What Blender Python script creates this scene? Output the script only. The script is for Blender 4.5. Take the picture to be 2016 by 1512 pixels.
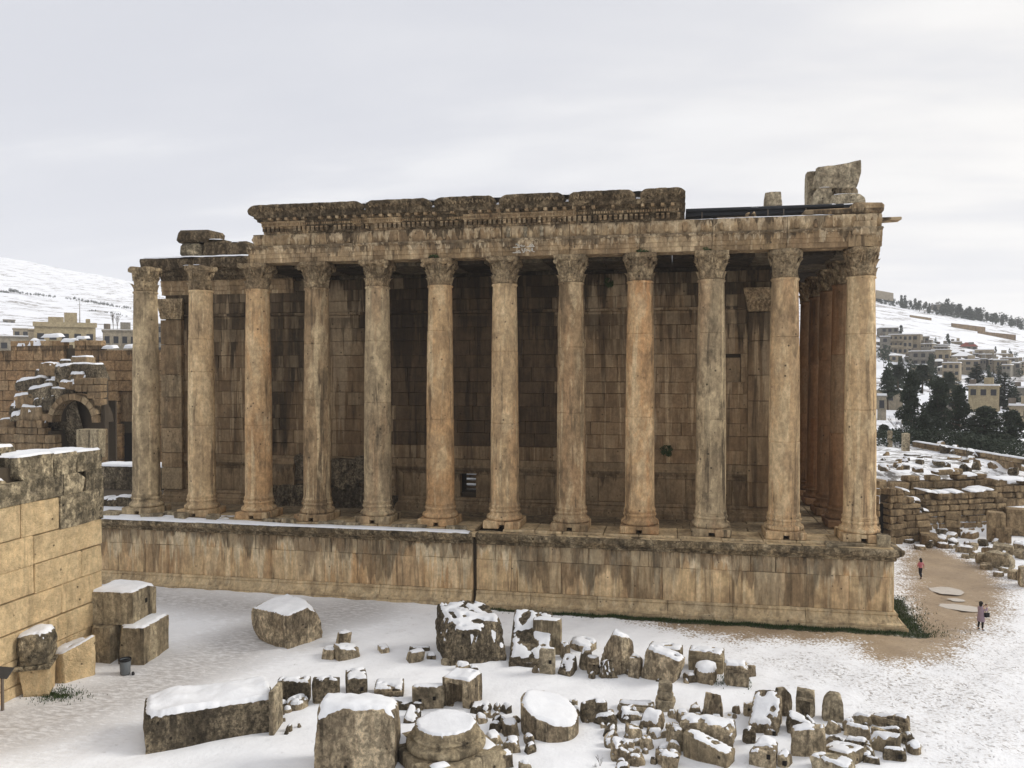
import bpy, bmesh, math, random
import numpy as np
from mathutils import Vector, Matrix, noise
from mathutils.bvhtree import BVHTree
random.seed(7); np.random.seed(7)
R = math.radians
scene = bpy.context.scene
for _o in list(bpy.data.objects): bpy.data.objects.remove(_o)
col = scene.collection

# ------------------------------------------------------------------ camera
F = 1600.0                       # focal length in pixels of a 2016 px wide picture
YAW, PITCH = R(11.14), math.atan((756-730)/F)
CAM = np.array([-11.5, -53.8, 15.5])
cam_d = bpy.data.cameras.new('camera'); cam = bpy.data.objects.new('camera', cam_d); col.objects.link(cam)
cam_d.sensor_width = 36; cam_d.lens = 36*F/2016; cam_d.clip_start = .1; cam_d.clip_end = 20000
cam.location = CAM; cam.rotation_euler = (math.pi/2-PITCH, 0, YAW)
scene.camera = cam

# ------------------------------------------------------------------ sky, sun, exposure
SUN_EL, SUN_AZ = R(30), R(72)    # azimuth from +Y (away from the camera) towards +X
scene.view_settings.view_transform = 'Standard'; scene.view_settings.look = 'None'
scene.view_settings.exposure = .63; scene.view_settings.gamma = 1
try: scene.view_settings.use_curve_mapping = False
except Exception: pass
scene.cycles.max_bounces = 6; scene.cycles.diffuse_bounces = 4; scene.cycles.volume_bounces = 2
scene.cycles.use_denoising = True
world = bpy.data.worlds.new('World'); scene.world = world; world.use_nodes = True

class NT:
    """tiny node-tree helper"""
    def __init__(s, tree): s.t = tree; s.n = tree.nodes; s.l = tree.links
    def node(s, typ, **kw):
        n = s.n.new(typ)
        for k, v in kw.items(): setattr(n, k, v)
        return n
    def put(s, sock, v):
        if v is None: return
        if hasattr(v, 'is_linked') or isinstance(v, bpy.types.NodeSocket): s.l.new(v, sock)
        elif isinstance(v, (tuple, list)) and sock.type == 'RGBA' and len(v) == 3: sock.default_value = (*v, 1)
        else: sock.default_value = v
    def math(s, op, a, b=None, clamp=False):
        n = s.node('ShaderNodeMath', operation=op, use_clamp=clamp); s.put(n.inputs[0], a); s.put(n.inputs[1], b); return n.outputs[0]
    def vmath(s, op, a, b=None):
        n = s.node('ShaderNodeVectorMath', operation=op); s.put(n.inputs[0], a); s.put(n.inputs[1], b)
        return n.outputs['Value'] if op in ('DOT_PRODUCT', 'LENGTH') else n.outputs[0]
    def mix(s, f, a, b, mode='MIX'):
        n = s.node('ShaderNodeMix', data_type='RGBA', blend_type=mode); s.put(n.inputs[0], f); s.put(n.inputs[6], a); s.put(n.inputs[7], b); return n.outputs[2]
    def noise(s, v, scale, detail=4, rough=.55, out='Fac', dist=0):
        n = s.node('ShaderNodeTexNoise'); s.put(n.inputs['Vector'], v); n.inputs['Scale'].default_value = scale
        n.inputs['Detail'].default_value = detail; n.inputs['Roughness'].default_value = rough; n.inputs['Distortion'].default_value = dist
        return n.outputs[out]
    def voro(s, v, scale, out='Distance', feature='F1', rnd=1.0):
        n = s.node('ShaderNodeTexVoronoi', feature=feature); s.put(n.inputs['Vector'], v); n.inputs['Scale'].default_value = scale
        n.inputs['Randomness'].default_value = rnd; return n.outputs[out]
    def ramp(s, x, a, b, lo=0.0, hi=1.0):
        n = s.node('ShaderNodeMapRange', interpolation_type='SMOOTHSTEP'); s.put(n.inputs[0], x); s.put(n.inputs[1], a); s.put(n.inputs[2], b)
        s.put(n.inputs[3], lo); s.put(n.inputs[4], hi); return n.outputs[0]
    def mapv(s, v, scale, loc=(0, 0, 0), rot=(0, 0, 0)):
        n = s.node('ShaderNodeMapping'); s.put(n.inputs[0], v); n.inputs['Scale'].default_value = scale; n.inputs['Location'].default_value = loc
        n.inputs['Rotation'].default_value = rot; return n.outputs[0]
    def sep(s, v): n = s.node('ShaderNodeSeparateXYZ'); s.put(n.inputs[0], v); return n.outputs
    def comb(s, x, y, z): n = s.node('ShaderNodeCombineXYZ'); s.put(n.inputs[0], x); s.put(n.inputs[1], y); s.put(n.inputs[2], z); return n.outputs[0]

def make_world():
    w = NT(world.node_tree); w.n.clear()
    sky = w.node('ShaderNodeTexSky', sky_type='NISHITA', sun_disc=False); sky.sun_elevation = SUN_EL; sky.sun_rotation = SUN_AZ
    g = w.node('ShaderNodeTexCoord').outputs['Generated']
    x, y, z = w.sep(g)
    zz = w.math('MAXIMUM', w.math('ADD', z, .12), .05)
    p = w.comb(w.math('DIVIDE', x, zz), w.math('DIVIDE', y, zz), 0)
    c1 = w.noise(w.mapv(p, (.35, 1.0, 1), rot=(0, 0, .35)), 1.1, 6, .5, dist=.4)
    c2 = w.noise(w.mapv(p, (.5, .9, 1), loc=(4, 2, 0), rot=(0, 0, .2)), 2.6, 6, .55)
    cl = w.math('ADD', w.math('MULTIPLY', c1, .7), w.math('MULTIPLY', c2, .3))
    sd = w.vmath('DOT_PRODUCT', w.vmath('NORMALIZE', g), (math.sin(SUN_AZ)*math.cos(R(8)), math.cos(SUN_AZ)*math.cos(R(8)), math.sin(R(8))))
    warm = w.ramp(sd, -.05, 1.05)
    hi = w.ramp(z, .05, .75)
    base = w.mix(w.math('MULTIPLY', warm, 1.0), (.575, .585, .63), (1.0, .95, .86))
    base = w.mix(w.math('MULTIPLY', hi, .6), base, (.735, .735, .745))
    base = w.mix(w.ramp(cl, .58, .40, 0, .5), base, (.50, .515, .575), 'MIX')
    base = w.mix(w.ramp(cl, .50, .64, 0, .55), base, (.82, .815, .81), 'MIX')
    base = w.mix(w.ramp(z, -.02, -.25), base, (.62, .62, .63))
    clouds = w.mix(1.0, base, (10, 10, 10), 'MULTIPLY')
    c = w.mix(.95, sky.outputs[0], clouds)
    bg = w.node('ShaderNodeBackground'); w.put(bg.inputs[0], c); bg.inputs[1].default_value = .079
    out = w.node('ShaderNodeOutputWorld'); w.l.new(bg.outputs[0], out.inputs[0])
make_world()
sun_d = bpy.data.lights.new('sun', 'SUN'); sun_d.energy = 1.5; sun_d.angle = R(20); sun_d.color = (1, .965, .90)
sun = bpy.data.objects.new('sun', sun_d); col.objects.link(sun); sun.location = (80, 30, 80)
_sd = Vector((math.sin(SUN_AZ)*math.cos(SUN_EL), math.cos(SUN_AZ)*math.cos(SUN_EL), math.sin(SUN_EL)))
sun.rotation_euler = _sd.to_track_quat('Z', 'Y').to_euler()

# ------------------------------------------------------------------ geometry of the place (survey of the photograph)
_r = np.array([math.cos(YAW), math.sin(YAW), 0]); _fh = np.array([-math.sin(YAW), math.cos(YAW), 0]); _zz = np.array([0, 0, 1.])
_f = _fh*math.cos(PITCH)-_zz*math.sin(PITCH); _u = np.cross(_r, _f)
def ray(px, py): return _f+_r*(px-1008)/F-_u*(py-756)/F
def gz(px, py, z=0.): d = ray(px, py); return CAM+d*((z-CAM[2])/d[2])      # the point at height z that is seen there
def gy(px, py, Y): d = ray(px, py); return CAM+d*((Y-CAM[1])/d[1])
def gd(px, py, dist): return CAM+ray(px, py)*dist                            # the point at that depth
def depth(p): return float((np.array(p)-CAM)@_f)

# ------------------------------------------------------------------ object helpers
def tag(o, label=None, cat=None, group=None, kind=None):
    if label: o['label'] = label
    if cat: o['category'] = cat
    if group: o['group'] = group
    if kind: o['kind'] = kind
    return o
def empty(name, loc=(0, 0, 0), parent=None, rz=0):
    o = bpy.data.objects.new(name, None); o.empty_display_size = .3; col.objects.link(o); o.location = loc; o.rotation_euler = (0, 0, rz)
    if parent: o.parent = parent
    return o
def thing(name, label, cat, loc=(0, 0, 0), group=None, rz=0): return tag(empty(name, loc, None, rz), label, cat, group)
def me(verts, faces, mat=None, smooth=False, name='mesh'):
    m = bpy.data.meshes.new(name); m.from_pydata([tuple(map(float, v)) for v in verts], [], [tuple(f) for f in faces]); m.update()
    if mat: m.materials.append(mat)
    if smooth: m.polygons.foreach_set('use_smooth', [True]*len(m.polygons))
    return m
def ob(name, mesh, parent=None, loc=(0, 0, 0), rot=(0, 0, 0), scale=None):
    o = bpy.data.objects.new(name, mesh); col.objects.link(o); o.location = loc; o.rotation_euler = rot
    if scale: o.scale = scale
    if parent: o.parent = parent
    return o
def mobj(name, verts, faces, mat, parent=None, smooth=False, loc=(0, 0, 0), rot=(0, 0, 0)):
    return ob(name, me(verts, faces, mat, smooth, name), parent, loc, rot)
class MB:
    """collects shapes of ONE mesh"""
    def __init__(s): s.v = []; s.f = []
    def add(s, v, f):
        n = len(s.v); s.v += [tuple(p) for p in v]; s.f += [tuple(i+n for i in q) for q in f]
    def box(s, x0, x1, y0, y1, z0, z1, M=None):
        v = [(x, y, z) for x in (x0, x1) for y in (y0, y1) for z in (z0, z1)]
        if M is not None: v = [tuple(M@Vector(p)) for p in v]
        s.add(v, [(0, 1, 3, 2), (4, 6, 7, 5), (0, 4, 5, 1), (2, 3, 7, 6), (0, 2, 6, 4), (1, 5, 7, 3)])
    def cyl(s, a, b, ra, rb, n=10):
        a, b = Vector(a), Vector(b); d = (b-a).normalized(); q = d.to_track_quat('Z', 'Y').to_matrix()
        v = []
        for p, r in ((a, ra), (b, rb)):
            for i in range(n): v.append(tuple(p+q@Vector((r*math.cos(2*math.pi*i/n), r*math.sin(2*math.pi*i/n), 0))))
        s.add(v, [(i, (i+1) % n, n+(i+1) % n, n+i) for i in range(n)]+[tuple(range(n-1, -1, -1)), tuple(range(n, 2*n))])
    def lathe(s, prof, n=24, cap=True):
        v = [(r*math.cos(2*math.pi*i/n), r*math.sin(2*math.pi*i/n), z) for r, z in prof for i in range(n)]
        f = [(k*n+i, k*n+(i+1) % n, (k+1)*n+(i+1) % n, (k+1)*n+i) for k in range(len(prof)-1) for i in range(n)]
        if cap: f += [tuple(range(n-1, -1, -1)), tuple(range((len(prof)-1)*n, len(prof)*n))]
        s.add(v, f)
    def obj(s, name, mat, parent=None, smooth=False, loc=(0, 0, 0), rot=(0, 0, 0)): return mobj(name, s.v, s.f, mat, parent, smooth, loc, rot)
def chbox(hx, hy, hz, c, jit=0.0):
    """a chamfered block, 44 triangles"""
    v = []; idx = {}
    c = min(c, .45*min(hx, hy, hz))
    for sx in (-1, 1):
        for sy in (-1, 1):
            for sz in (-1, 1):
                j = [random.uniform(-jit, jit) for _ in range(3)]
                for a, p in enumerate(((sx*hx, sy*(hy-c), sz*(hz-c)), (sx*(hx-c), sy*hy, sz*(hz-c)), (sx*(hx-c), sy*(hy-c), sz*hz))):
                    idx[(sx, sy, sz, a)] = len(v); v.append((p[0]+j[0], p[1]+j[1], p[2]+j[2]))
    f = []
    I = lambda sx, sy, sz, a: idx[(sx, sy, sz, a)]
    for s in (-1, 1):
        q = [(s, -1, -1, 0), (s, 1, -1, 0), (s, 1, 1, 0), (s, -1, 1, 0)]; f.append([I(*k) for k in (q if s > 0 else q[::-1])])
        q = [(-1, s, -1, 1), (1, s, -1, 1), (1, s, 1, 1), (-1, s, 1, 1)]; f.append([I(*k) for k in (q[::-1] if s > 0 else q)])
        q = [(-1, -1, s, 2), (1, -1, s, 2), (1, 1, s, 2), (-1, 1, s, 2)]; f.append([I(*k) for k in (q if s > 0 else q[::-1])])
    for a in (-1, 1):
        for b in (-1, 1):
            q = [I(a, b, -1, 0), I(a, b, 1, 0), I(a, b, 1, 1), I(a, b, -1, 1)]; f.append(q if a*b < 0 else q[::-1])
            q = [I(a, -1, b, 0), I(a, 1, b, 0), I(a, 1, b, 2), I(a, -1, b, 2)]; f.append(q if a*b > 0 else q[::-1])
            q = [I(-1, a, b, 1), I(1, a, b, 1), I(1, a, b, 2), I(-1, a, b, 2)]; f.append(q if a*b < 0 else q[::-1])
            for c3 in (-1, 1):
                q = [I(a, b, c3, 0), I(a, b, c3, 1), I(a, b, c3, 2)]; f.append(q if a*b*c3 > 0 else q[::-1])
    return v, f
def block(name, mat, parent, c, h, ch=.04, jit=.012, rz=0, rot=None):
    v, f = chbox(h[0], h[1], h[2], ch, jit)
    return mobj(name, v, f, mat, parent, False, c, rot or (0, 0, rz))
def fbm(p, s, o=4):
    return noise.fractal(Vector((p[0]*s, p[1]*s, p[2]*s)), 1.0, 2.0, o)
def sstep(x, a, b):
    t = np.clip((x-a)/(b-a), 0, 1); return t*t*(3-2*t)
# ------------------------------------------------------------------ materials
def new_mat(name):
    m = bpy.data.materials.new(name); m.use_nodes = True
    k = NT(m.node_tree); b = k.n['Principled BSDF']; b.inputs['Specular IOR Level'].default_value = .2
    return m, k, b
def flat(name, c, rough=.8, metal=0):
    m, k, b = new_mat(name)
    P = k.node('ShaderNodeNewGeometry').outputs['Position']
    n = k.noise(P, 3, 4)
    k.put(b.inputs['Base Color'], k.mix(k.ramp(n, .3, .7, 0, .35), c, tuple(v*.7 for v in c))); b.inputs['Roughness'].default_value = rough; b.inputs['Metallic'].default_value = metal
    return m
def stone(name, tones, dark=(.045, .04, .033), pale=(.47, .40, .29), drips=(), streak=.5, pale_streak=.3, lichen=.3, lichen_scale=.8, bump=.35, rnd=.22, fine=5.0, blot=.3, rust=None, crisp=0, grit=.42, patch=0., con=1., vs=.8, cont=False, pits=1., gain=1., warm=1.):
    """weathered limestone: mottled tones, run-off streaks, drips of black crust below given heights, lichen, pits"""
    gn = lambda q: tuple(v*min(gain, .8/max(q))*w_ for v, w_ in zip(q, (1.0, 1-.045*warm, 1-.115*warm)))
    tones = tuple(gn(q) for q in tones); pale = gn(pale); rust = gn(rust) if rust else None
    m, k, b = new_mat(name)
    geo = k.node('ShaderNodeNewGeometry'); P = geo.outputs['Position']
    info = k.node('ShaderNodeObjectInfo'); rr = info.outputs['Random']
    off = k.comb(k.math('MULTIPLY', rr, 37.), k.math('MULTIPLY', rr, 91.), k.math('MULTIPLY', rr, 53.))
    Q = P if cont else k.vmath('ADD', P, off)
    n1 = k.noise(Q, blot, 5, .6); n2 = k.noise(Q, blot*3.1, 5, .6)
    c = k.mix(k.ramp(n1, .36, .64), tones[0], tones[1])
    c = k.mix(k.ramp(n2, .42, .68, 0, .8), c, tones[2])
    # per-block tint
    c = k.mix(k.ramp(rr, .0, 1.0, 0, rnd), c, tuple(v*.45 for v in tones[1]))
    r2 = k.math('FRACT', k.math('MULTIPLY', rr, 17.31))
    c = k.mix(k.ramp(r2, .5, 1.0, 0, rnd*1.3), c, pale)
    x, y, z = k.sep(P)
    if rust:
        sR = k.noise(k.mapv(Q, (.55, .55, .05)), 1.0, 4, .6)
        c = k.mix(k.ramp(sR, .52, .66, 0, .75), c, rust)
    # vertical run-off
    s1 = k.noise(k.mapv(P, (1.25, 1.25, .07)), 1.0, 5, .62, dist=.25)
    s2 = k.noise(k.mapv(P, (3.6, 3.6, .22), (3, 1, 7)), 1.0, 4, .6, dist=.2)
    c = k.mix(k.math('MULTIPLY', k.ramp(s1, .53, .64), k.ramp(s2, .35, .6, .35, 1)), c, k.mix(.45, dark, tones[2])) if streak <= 0 else \
        k.mix(k.math('MULTIPLY', k.math('MULTIPLY', k.ramp(s1, .535, .605), k.ramp(s2, .42, .54, .2, 1)), streak), c, k.mix(.35, dark, tones[2]))
    s3 = k.noise(k.mapv(P, (2.1, 2.1, .09), (11, 5, 2)), 1.0, 5, .6, dist=.2)
    c = k.mix(k.math('MULTIPLY', k.ramp(s3, .565, .605), pale_streak), c, pale)
    # black crust dripping from ledges: its length differs along the wall
    for dr in drips:
        zt, ln, fr, st = dr[:4]; dcol = dr[4] if len(dr) > 4 else None
        d = k.math('SUBTRACT', zt, z)
        l1 = k.noise(k.mapv(P, (fr, fr, .02), (zt+(17 if dcol else 0), 0, 0)), 1.0, 5, .68)
        l2 = k.noise(k.mapv(P, (min(fr*8, 5.5), min(fr*8, 5.5), .16), (zt, 3, 0)), 1.0, 5, .7)
        L = k.math('MULTIPLY', k.math('POWER', k.ramp(l1, .36, .74), 1.5), ln)
        L = k.math('ADD', L, k.math('MULTIPLY', k.math('SUBTRACT', l2, .46), min(ln*.6, 2.2)))
        q = k.math('MULTIPLY', k.ramp(k.math('SUBTRACT', d, L), .06*ln, -.06*ln), k.ramp(d, -.05, .02))
        c = k.mix(k.math('MULTIPLY', q, st), c, k.mix(k.ramp(l2, .4, .62), dcol, k.mix(.35, dcol, tones[0])) if dcol else k.mix(k.ramp(l2, .4, .62), dark, k.mix(.5, dark, tones[2])))
    if patch:
        p1 = k.noise(k.mapv(Q, (1, 1, vs*.7)), .9, 6, .68, dist=.3)
        c = k.mix(k.ramp(p1, .50, .60, 0, patch), c, pale); c = k.mix(k.ramp(p1, .46, .36, 0, patch), c, k.mix(.25, dark, tones[2]))
    # lichen and pits
    ln_ = k.noise(P, lichen_scale, 8, .72)
    c = k.mix(k.ramp(ln_, .60-.12*lichen, .70, 0, min(1, lichen*1.6)), c, dark)
    fi = k.noise(P, fine, 6, .7); fj = k.noise(P, fine*4, 3, .6)
    c = k.mix(k.ramp(fi, .36+.08*crisp, .66-.08*crisp, .0, grit), c, k.mix(.55, dark, tones[1]))
    pit = k.voro(Q, 1.7); pg = k.noise(Q, .7, 2)
    pm = k.math('MULTIPLY', k.ramp(pit, .09+.05*pits, .05), k.ramp(pg, .52-.08*pits, .62-.08*pits))
    c = k.mix(k.math('MULTIPLY', pm, .8), c, dark)
    v1 = k.noise(k.mapv(Q, (1, 1, vs)), 1.3, 7, .68, dist=.2); v2 = k.noise(k.mapv(P, (1, 1, .35+.65*vs)), fine*.8, 5, .72)
    vv = k.math('MULTIPLY', k.ramp(v1, .34, .66, 1-.42*con, 1+.30*con), k.ramp(v2, .36+.07*crisp, .64-.07*crisp, 1-.42*con, 1+.26*con))
    c = k.vmath('MULTIPLY', c, k.comb(vv, vv, k.math('MULTIPLY', vv, .97)))
    k.put(b.inputs['Base Color'], c); b.inputs['Roughness'].default_value = .9; b.inputs['Specular IOR Level'].default_value = .12
    hgt = k.math('ADD', k.math('MULTIPLY', fi, .7), k.math('ADD', k.math('MULTIPLY', fj, .3), k.math('ADD', k.math('MULTIPLY', n2, .8), k.math('MULTIPLY', pm, -1.2))))
    bp = k.node('ShaderNodeBump'); bp.inputs['Strength'].default_value = bump; bp.inputs['Distance'].default_value = .2
    k.put(bp.inputs['Height'], hgt); k.put(b.inputs['Normal'], bp.outputs[0])
    return m
TAN = ((.44, .345, .215), (.33, .245, .15), (.25, .185, .118))
M = {}
M['podium'] = stone('podium_limestone', ((.47, .355, .215), (.36, .258, .158), (.27, .188, .115)), dark=(.032, .026, .02), pale=(.66, .555, .39), drips=((4.15, 4.2, .75, .95, (.64, .53, .365)), (3.9, 2.4, 1.9, .9, (.68, .575, .41)), (4.15, 5.5, .21, .72), (4.15, 2.2, .8, .6), (4.15, .7, 1.8, .8)), streak=.8, pale_streak=.6, lichen=.2, rnd=.10, patch=.35, con=.45, rust=(.36, .225, .12), vs=.15, grit=.3, gain=1.62, pits=.3)
M['podium_edge'] = stone('lichen_crusted_limestone', ((.34, .272, .178), (.2, .16, .108), (.42, .33, .21)), dark=(.032, .026, .02), streak=1., pale_streak=.4, lichen=1.25, lichen_scale=1.1, bump=1., rnd=.12, fine=5, grit=.7, patch=.7, con=.7, gain=1.25, crisp=1)
M['podium_base'] = stone('podium_base_limestone', ((.52, .415, .27), (.42, .325, .208), (.29, .22, .142)), dark=(.032, .026, .02), streak=.5, pale_streak=.5, lichen=.3, rnd=.12, patch=.3, con=.4, vs=.4, grit=.35, gain=1.35)
M['paving'] = stone('worn_paving_limestone', ((.36, .285, .19), (.26, .203, .135), (.17, .135, .094)), streak=0.01, pale_streak=0, lichen=.35, rnd=.3, con=.6)
M['column'] = stone('tan_column_limestone', ((.49, .365, .225), (.44, .315, .19), (.33, .24, .155)), dark=(.032, .026, .02), pale=(.60, .49, .33), streak=0.8, pale_streak=0.7, lichen=0.16, lichen_scale=.7, bump=.45, rnd=.10, rust=(.45, .29, .165), blot=.22, patch=.5, grit=.38, con=.48, vs=.45, cont=True, pits=1.2, gain=1.3)
M['column_grey'] = stone('grey_streaked_column_limestone', ((.45, .365, .25), (.36, .285, .19), (.24, .19, .13)), dark=(.032, .026, .02), pale=(.60, .49, .33), streak=1.0, pale_streak=0.8, lichen=0.4, lichen_scale=.7, bump=.45, rnd=.10, rust=(.42, .29, .18), blot=.22, patch=.5, grit=.38, con=.48, vs=.45, cont=True, pits=1.2, gain=1.2)
M['column_orange'] = stone('orange_column_limestone', ((.48, .335, .195), (.46, .285, .15), (.30, .215, .135)), dark=(.032, .026, .02), pale=(.60, .49, .33), streak=0.85, pale_streak=0.6, lichen=0.14, lichen_scale=.7, bump=.45, rnd=.10, rust=(.47, .25, .12), blot=.22, patch=.5, grit=.38, con=.48, vs=.45, cont=True, pits=1.2, gain=1.25)
M['column_brown'] = stone('brown_column_limestone', ((.36, .26, .16), (.29, .205, .125), (.21, .155, .1)), dark=(.032, .026, .02), pale=(.60, .49, .33), streak=0.9, pale_streak=0.6, lichen=0.2, lichen_scale=.7, bump=.45, rnd=.10, rust=(.37, .24, .14), blot=.22, patch=.5, grit=.38, con=.48, vs=.45, cont=True, pits=1.2, gain=1.2)
M['capital'] = stone('carved_limestone', ((.40, .30, .19), (.28, .21, .135), (.17, .132, .09)), dark=(.032, .026, .02), pale=(.50, .41, .28), streak=.5, pale_streak=.35, lichen=.45, lichen_scale=2.2, bump=.8, rnd=.3, fine=7, grit=.6, patch=.5, con=.7, gain=1.2, crisp=1)
M['entab'] = stone('entablature_limestone', ((.36, .265, .16), (.26, .182, .112), (.17, .122, .078)), dark=(.032, .026, .02), pale=(.60, .49, .34), drips=((25.05, 1.0, 1.5, .9, (.58, .46, .31)), (24.25, 1.1, 1.9, .9, (.60, .49, .34)), (25.4, 1.4, .9, .9), (24.25, 1.0, 1.3, .8)), streak=.9, pale_streak=.6, lichen=.3, rnd=.15, patch=.3, grit=.45, con=.45, vs=.2, gain=1.2)
M['cornice'] = stone('crusted_cornice_limestone', ((.17, .13, .086), (.095, .075, .054), (.25, .188, .12)), dark=(.032, .026, .02), pale=(.44, .35, .235), streak=.7, pale_streak=.5, lichen=.6, lichen_scale=1.9, bump=1., rnd=.15, fine=6, grit=.6, patch=.5, con=.7, vs=.5, crisp=1)
M['cella'] = stone('cella_limestone', ((.28, .196, .12), (.215, .148, .09), (.165, .116, .074)), dark=(.032, .026, .02), pale=(.50, .395, .265), drips=((22.6, 17, .3, .8, (.44, .34, .225)), (22.6, 14, .24, .92), (22.6, 5, .8, .9), (19.6, 4.5, .7, .6)), streak=.8, pale_streak=.6, lichen=.12, rnd=.13, patch=.3, con=.3, vs=.12, grit=.3, gain=1.0)
M['cella_soot_shade'] = stone('sooty_shaded_cella_limestone', ((.125, .088, .057), (.095, .067, .045), (.075, .054, .038)), dark=(.032, .026, .02), pale=(.2, .15, .1), drips=((22.6, 14, .3, .8), (19.6, 4, .7, .5)), streak=.8, pale_streak=.25, lichen=.12, rnd=.06, patch=.3, con=.3, vs=.12, grit=.3, gain=1.0)  # central bays: soot, plus part of their shade put into the colour
M['cella_pale'] = stone('pale_cella_limestone', ((.28, .196, .12), (.215, .148, .09), (.165, .116, .074)), dark=(.032, .026, .02), pale=(.50, .395, .265), drips=((22.6, 17, .3, .8, (.44, .34, .225)), (22.6, 14, .24, .92), (22.6, 5, .8, .9), (19.6, 4.5, .7, .6)), streak=.8, pale_streak=.6, lichen=.12, rnd=.13, patch=.3, con=.3, vs=.12, grit=.3, gain=1.3)
M['dado'] = stone('dado_limestone', ((.34, .25, .16), (.26, .19, .12), (.19, .14, .092)), dark=(.032, .026, .02), pale=(.43, .345, .235), drips=((8.2, 1.8, .9, .6),), streak=.6, pale_streak=.3, lichen=.2, rnd=.2, patch=.25, con=.35, vs=.3, grit=.3, gain=1.05)
M['soffit'] = stone('dark_ceiling_limestone', ((.06, .046, .034), (.045, .036, .027), (.035, .028, .022)), streak=0.01, pale_streak=0, lichen=.4, rnd=.2)  # darkness of the recess under the ceiling put into its colour
M['west'] = stone('reddish_sheltered_limestone', ((.33, .21, .125), (.27, .16, .09), (.2, .13, .082)), dark=(.032, .026, .02), streak=.7, pale_streak=.15, lichen=.1, rnd=.2, rust=(.33, .17, .085), con=.3, vs=.1)
M['near_wall'] = stone('warm_ashlar_limestone', ((.60, .475, .30), (.55, .42, .255), (.47, .36, .225)), dark=(.032, .026, .02), pale=(.64, .53, .365), drips=((11.3, 3.6, .5, .7),), streak=.4, pale_streak=.25, lichen=.15, lichen_scale=.9, bump=1., rnd=.10, fine=4, blot=.4, patch=.2, con=.36, grit=.28, gain=1.4, pits=.5)
M['near_top'] = stone('grey_weathered_ashlar', ((.36, .295, .195), (.24, .195, .13), (.13, .11, .08)), pale=(.50, .41, .275), streak=.6, pale_streak=.3, lichen=.8, lichen_scale=1.3, bump=1.0, rnd=.25, fine=4, grit=.7, patch=.6, gain=1.3, warm=0, crisp=1)
M['step'] = stone('streaked_grey_block', ((.46, .37, .24), (.31, .243, .158), (.15, .122, .087)), dark=(.032, .026, .02), pale=(.60, .495, .335), streak=.95, pale_streak=.6, lichen=.35, lichen_scale=1.7, bump=.8, rnd=.2, grit=.5, patch=.6, con=.5, vs=.25, gain=1.05, warm=0, crisp=1)
M['rock'] = stone('fallen_limestone', ((.50, .398, .268), (.33, .256, .172), (.17, .137, .098)), dark=(.032, .026, .02), pale=(.64, .525, .365), streak=.9, pale_streak=.55, lichen=.42, lichen_scale=2.1, bump=1.0, rnd=.35, fine=6, blot=.6, grit=.55, patch=.8, con=.75, vs=.4, gain=1.22, warm=0, crisp=1)
M['rock_dark'] = stone('lichened_fallen_limestone', ((.28, .226, .154), (.15, .122, .088), (.42, .333, .22)), dark=(.032, .026, .02), pale=(.55, .443, .30), streak=.85, pale_streak=.45, lichen=.6, lichen_scale=2.0, bump=1.0, rnd=.3, fine=6, blot=.6, grit=.75, patch=.7, con=.8, vs=.4, gain=.78, warm=0, crisp=1)
M['rock_pale'] = stone('pale_fallen_limestone', ((.46, .385, .27), (.36, .29, .198), (.24, .192, .132)), pale=(.54, .46, .33), streak=.5, pale_streak=.4, lichen=.42, lichen_scale=2.0, bump=.8, rnd=.3, fine=6, blot=.6, grit=.6, patch=.4, gain=1.25, warm=0)
M['ruin'] = stone('ruin_masonry', ((.31, .225, .14), (.24, .17, .105), (.175, .13, .085)), pale=(.40, .325, .22), streak=.5, pale_streak=.25, lichen=.35, rnd=.45, bump=.6, con=.55, vs=.4, gain=1.2)
M['ruin_red'] = stone('brown_court_masonry', ((.38, .26, .15), (.31, .2, .113), (.21, .145, .09)), dark=(.032, .026, .02), pale=(.46, .36, .235), drips=((18.6, 4.5, .35, .85),), streak=.35, pale_streak=.2, lichen=.25, rnd=.4, bump=.6, con=.6, vs=.9, gain=1.2)
M['rubble'] = stone('right_ruin_masonry', ((.36, .27, .17), (.25, .183, .114), (.14, .107, .072)), dark=(.032, .026, .02), pale=(.46, .36, .235), streak=.4, pale_streak=.2, lichen=.55, lichen_scale=1.3, rnd=.5, bump=.8, grit=.6, patch=.5, con=.55, vs=.4, gain=1.2)
M['void'] = flat('dark_void_shade', (.02, .017, .014), 1)  # near-black stands in for the shade inside openings and sockets
M['core'] = flat('mortar_core_and_shade', (.075, .058, .04), 1)  # wall mortar; also stands in for the shade inside the arch ruin

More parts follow.
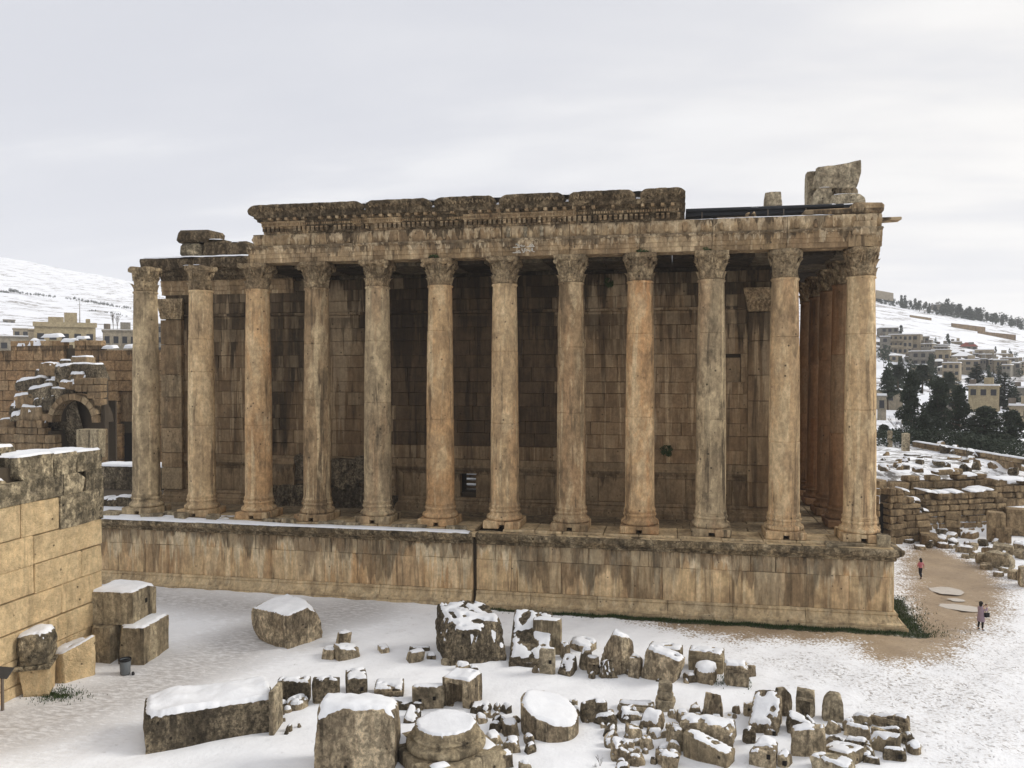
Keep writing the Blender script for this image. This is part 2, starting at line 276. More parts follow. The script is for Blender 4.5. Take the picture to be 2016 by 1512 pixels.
def snow_mat():
    m, k, b = new_mat('snow')
    P = k.node('ShaderNodeNewGeometry').outputs['Position']
    n = k.noise(P, 2.2, 6, .6); n2 = k.noise(P, 14, 4, .6)
    k.put(b.inputs['Base Color'], k.mix(k.ramp(n, .35, .7), (.84, .845, .86), (.78, .785, .80)))
    b.inputs['Roughness'].default_value = .75; b.inputs['Specular IOR Level'].default_value = .2
    bp = k.node('ShaderNodeBump'); bp.inputs['Strength'].default_value = .5; bp.inputs['Distance'].default_value = .08
    k.put(bp.inputs['Height'], k.math('ADD', n, k.math('MULTIPLY', n2, .3))); k.put(b.inputs['Normal'], bp.outputs[0])
    return m
M['snow'] = snow_mat()
def ground_mat():
    m, k, b = new_mat('snowy_ground')
    P = k.node('ShaderNodeNewGeometry').outputs['Position']
    at = lambda nm: k.node('ShaderNodeAttribute', attribute_name=nm).outputs['Fac']
    mud, tr, sl, moss, wild = at('mud'), at('trample'), at('slush'), at('moss'), at('wild')
    n1 = k.noise(P, .35, 5, .6); n2 = k.noise(P, 1.6, 6, .65); n3 = k.noise(P, 7, 5, .65)
    st = k.noise(k.mapv(P, (1.2, 3.2, 1), rot=(0, 0, -.25)), 1.6, 5, .65)
    snow = k.mix(k.ramp(n2, .3, .75), (.92, .922, .932), (.87, .873, .885))
    # slush: trodden grey-brown track
    sm = k.math('MULTIPLY', k.ramp(k.math('ADD', sl, k.math('MULTIPLY', k.math('SUBTRACT', st, .5), 1.3)), .12, .75), 1)
    c = k.mix(k.math('MULTIPLY', sm, .85), snow, k.mix(k.ramp(st, .38, .66), (.42, .395, .375), (.72, .705, .695)))
    # footprints
    w1 = k.noise(P, 1.1, 3, .5, out='Color')
    Pw = k.vmath('ADD', P, k.vmath('MULTIPLY', k.vmath('SUBTRACT', w1, (.5, .5, .5)), (.9, .9, 0)))
    fp = k.voro(k.mapv(Pw, (1.0, 1.7, 0), rot=(0, 0, .5)), 2.0); fp2 = k.voro(k.mapv(Pw, (1.8, 1.0, 0), (3, 5, 0), (0, 0, .2)), 2.6)
    gate = k.ramp(k.math('ADD', k.math('ADD', tr, k.math('MULTIPLY', k.math('SUBTRACT', n1, .5), 1.1)), k.math('MULTIPLY', k.math('SUBTRACT', n2, .5), .9)), .25, .75)
    fm = k.math('MULTIPLY', k.math('MAXIMUM', k.ramp(fp, .30, .16), k.ramp(fp2, .28, .15)), gate)
    c = k.mix(k.math('MULTIPLY', fm, k.ramp(n3, .3, .6, .35, .95)), c, (.33, .30, .275))
    c = k.mix(k.math('MULTIPLY', gate, k.ramp(n3, .46, .60, 0, .6)), c, (.50, .46, .42))
    # bare earth
    mn = k.math('ADD', mud, k.math('ADD', k.math('MULTIPLY', k.math('SUBTRACT', n2, .5), .55), k.math('ADD', k.math('MULTIPLY', k.math('SUBTRACT', n3, .5), 1.5), k.math('MULTIPLY', k.math('SUBTRACT', n1, .5), .5))))
    mm = k.ramp(mn, .38, .60)
    earth = k.mix(k.ramp(n1, .35, .65), (.40, .30, .195), (.33, .245, .16)); earth = k.mix(k.ramp(n3, .45, .75, 0, .5), earth, (.21, .15, .098))
    cl = k.math('MULTIPLY', k.ramp(k.noise(k.mapv(P, (.8, 2.0, 1)), 2.2, 5, .7), .60, .67), .75); earth = k.mix(cl, earth, (.075, .06, .04))
    c = k.mix(mm, c, earth)
    # moss and thin grass by the footings
    gm = k.ramp(k.math('ADD', moss, k.math('ADD', k.math('MULTIPLY', k.math('SUBTRACT', n2, .5), .8), k.math('MULTIPLY', k.math('SUBTRACT', n3, .5), .5))), .45, .6)
    c = k.mix(gm, c, k.mix(k.ramp(n3, .4, .6), (.035, .05, .018), (.075, .065, .04)))
    # wild ground beyond: dark scrub poking through
    wm = k.ramp(k.math('ADD', wild, k.math('MULTIPLY', k.math('SUBTRACT', k.noise(k.mapv(P, (.6, .9, .6)), .8, 7, .7), .5), 2.4)), .55, .75)
    c = k.mix(k.math('MULTIPLY', wm, .85), c, (.12, .10, .075))
    k.put(b.inputs['Base Color'], c)
    k.put(b.inputs['Roughness'], k.mix(mm, (.75, .75, .75), (.6, .6, .6))); b.inputs['Specular IOR Level'].default_value = .2
    h = k.math('ADD', k.math('MULTIPLY', n2, .8), k.math('ADD', k.math('MULTIPLY', n3, .25), k.math('ADD', k.math('MULTIPLY', fm, -.9), k.math('MULTIPLY', k.math('MULTIPLY', st, sl), .9))))
    h = k.math('ADD', h, k.math('MULTIPLY', n1, 2.2))
    bp = k.node('ShaderNodeBump'); bp.inputs['Strength'].default_value = .5; bp.inputs['Distance'].default_value = .12
    k.put(bp.inputs['Height'], h); k.put(b.inputs['Normal'], bp.outputs[0])
    return m
M['ground'] = ground_mat()
def hill_mat():
    m, k, b = new_mat('snowy_hillside')
    P = k.node('ShaderNodeNewGeometry').outputs['Position']
    n1 = k.noise(k.mapv(P, (.03, .03, .25)), 1.0, 7, .7); n2 = k.noise(k.mapv(P, (.006, .006, .03)), 1.0, 4, .6); n3 = k.noise(P, .25, 6, .7)
    wm = k.math('MULTIPLY', k.ramp(n1, .51, .60), k.ramp(n2, .30, .46))
    c = k.mix(k.math('MULTIPLY', wm, k.ramp(n3, .35, .6)), (.84, .85, .88), (.16, .13, .10))
    k.put(b.inputs['Base Color'], c); b.inputs['Roughness'].default_value = .85
    return m
M['hill'] = hill_mat()
def foliage(name, a, b_, sc=1.0):
    m, k, b = new_mat(name)
    P = k.node('ShaderNodeNewGeometry').outputs['Position']; info = k.node('ShaderNodeObjectInfo').outputs['Random']
    c = k.mix(k.ramp(k.noise(P, sc, 5, .6), .35, .65), a, b_); c = k.mix(k.ramp(info, 0, 1, 0, .4), c, tuple(v*.55 for v in a))
    k.put(b.inputs['Base Color'], c); b.inputs['Roughness'].default_value = .8
    return m
M['pine'] = foliage('dark_pine_needles', (.034, .046, .028), (.05, .064, .04), .6)
M['cypress'] = foliage('cypress_needles', (.03, .043, .028), (.042, .056, .034), .8)
M['grass'] = foliage('wet_grass', (.035, .066, .018), (.07, .095, .03), 2)
M['caper'] = foliage('caper_leaves', (.055, .08, .03), (.08, .105, .04), 3)
M['bark'] = flat('bark', (.09, .065, .045), .95)
M['twig'] = flat('bare_twigs', (.10, .078, .06), .95)
M['house'] = stone('plaster_house', ((.40, .355, .28), (.34, .30, .24), (.29, .255, .205)), dark=(.12, .11, .1), streak=.2, pale_streak=.1, lichen=.1, bump=.1, rnd=.5, blot=.1, con=.4)
M['house_grey'] = stone('grey_concrete_house', ((.30, .285, .26), (.25, .24, .22), (.21, .2, .185)), dark=(.1, .1, .095), streak=.3, pale_streak=.1, lichen=.15, bump=.1, rnd=.4, blot=.1, con=.4)
M['house_yellow'] = stone('yellow_stucco_house', ((.42, .365, .25), (.38, .325, .225), (.34, .29, .2)), dark=(.14, .12, .09), streak=.2, pale_streak=.1, lichen=.08, bump=.1, rnd=.1, blot=.15, con=.4)
M['redroof'] = flat('red_roof', (.25, .075, .055), .85)
M['window'] = flat('dark_window', (.045, .045, .048), .35)
M['darkmetal'] = flat('dark_roof_metal', (.035, .037, .04), .5, .3)
M['bin'] = flat('grey_bin', (.13, .14, .145), .6)
M['bindark'] = flat('bin_liner', (.012, .012, .013), .5)
M['signboard'] = flat('dark_sign_board', (.06, .06, .06), .6)
M['post'] = flat('weathered_post', (.17, .14, .11), .85)
M['skin'] = flat('skin', (.48, .29, .2), .6)
M['hair'] = flat('black_hair', (.015, .012, .011), .6)
M['pink'] = flat('pink_top', (.50, .17, .19), .85)
M['dtrouser'] = flat('dark_trousers', (.02, .02, .026), .85)
M['lilac'] = flat('lilac_coat', (.32, .235, .27), .9)
M['black'] = flat('black_cloth', (.012, .011, .012), .8)
M['white_paint'] = flat('white_paint', (.62, .58, .50), .9)
def puddle_mat():
    m, k, b = new_mat('puddle_water')
    P = k.node('ShaderNodeNewGeometry').outputs['Position']
    k.put(b.inputs['Base Color'], k.mix(k.noise(P, 2, 3), (.40, .33, .245), (.48, .40, .30))); b.inputs['Roughness'].default_value = .12; b.inputs['Specular IOR Level'].default_value = .6; b.inputs['IOR'].default_value = 1.6
    return m
M['puddle'] = puddle_mat()
# ------------------------------------------------------------------ terrain
def interp(x, pts): a = np.array(pts, float); return np.interp(x, a[:, 0], a[:, 1])
def H(X, Y):
    X = np.asarray(X, float); Y = np.asarray(Y, float)
    dx, dy = X-CAM[0], Y-CAM[1]
    fr = dx*_r[0]+dy*_r[1]; fw = dx*_fh[0]+dy*_fh[1]
    d = np.hypot(dx, dy); ax = np.where(fw > 1, fr/np.maximum(fw, 1), np.sign(fr)*2.0)
    near = 3.6*sstep(-X, 61, 68)*sstep(Y, -12, -4)
    t = Y-.45*(X-8)
    near = near+(2.3*sstep(t, 26.1, 26.9)+1.25*sstep(t, 30.1, 31.2)+1.6*sstep(t, 36, 41))*sstep(X, -2, 3)
    near = np.where((X > -62) & (X < 2) & (Y > -1), 0, near)
    dq = np.where(fw > 1, fw, d)
    hr = interp(dq, [(0, 0), (110, 5.2), (150, 4.7), (215, 6.1), (300, 12.5), (335, 17.2), (365, 22.8), (400, 30), (450, 38.6), (600, 56), (740, 77), (800, 79), (1200, 60), (4000, 40)])
    hr = np.where(d > 130, 4.6+(hr-4.6)*np.clip(1-(ax-.476)*2.0, .45, 1.15), hr)
    hl = interp(dq, [(0, 0), (130, 3.6), (180, 5), (300, 16), (420, 36), (700, 70), (1100, 120), (1700, 215), (2500, 352), (2900, 375), (3400, 300), (4500, 200)])
    hl = np.where(d > 180, 5+(hl-5)*np.clip(1+(-ax-.60)*1.35, .55, 1.05), hl)
    w = sstep(ax, -.25, .25); far = hl*(1-w)+hr*w
    k = sstep(d, 105, 150)
    h = near*(1-k)+far*k
    und = np.sin(X*.021+1.3)*np.cos(Y*.017)*.5+np.sin(X*.053+Y*.047)*.3
    return h+und*np.clip((d-140)/60, 0, 1.6)*np.where(d > 900, 5, 1)
def sdpoly(P, poly):
    poly = np.asarray(poly, float); inside = np.zeros(len(P), bool); dm = np.full(len(P), 1e9)
    for a, b in zip(poly, np.roll(poly, -1, 0)):
        e = b-a; w = P-a; t = np.clip((w@e)/(e@e), 0, 1); dm = np.minimum(dm, np.hypot(*(w-np.outer(t, e)).T))
        c = ((a[1] > P[:, 1]) != (b[1] > P[:, 1])); xx = a[0]+(P[:, 1]-a[1])/np.where(abs(e[1]) < 1e-9, 1e-9, e[1])*e[0]
        inside ^= c & (P[:, 0] < xx)
    return np.where(inside, dm, -dm)
def sdline(P, ln):
    ln = np.asarray(ln, float); dm = np.full(len(P), 1e9)
    for a, b in zip(ln[:-1], ln[1:]):
        e = b-a; w = P-a; t = np.clip((w@e)/(e@e), 0, 1); dm = np.minimum(dm, np.hypot(*(w-np.outer(t, e)).T))
    return dm
def onground(pts, z=0.): return [gz(x, y, z)[:2] for x, y in pts]
MUD = onground([(1235, 1209), (1500, 1226), (1803, 1246), (1788, 1100), (1812, 1074), (1890, 1098), (1940, 1118), (1975, 1160), (1965, 1195), (1925, 1235), (1880, 1265), (1850, 1290), (1760, 1303), (1705, 1292), (1690, 1268), (1640, 1258), (1560, 1256), (1440, 1254), (1330, 1232)])
TRAMP = onground([(1440, 1290), (1560, 1262), (1700, 1300), (1850, 1300), (1930, 1240), (2030, 1180), (2090, 1512), (1850, 1540), (1800, 1440), (1560, 1350)])
PATH1 = onground([(-120, 1450), (60, 1425), (260, 1360), (420, 1290), (560, 1235), (690, 1200)])
PATH2 = onground([(205, 1165), (330, 1180), (470, 1195), (600, 1200)])
NX0, NX1, NY0, NY1, ST = -104., 64., -62., 74., .5
def grid_obj(name, xs, ys, zf, mat, attrs=None):
    XX, YY = np.meshgrid(xs, ys); ZZ = zf(XX, YY); n, m_ = len(xs), len(ys)
    V = np.stack([XX.ravel(), YY.ravel(), ZZ.ravel()], 1)
    i = (np.arange(m_-1)[:, None]*n+np.arange(n-1)[None, :]).ravel()
    Fq = np.stack([i, i+1, i+n+1, i+n], 1)
    m = bpy.data.meshes.new(name); m.vertices.add(len(V)); m.vertices.foreach_set('co', V.ravel())
    m.loops.add(Fq.size); m.loops.foreach_set('vertex_index', Fq.ravel().astype(np.int32)); m.polygons.add(len(Fq))
    m.polygons.foreach_set('loop_start', np.arange(0, Fq.size, 4, dtype=np.int32)); m.polygons.foreach_set('loop_total', np.full(len(Fq), 4, np.int32))
    m.update(); m.validate(); m.polygons.foreach_set('use_smooth', [True]*len(Fq)); m.materials.append(mat)
    for k, a in (attrs(V) if attrs else {}).items():
        at = m.attributes.new(k, 'FLOAT', 'POINT'); at.data.foreach_set('value', a.astype(np.float32))
    o = bpy.data.objects.new(name, m); col.objects.link(o); tag(o, kind='structure'); return o
def near_attrs(V):
    P = V[:, :2]
    mud = np.clip(.57+sdpoly(P, MUD)/5.5, 0, 1)
    tr = np.clip(.33+sdpoly(P, TRAMP)/8, .2, .95)
    pth = np.maximum(1-sdline(P, PATH1)/5.6, .85*(1-sdline(P, PATH2)/4.5)); pth = np.clip(pth, 0, 1)
    moss = np.clip(1.05-np.abs(sdline(P, [(-23, -2.5), (2.8, -2.6)]))/1.0*np.interp(P[:, 0], [-24, -14, 3], [2.0, 1.0, .9]), 0, 1)*(P[:, 0] > -26)
    moss = np.maximum(moss, np.clip(1.0-sdline(P, [(2.4, -2), (3.0, 4.5)])/1.6, 0, 1))
    moss = np.maximum(moss, np.clip(.9-np.hypot((P[:, 0]+40.3)/1.6, (P[:, 1]+20.1)/.9), 0, 1))
    t = P[:, 1]-.45*(P[:, 0]-8)
    wild = .34*sstep(t, 24, 34)*(P[:, 0] > 1)+.25*sstep(P[:, 0], 6, 14)*sstep(P[:, 1], 8, 16)
    wild = np.where(P[:, 0] < -60, .25, wild)
    return dict(mud=mud, trample=tr, slush=pth, moss=moss, wild=wild)
def near_z(X, Y):
    r = .05*np.sin(X*.9+.3*Y)*np.cos(Y*.7)+.03*np.sin(X*2.3-Y*1.7)+.02*np.sin(5.1*X)*np.sin(4.3*Y+X)
    pd = sstep(-X, 20, 45)*np.exp(-np.abs(Y+2.4)/1.2)*.2
    return H(X, Y)+r+pd
ground = grid_obj('ground', np.arange(NX0, NX1+.01, ST), np.arange(NY0, NY1+.01, ST), near_z, M['ground'], near_attrs)
def far_z(X, Y):
    h = H(X, Y); ins = (X > NX0+1) & (X < NX1-1) & (Y > NY0+1) & (Y < NY1-1)
    return np.where(ins, h-2.5, h-.02)
_s = np.sinh(np.linspace(-5.75, 5.75, 250))
grid_obj('hillside', -11.5+24*_s, -53.8+np.concatenate([np.linspace(-400, -10, 14), 26*np.sinh(np.linspace(0, 5.75, 190))]), far_z, M['hill'])
for k, (px, py, rx, ry) in enumerate([(1866, 1165.5, 1.12, 1.0), (1883, 1182, .5, .42), (1893, 1197, 1.35, .75)]):
    c = gz(px, py); n = 40; v = [(0, 0, 0)]; f = []
    for i in range(n):
        a = 2*math.pi*i/n; q = 1+.2*noise.noise(Vector((math.cos(a)*1.6+k*7, math.sin(a)*1.6, k)))+.14*noise.noise(Vector((math.cos(a)*5+k*7, math.sin(a)*5, k)))
        v.append((rx*q*math.cos(a), ry*q*math.sin(a), 0))
    f = [(0, i+1, (i+1) % n+1) for i in range(n)]
    zc = max(float(near_z(np.array(c[0]+p[0]), np.array(c[1]+p[1]))) for p in v)
    tag(mobj('puddle', v, f, M['puddle'], None, True, (c[0], c[1], zc+.006), (0, 0, -.25)), kind='structure')
# ------------------------------------------------------------------ snow caps
def snow_from(verts, faces, T=.12, step=.08, nzmin=.5, seed=0, holes=.0, zmin=None, edge=2):
    """a pillow of snow on whatever faces the sky: height field over the shape, thinning to its rim"""
    V = [Vector(v) for v in verts]; bvh = BVHTree.FromPolygons(V, faces)
    A = np.array(verts); lo, hi = A.min(0), A.max(0)
    n = max(5, int((hi[0]-lo[0])/step)+2); m = max(5, int((hi[1]-lo[1])/step)+2)
    xs = np.linspace(lo[0]-.02, hi[0]+.02, n); ys = np.linspace(lo[1]-.02, hi[1]+.02, m)
    Z = np.zeros((m, n)); K = np.zeros((m, n), bool)
    for j in range(m):
        for i in range(n):
            h = bvh.ray_cast(Vector((xs[i], ys[j], hi[2]+1)), Vector((0, 0, -1)))
            if h[0] is None: continue
            Z[j, i] = h[0].z
            q = noise.noise(Vector((xs[i]*2.2+seed, ys[j]*2.2, seed*1.7)))
            q += .6*noise.noise(Vector((xs[i]*5.2+seed, ys[j]*5.2, seed*.7)))
            if h[1].z > nzmin+.16*q and (zmin is None or h[0].z > zmin) and not (holes and q < -.55+holes): K[j, i] = True
    if K.sum() < 6: return None
    W = K.astype(float)
    for _ in range(edge):
        Wp = np.pad(W, 1); W = (Wp[1:-1, 1:-1]*2+Wp[:-2, 1:-1]+Wp[2:, 1:-1]+Wp[1:-1, :-2]+Wp[1:-1, 2:])/6
    Zs = Z.copy()
    for _ in range(2):
        Zp = np.pad(Zs, 1, mode='edge'); Kp = np.pad(K, 1).astype(float)
        num = Zp[1:-1, 1:-1]*2; den = np.full(K.shape, 2.)
        for a, b in ((slice(0, -2), slice(1, -1)), (slice(2, None), slice(1, -1)), (slice(1, -1), slice(0, -2)), (slice(1, -1), slice(2, None))):
            num = num+Zp[a, b]*Kp[a, b]; den = den+Kp[a, b]
        Zs = np.where(K, num/den, Zs)
    t = T*sstep(W, .40, 1.0)-.012
    E = np.pad(K, 1); inner = E[:-2, 1:-1] & E[2:, 1:-1] & E[1:-1, :-2] & E[1:-1, 2:]
    idx = -np.ones((m, n), int); v = []
    for j in range(m):
        for i in range(n):
            if K[j, i]:
                idx[j, i] = len(v); jj = 0 if inner[j, i] else step*.3
                tt = t[j, i]*(1+.7*noise.noise(Vector((xs[i]*.9, ys[j]*.9, seed)))+.15*noise.noise(Vector((xs[i]*4, ys[j]*4, seed)))) if inner[j, i] else -.02
                zz = Zs[j, i] if inner[j, i] else Z[j, i]
                v.append((xs[i]+random.uniform(-jj, jj), ys[j]+random.uniform(-jj, jj), zz+tt))
    f = []
    for j in range(m-1):
        for i in range(n-1):
            q = [idx[j, i], idx[j, i+1], idx[j+1, i+1], idx[j+1, i]]; g = [k for k in q if k >= 0]
            if len(g) == 4: f.append(q)
            elif len(g) == 3: f.append(g)
    return (v, f) if f else None
def snow_slab(name, parent, pts_front, pts_back, T=.12, n=None, loc=(0, 0, 0)):
    """a strip of lying snow between two edges with a rounded lip"""
    A, B = np.array(pts_front, float), np.array(pts_back, float); n = n or max(4, int(np.linalg.norm(A[-1]-A[0])/.35))
    tt = np.linspace(0, 1, len(A)); uu = np.linspace(0, 1, n)
    fa = np.stack([np.interp(uu, tt, A[:, k]) for k in range(3)], 1); fb = np.stack([np.interp(uu, np.linspace(0, 1, len(B)), B[:, k]) for k in range(3)], 1)
    prof = [(0, -.03), (.02, .5), (.10, .95), (.35, 1.1), (.65, 1.1), (.90, .95), (.98, .5), (1, -.03)]
    v = []
    for i in range(n):
        w = 1 if 0 < i < n-1 else .1
        for s, h in prof:
            p = fa[i]*(1-s)+fb[i]*s; q = noise.noise(Vector((p[0]*.9, p[1]*.9, p[2]))); q2 = noise.noise(Vector((p[0]*2.9, p[1]*2.9, p[2]+4)))
            e = 1 if s in (0, 1, .02, .98) else 0
            dirn = (fa[i]-fb[i]); L = np.linalg.norm(dirn)+1e-6
            p = p+dirn/L*(min(.3, L*.16)*(q+1.1*q2)*e*(1 if s < .5 else -1)*1.0)
            v.append((p[0], p[1], p[2]+T*h*w*(1+.4*q)))
    k = len(prof); f = [(i*k+j, (i+1)*k+j, (i+1)*k+j+1, i*k+j+1) for i in range(n-1) for j in range(k-1)]
    f = [q[::-1] for q in f]
    return mobj(name, v, f, M['snow'], parent, True, loc)

# ------------------------------------------------------------------ masonry helpers
def prof_block(name, mat, parent, prof, s0, s1, fr, nseg=6, amp=.03, fs=1.3, mit0=False, mit1=False, smooth=False, endamp=0.0):
    """a moulded course: closed profile [(out, z)] run along s from s0 to s1; fr maps (s, out, z) to the world"""
    v = []; n = len(prof); c = np.array(fr((s0+s1)/2, prof[0][0], prof[0][1]))
    for i in range(nseg+1):
        t = i/nseg
        for (o, z) in prof:
            a = s0-(o if mit0 else 0); b = s1+(o if mit1 else 0)
            if endamp: a += endamp*noise.noise(Vector((o*2, z*2, s0))); b += endamp*noise.noise(Vector((o*2, z*2, s1)))
            s = a+(b-a)*t
            p = np.array(fr(s, o, z)); q = Vector(p*fs)
            if amp:
                q1 = noise.fractal(q, 1, 2, 3); o2 = o+amp*q1*1.2-.4*amp; z2 = z+amp*.6*noise.noise(q+Vector((9, 3, 1)))
                if i in (0, nseg): o2 -= amp*.7
                p = np.array(fr(s, o2, z2))
            v.append(p-c)
    f = [(i*n+j, i*n+(j+1) % n, (i+1)*n+(j+1) % n, (i+1)*n+j) for i in range(nseg) for j in range(n)]
    f += [tuple(range(n-1, -1, -1)), tuple(range(nseg*n, (nseg+1)*n))]
    o = mobj(name, v, f, mat, parent, smooth, c)
    bm = bmesh.new(); bm.from_mesh(o.data); bmesh.ops.recalc_face_normals(bm, faces=bm.faces); bm.to_mesh(o.data); bm.free()
    return o
def wall_blocks(parent, mat, fr, n_rz, courses, s0, s1, avg, depth=.5, gap=.035, proud=.03, ch=.05, holes=(), name='stone_block', jit=.015, var=.35, topskip=None, lens=None):
    """courses of single blocks on a face; fr maps (s, out, z) to the world; n_rz is the turn of the face about Z"""
    made = []
    for ci, (z0, z1) in enumerate(courses):
        segs = [(s0, s1)]
        for (ha, hb, hz0, hz1) in holes:
            if hz0 < z1-.05 and hz1 > z0+.05:
                ns = []
                for a, b in segs:
                    if hb <= a or ha >= b: ns.append((a, b)); continue
                    if ha-a > .15: ns.append((a, ha))
                    if b-hb > .15: ns.append((hb, b))
                segs = ns
        for a, b in segs:
            s = a
            av = avg*(1.0 if not lens else lens[ci % len(lens)])
            first = True
            while s < b-.05:
                L = av*random.uniform(1-var, 1+var)
                if first and (ci % 2): L *= .55
                first = False
                if b-(s+L) < av*.45: L = b-s
                mid = s+L/2
                if not (topskip and topskip(mid, (z0+z1)/2)):
                    pr = random.uniform(0, proud)
                    c = fr(mid, -depth/2+pr, (z0+z1)/2)
                    made.append(block(name, mat, parent, c, ((L-gap)/2, depth/2, (z1-z0-gap)/2), ch*random.uniform(.6, 1.3), jit, n_rz))
                s += L
    return made

# ------------------------------------------------------------------ the temple
temple = thing('temple', 'long ruined Roman temple of weathered limestone with Corinthian columns on a high podium', 'temple', (-25, 0, 0))
temple_loc = Vector((-25, 0, 0)); _pinv = Matrix.Translation(-temple_loc)
def tp(o):                      # a child of the temple given in world coordinates
    o.parent = temple; o.matrix_parent_inverse = _pinv; return o
FRONT = lambda s, o, z: (s, -o, z)
SIDE = lambda s, o, z: (o, s, z)
# podium: a core and its courses
PX0 = -63.
mb = MB(); mb.box(PX0, 1.35, -1.35, 33, -.5, 4.55); podium = tp(mb.obj('podium', M['core']))
CR0, CR1 = -24.42, -24.16
def runs(a, b, avg):
    s = a; out = []
    while s < b-.01:
        L = avg*random.uniform(.8, 1.2)
        if b-s-L < avg*.5: L = b-s
        out.append((s, s+L)); s += L
    return out
plinth_p = [(1.2, -.4), (2.34, -.4), (2.30, .2), (1.2, .22)]
base_p = [(1.2, .22), (2.22, .22), (2.2, .34), (2.0, .44), (1.86, .66), (1.8, .8), (1.84, .86), (1.82, .95), (1.70, 1.0), (1.2, 1.0)]
corn_p = [(1.2, 4.05), (1.72, 4.05), (1.80, 4.16), (1.76, 4.22), (1.92, 4.34), (2.06, 4.42), (2.12, 4.55), (2.15, 4.72), (2.08, 4.8), (1.2, 4.86)]
for prof, mat, avg, amp, nm in ((plinth_p, 'podium_base', 5.5, .05, 'plinth_block'), (base_p, 'podium_base', 4.2, .03, 'base_moulding'), (corn_p, 'podium_edge', 2.9, .085, 'cornice_block')):
    for a, b in ((PX0, CR0), (CR1, 0.)):
        rr = runs(a, b, avg)
        for i, (p, q) in enumerate(rr):
            last = (b == 0. and i == len(rr)-1)
            o = prof_block(nm, M[mat], podium, prof, p+.015, q-(0 if last else .015), FRONT, max(6, int((q-p)/.35)), amp, 1.5, mit1=last)
    for i, (p, q) in enumerate(runs(0., 33, avg)):
        prof_block(nm, M[mat], podium, prof, p+(0 if i == 0 else .015), q-.015, SIDE, max(6, int((q-p)/.35)), amp, 1.5, mit0=(i == 0))
for a, b in ((PX0, CR0), (CR1, 1.64)):
    wall_blocks(podium, M['podium'], lambda s, o, z: (s, -1.64-o, z), 0, [(1.0, 3.05)], a, b, 2.5, .4, .014, .02, .02)
    wall_blocks(podium, M['podium'], lambda s, o, z: (s, -1.64-o, z), 0, [(3.05, 4.05)], a, b, 1.9, .4, .014, .02, .02)
wall_blocks(podium, M['podium'], lambda s, o, z: (1.64+o, s, z), math.pi/2, [(1.0, 3.05), (3.05, 4.05)], -1.2, 33, 2.6, .4, .014, .02, .02)
# the paving of the top, one slab at a time, and the stylobate under the columns
for row, (y0, y1, zt) in enumerate([(-1.85, -1.35, 4.86), (1.3, 2.75, 4.93), (2.75, 4.2, 4.93), (4.2, 5.6, 4.93)]):
    for a, b in runs(PX0+.2, 1.6 if row == 0 else -1.4, 2.3):
        block('paving_slab', M['podium_base' if row == 0 else 'paving'], podium, ((a+b)/2, (y0+y1)/2, zt-.16+random.uniform(-.03, .02)), ((b-a)/2-.02, (y1-y0)/2-.015, .16), .03, .012)
for a, b in runs(PX0+.2, 1.5, 2.26):
    if abs((a+b)/2+24.3) < 1.0: continue
    block('stylobate_block', M['podium_base'], podium, ((a+b)/2, -.03, 4.84+random.uniform(-.035, .01)), ((b-a)/2-.02, 1.32, .16), .04, .02)
for y in np.arange(1.5, 30, 1.6):
    for x in (-3.7, -2.2, -.7, .8):
        block('paving_slab', M['paving'], podium, (x, y+.8, 4.8+random.uniform(-.03, .02)), (.74, .78, .14), .03, .012)
# snow on the ledge of the western half and between the bases
snow_slab('snow_ledge', podium, [(PX0+.5, -2.05, 4.80), (-45, -2.1, 4.80), (-36, -2.08, 4.80), (-30, -2.08, 4.80), (-24.6, -2.05, 4.79)], [(PX0+.5, -.9, 5.0), (-52, -1.2, 5.0), (-42, -1.35, 4.92), (-39, -1.75, 4.86), (-33, -1.5, 4.88), (-24.6, -1.55, 4.86)], .085, 110)
for a, b, y0, y1 in ((-61, -52, -.6, 3.4), (-48.2, -46.6, -1.25, .2), (-43.6, -42.2, -1.2, -.2), (-39.4, -38.2, -1.25, -.6), (-52.4, -51.2, -1.4, 2)):
    snow_slab('snow_patch', podium, [(a, y0, 5.0), (b, y0, 5.0)], [(a, y1, 5.0), (b, y1, 5.0)], .06, 12)
# columns
def lathe_noise(prof, n, amp, seed, flutes=0):
    v = []
    for r, z in prof:
        for i in range(n):
            a = 2*math.pi*i/n; p = Vector((math.cos(a)*r, math.sin(a)*r, z))
            q = noise.fractal(p*1.1+Vector((seed*13.1, seed*7.7, 0)), 1, 2, 4); rr = r*(1+amp*q)
            g_ = noise.noise(p*2.1+Vector((seed*3.1, 0, seed)))
            if g_ < -.42: rr -= .16*(-.42-g_)*r
            v.append((rr*math.cos(a), rr*math.sin(a), z+amp*.3*q))
    m = len(prof); f = [(k*n+i, k*n+(i+1) % n, (k+1)*n+(i+1) % n, (k+1)*n+i) for k in range(m-1) for i in range(n)]
    f += [tuple(range(n-1, -1, -1)), tuple(range((m-1)*n, m*n))]
    return v, f
Z0, ZP, ZB, ZC, ZT = 5.0, 5.5, 6.38, 21.35, 23.1
def shaft_r(z): t = (z-ZB)/(ZC-ZB); return .955-.145*t**1.6+.018*math.sin(math.pi*t)
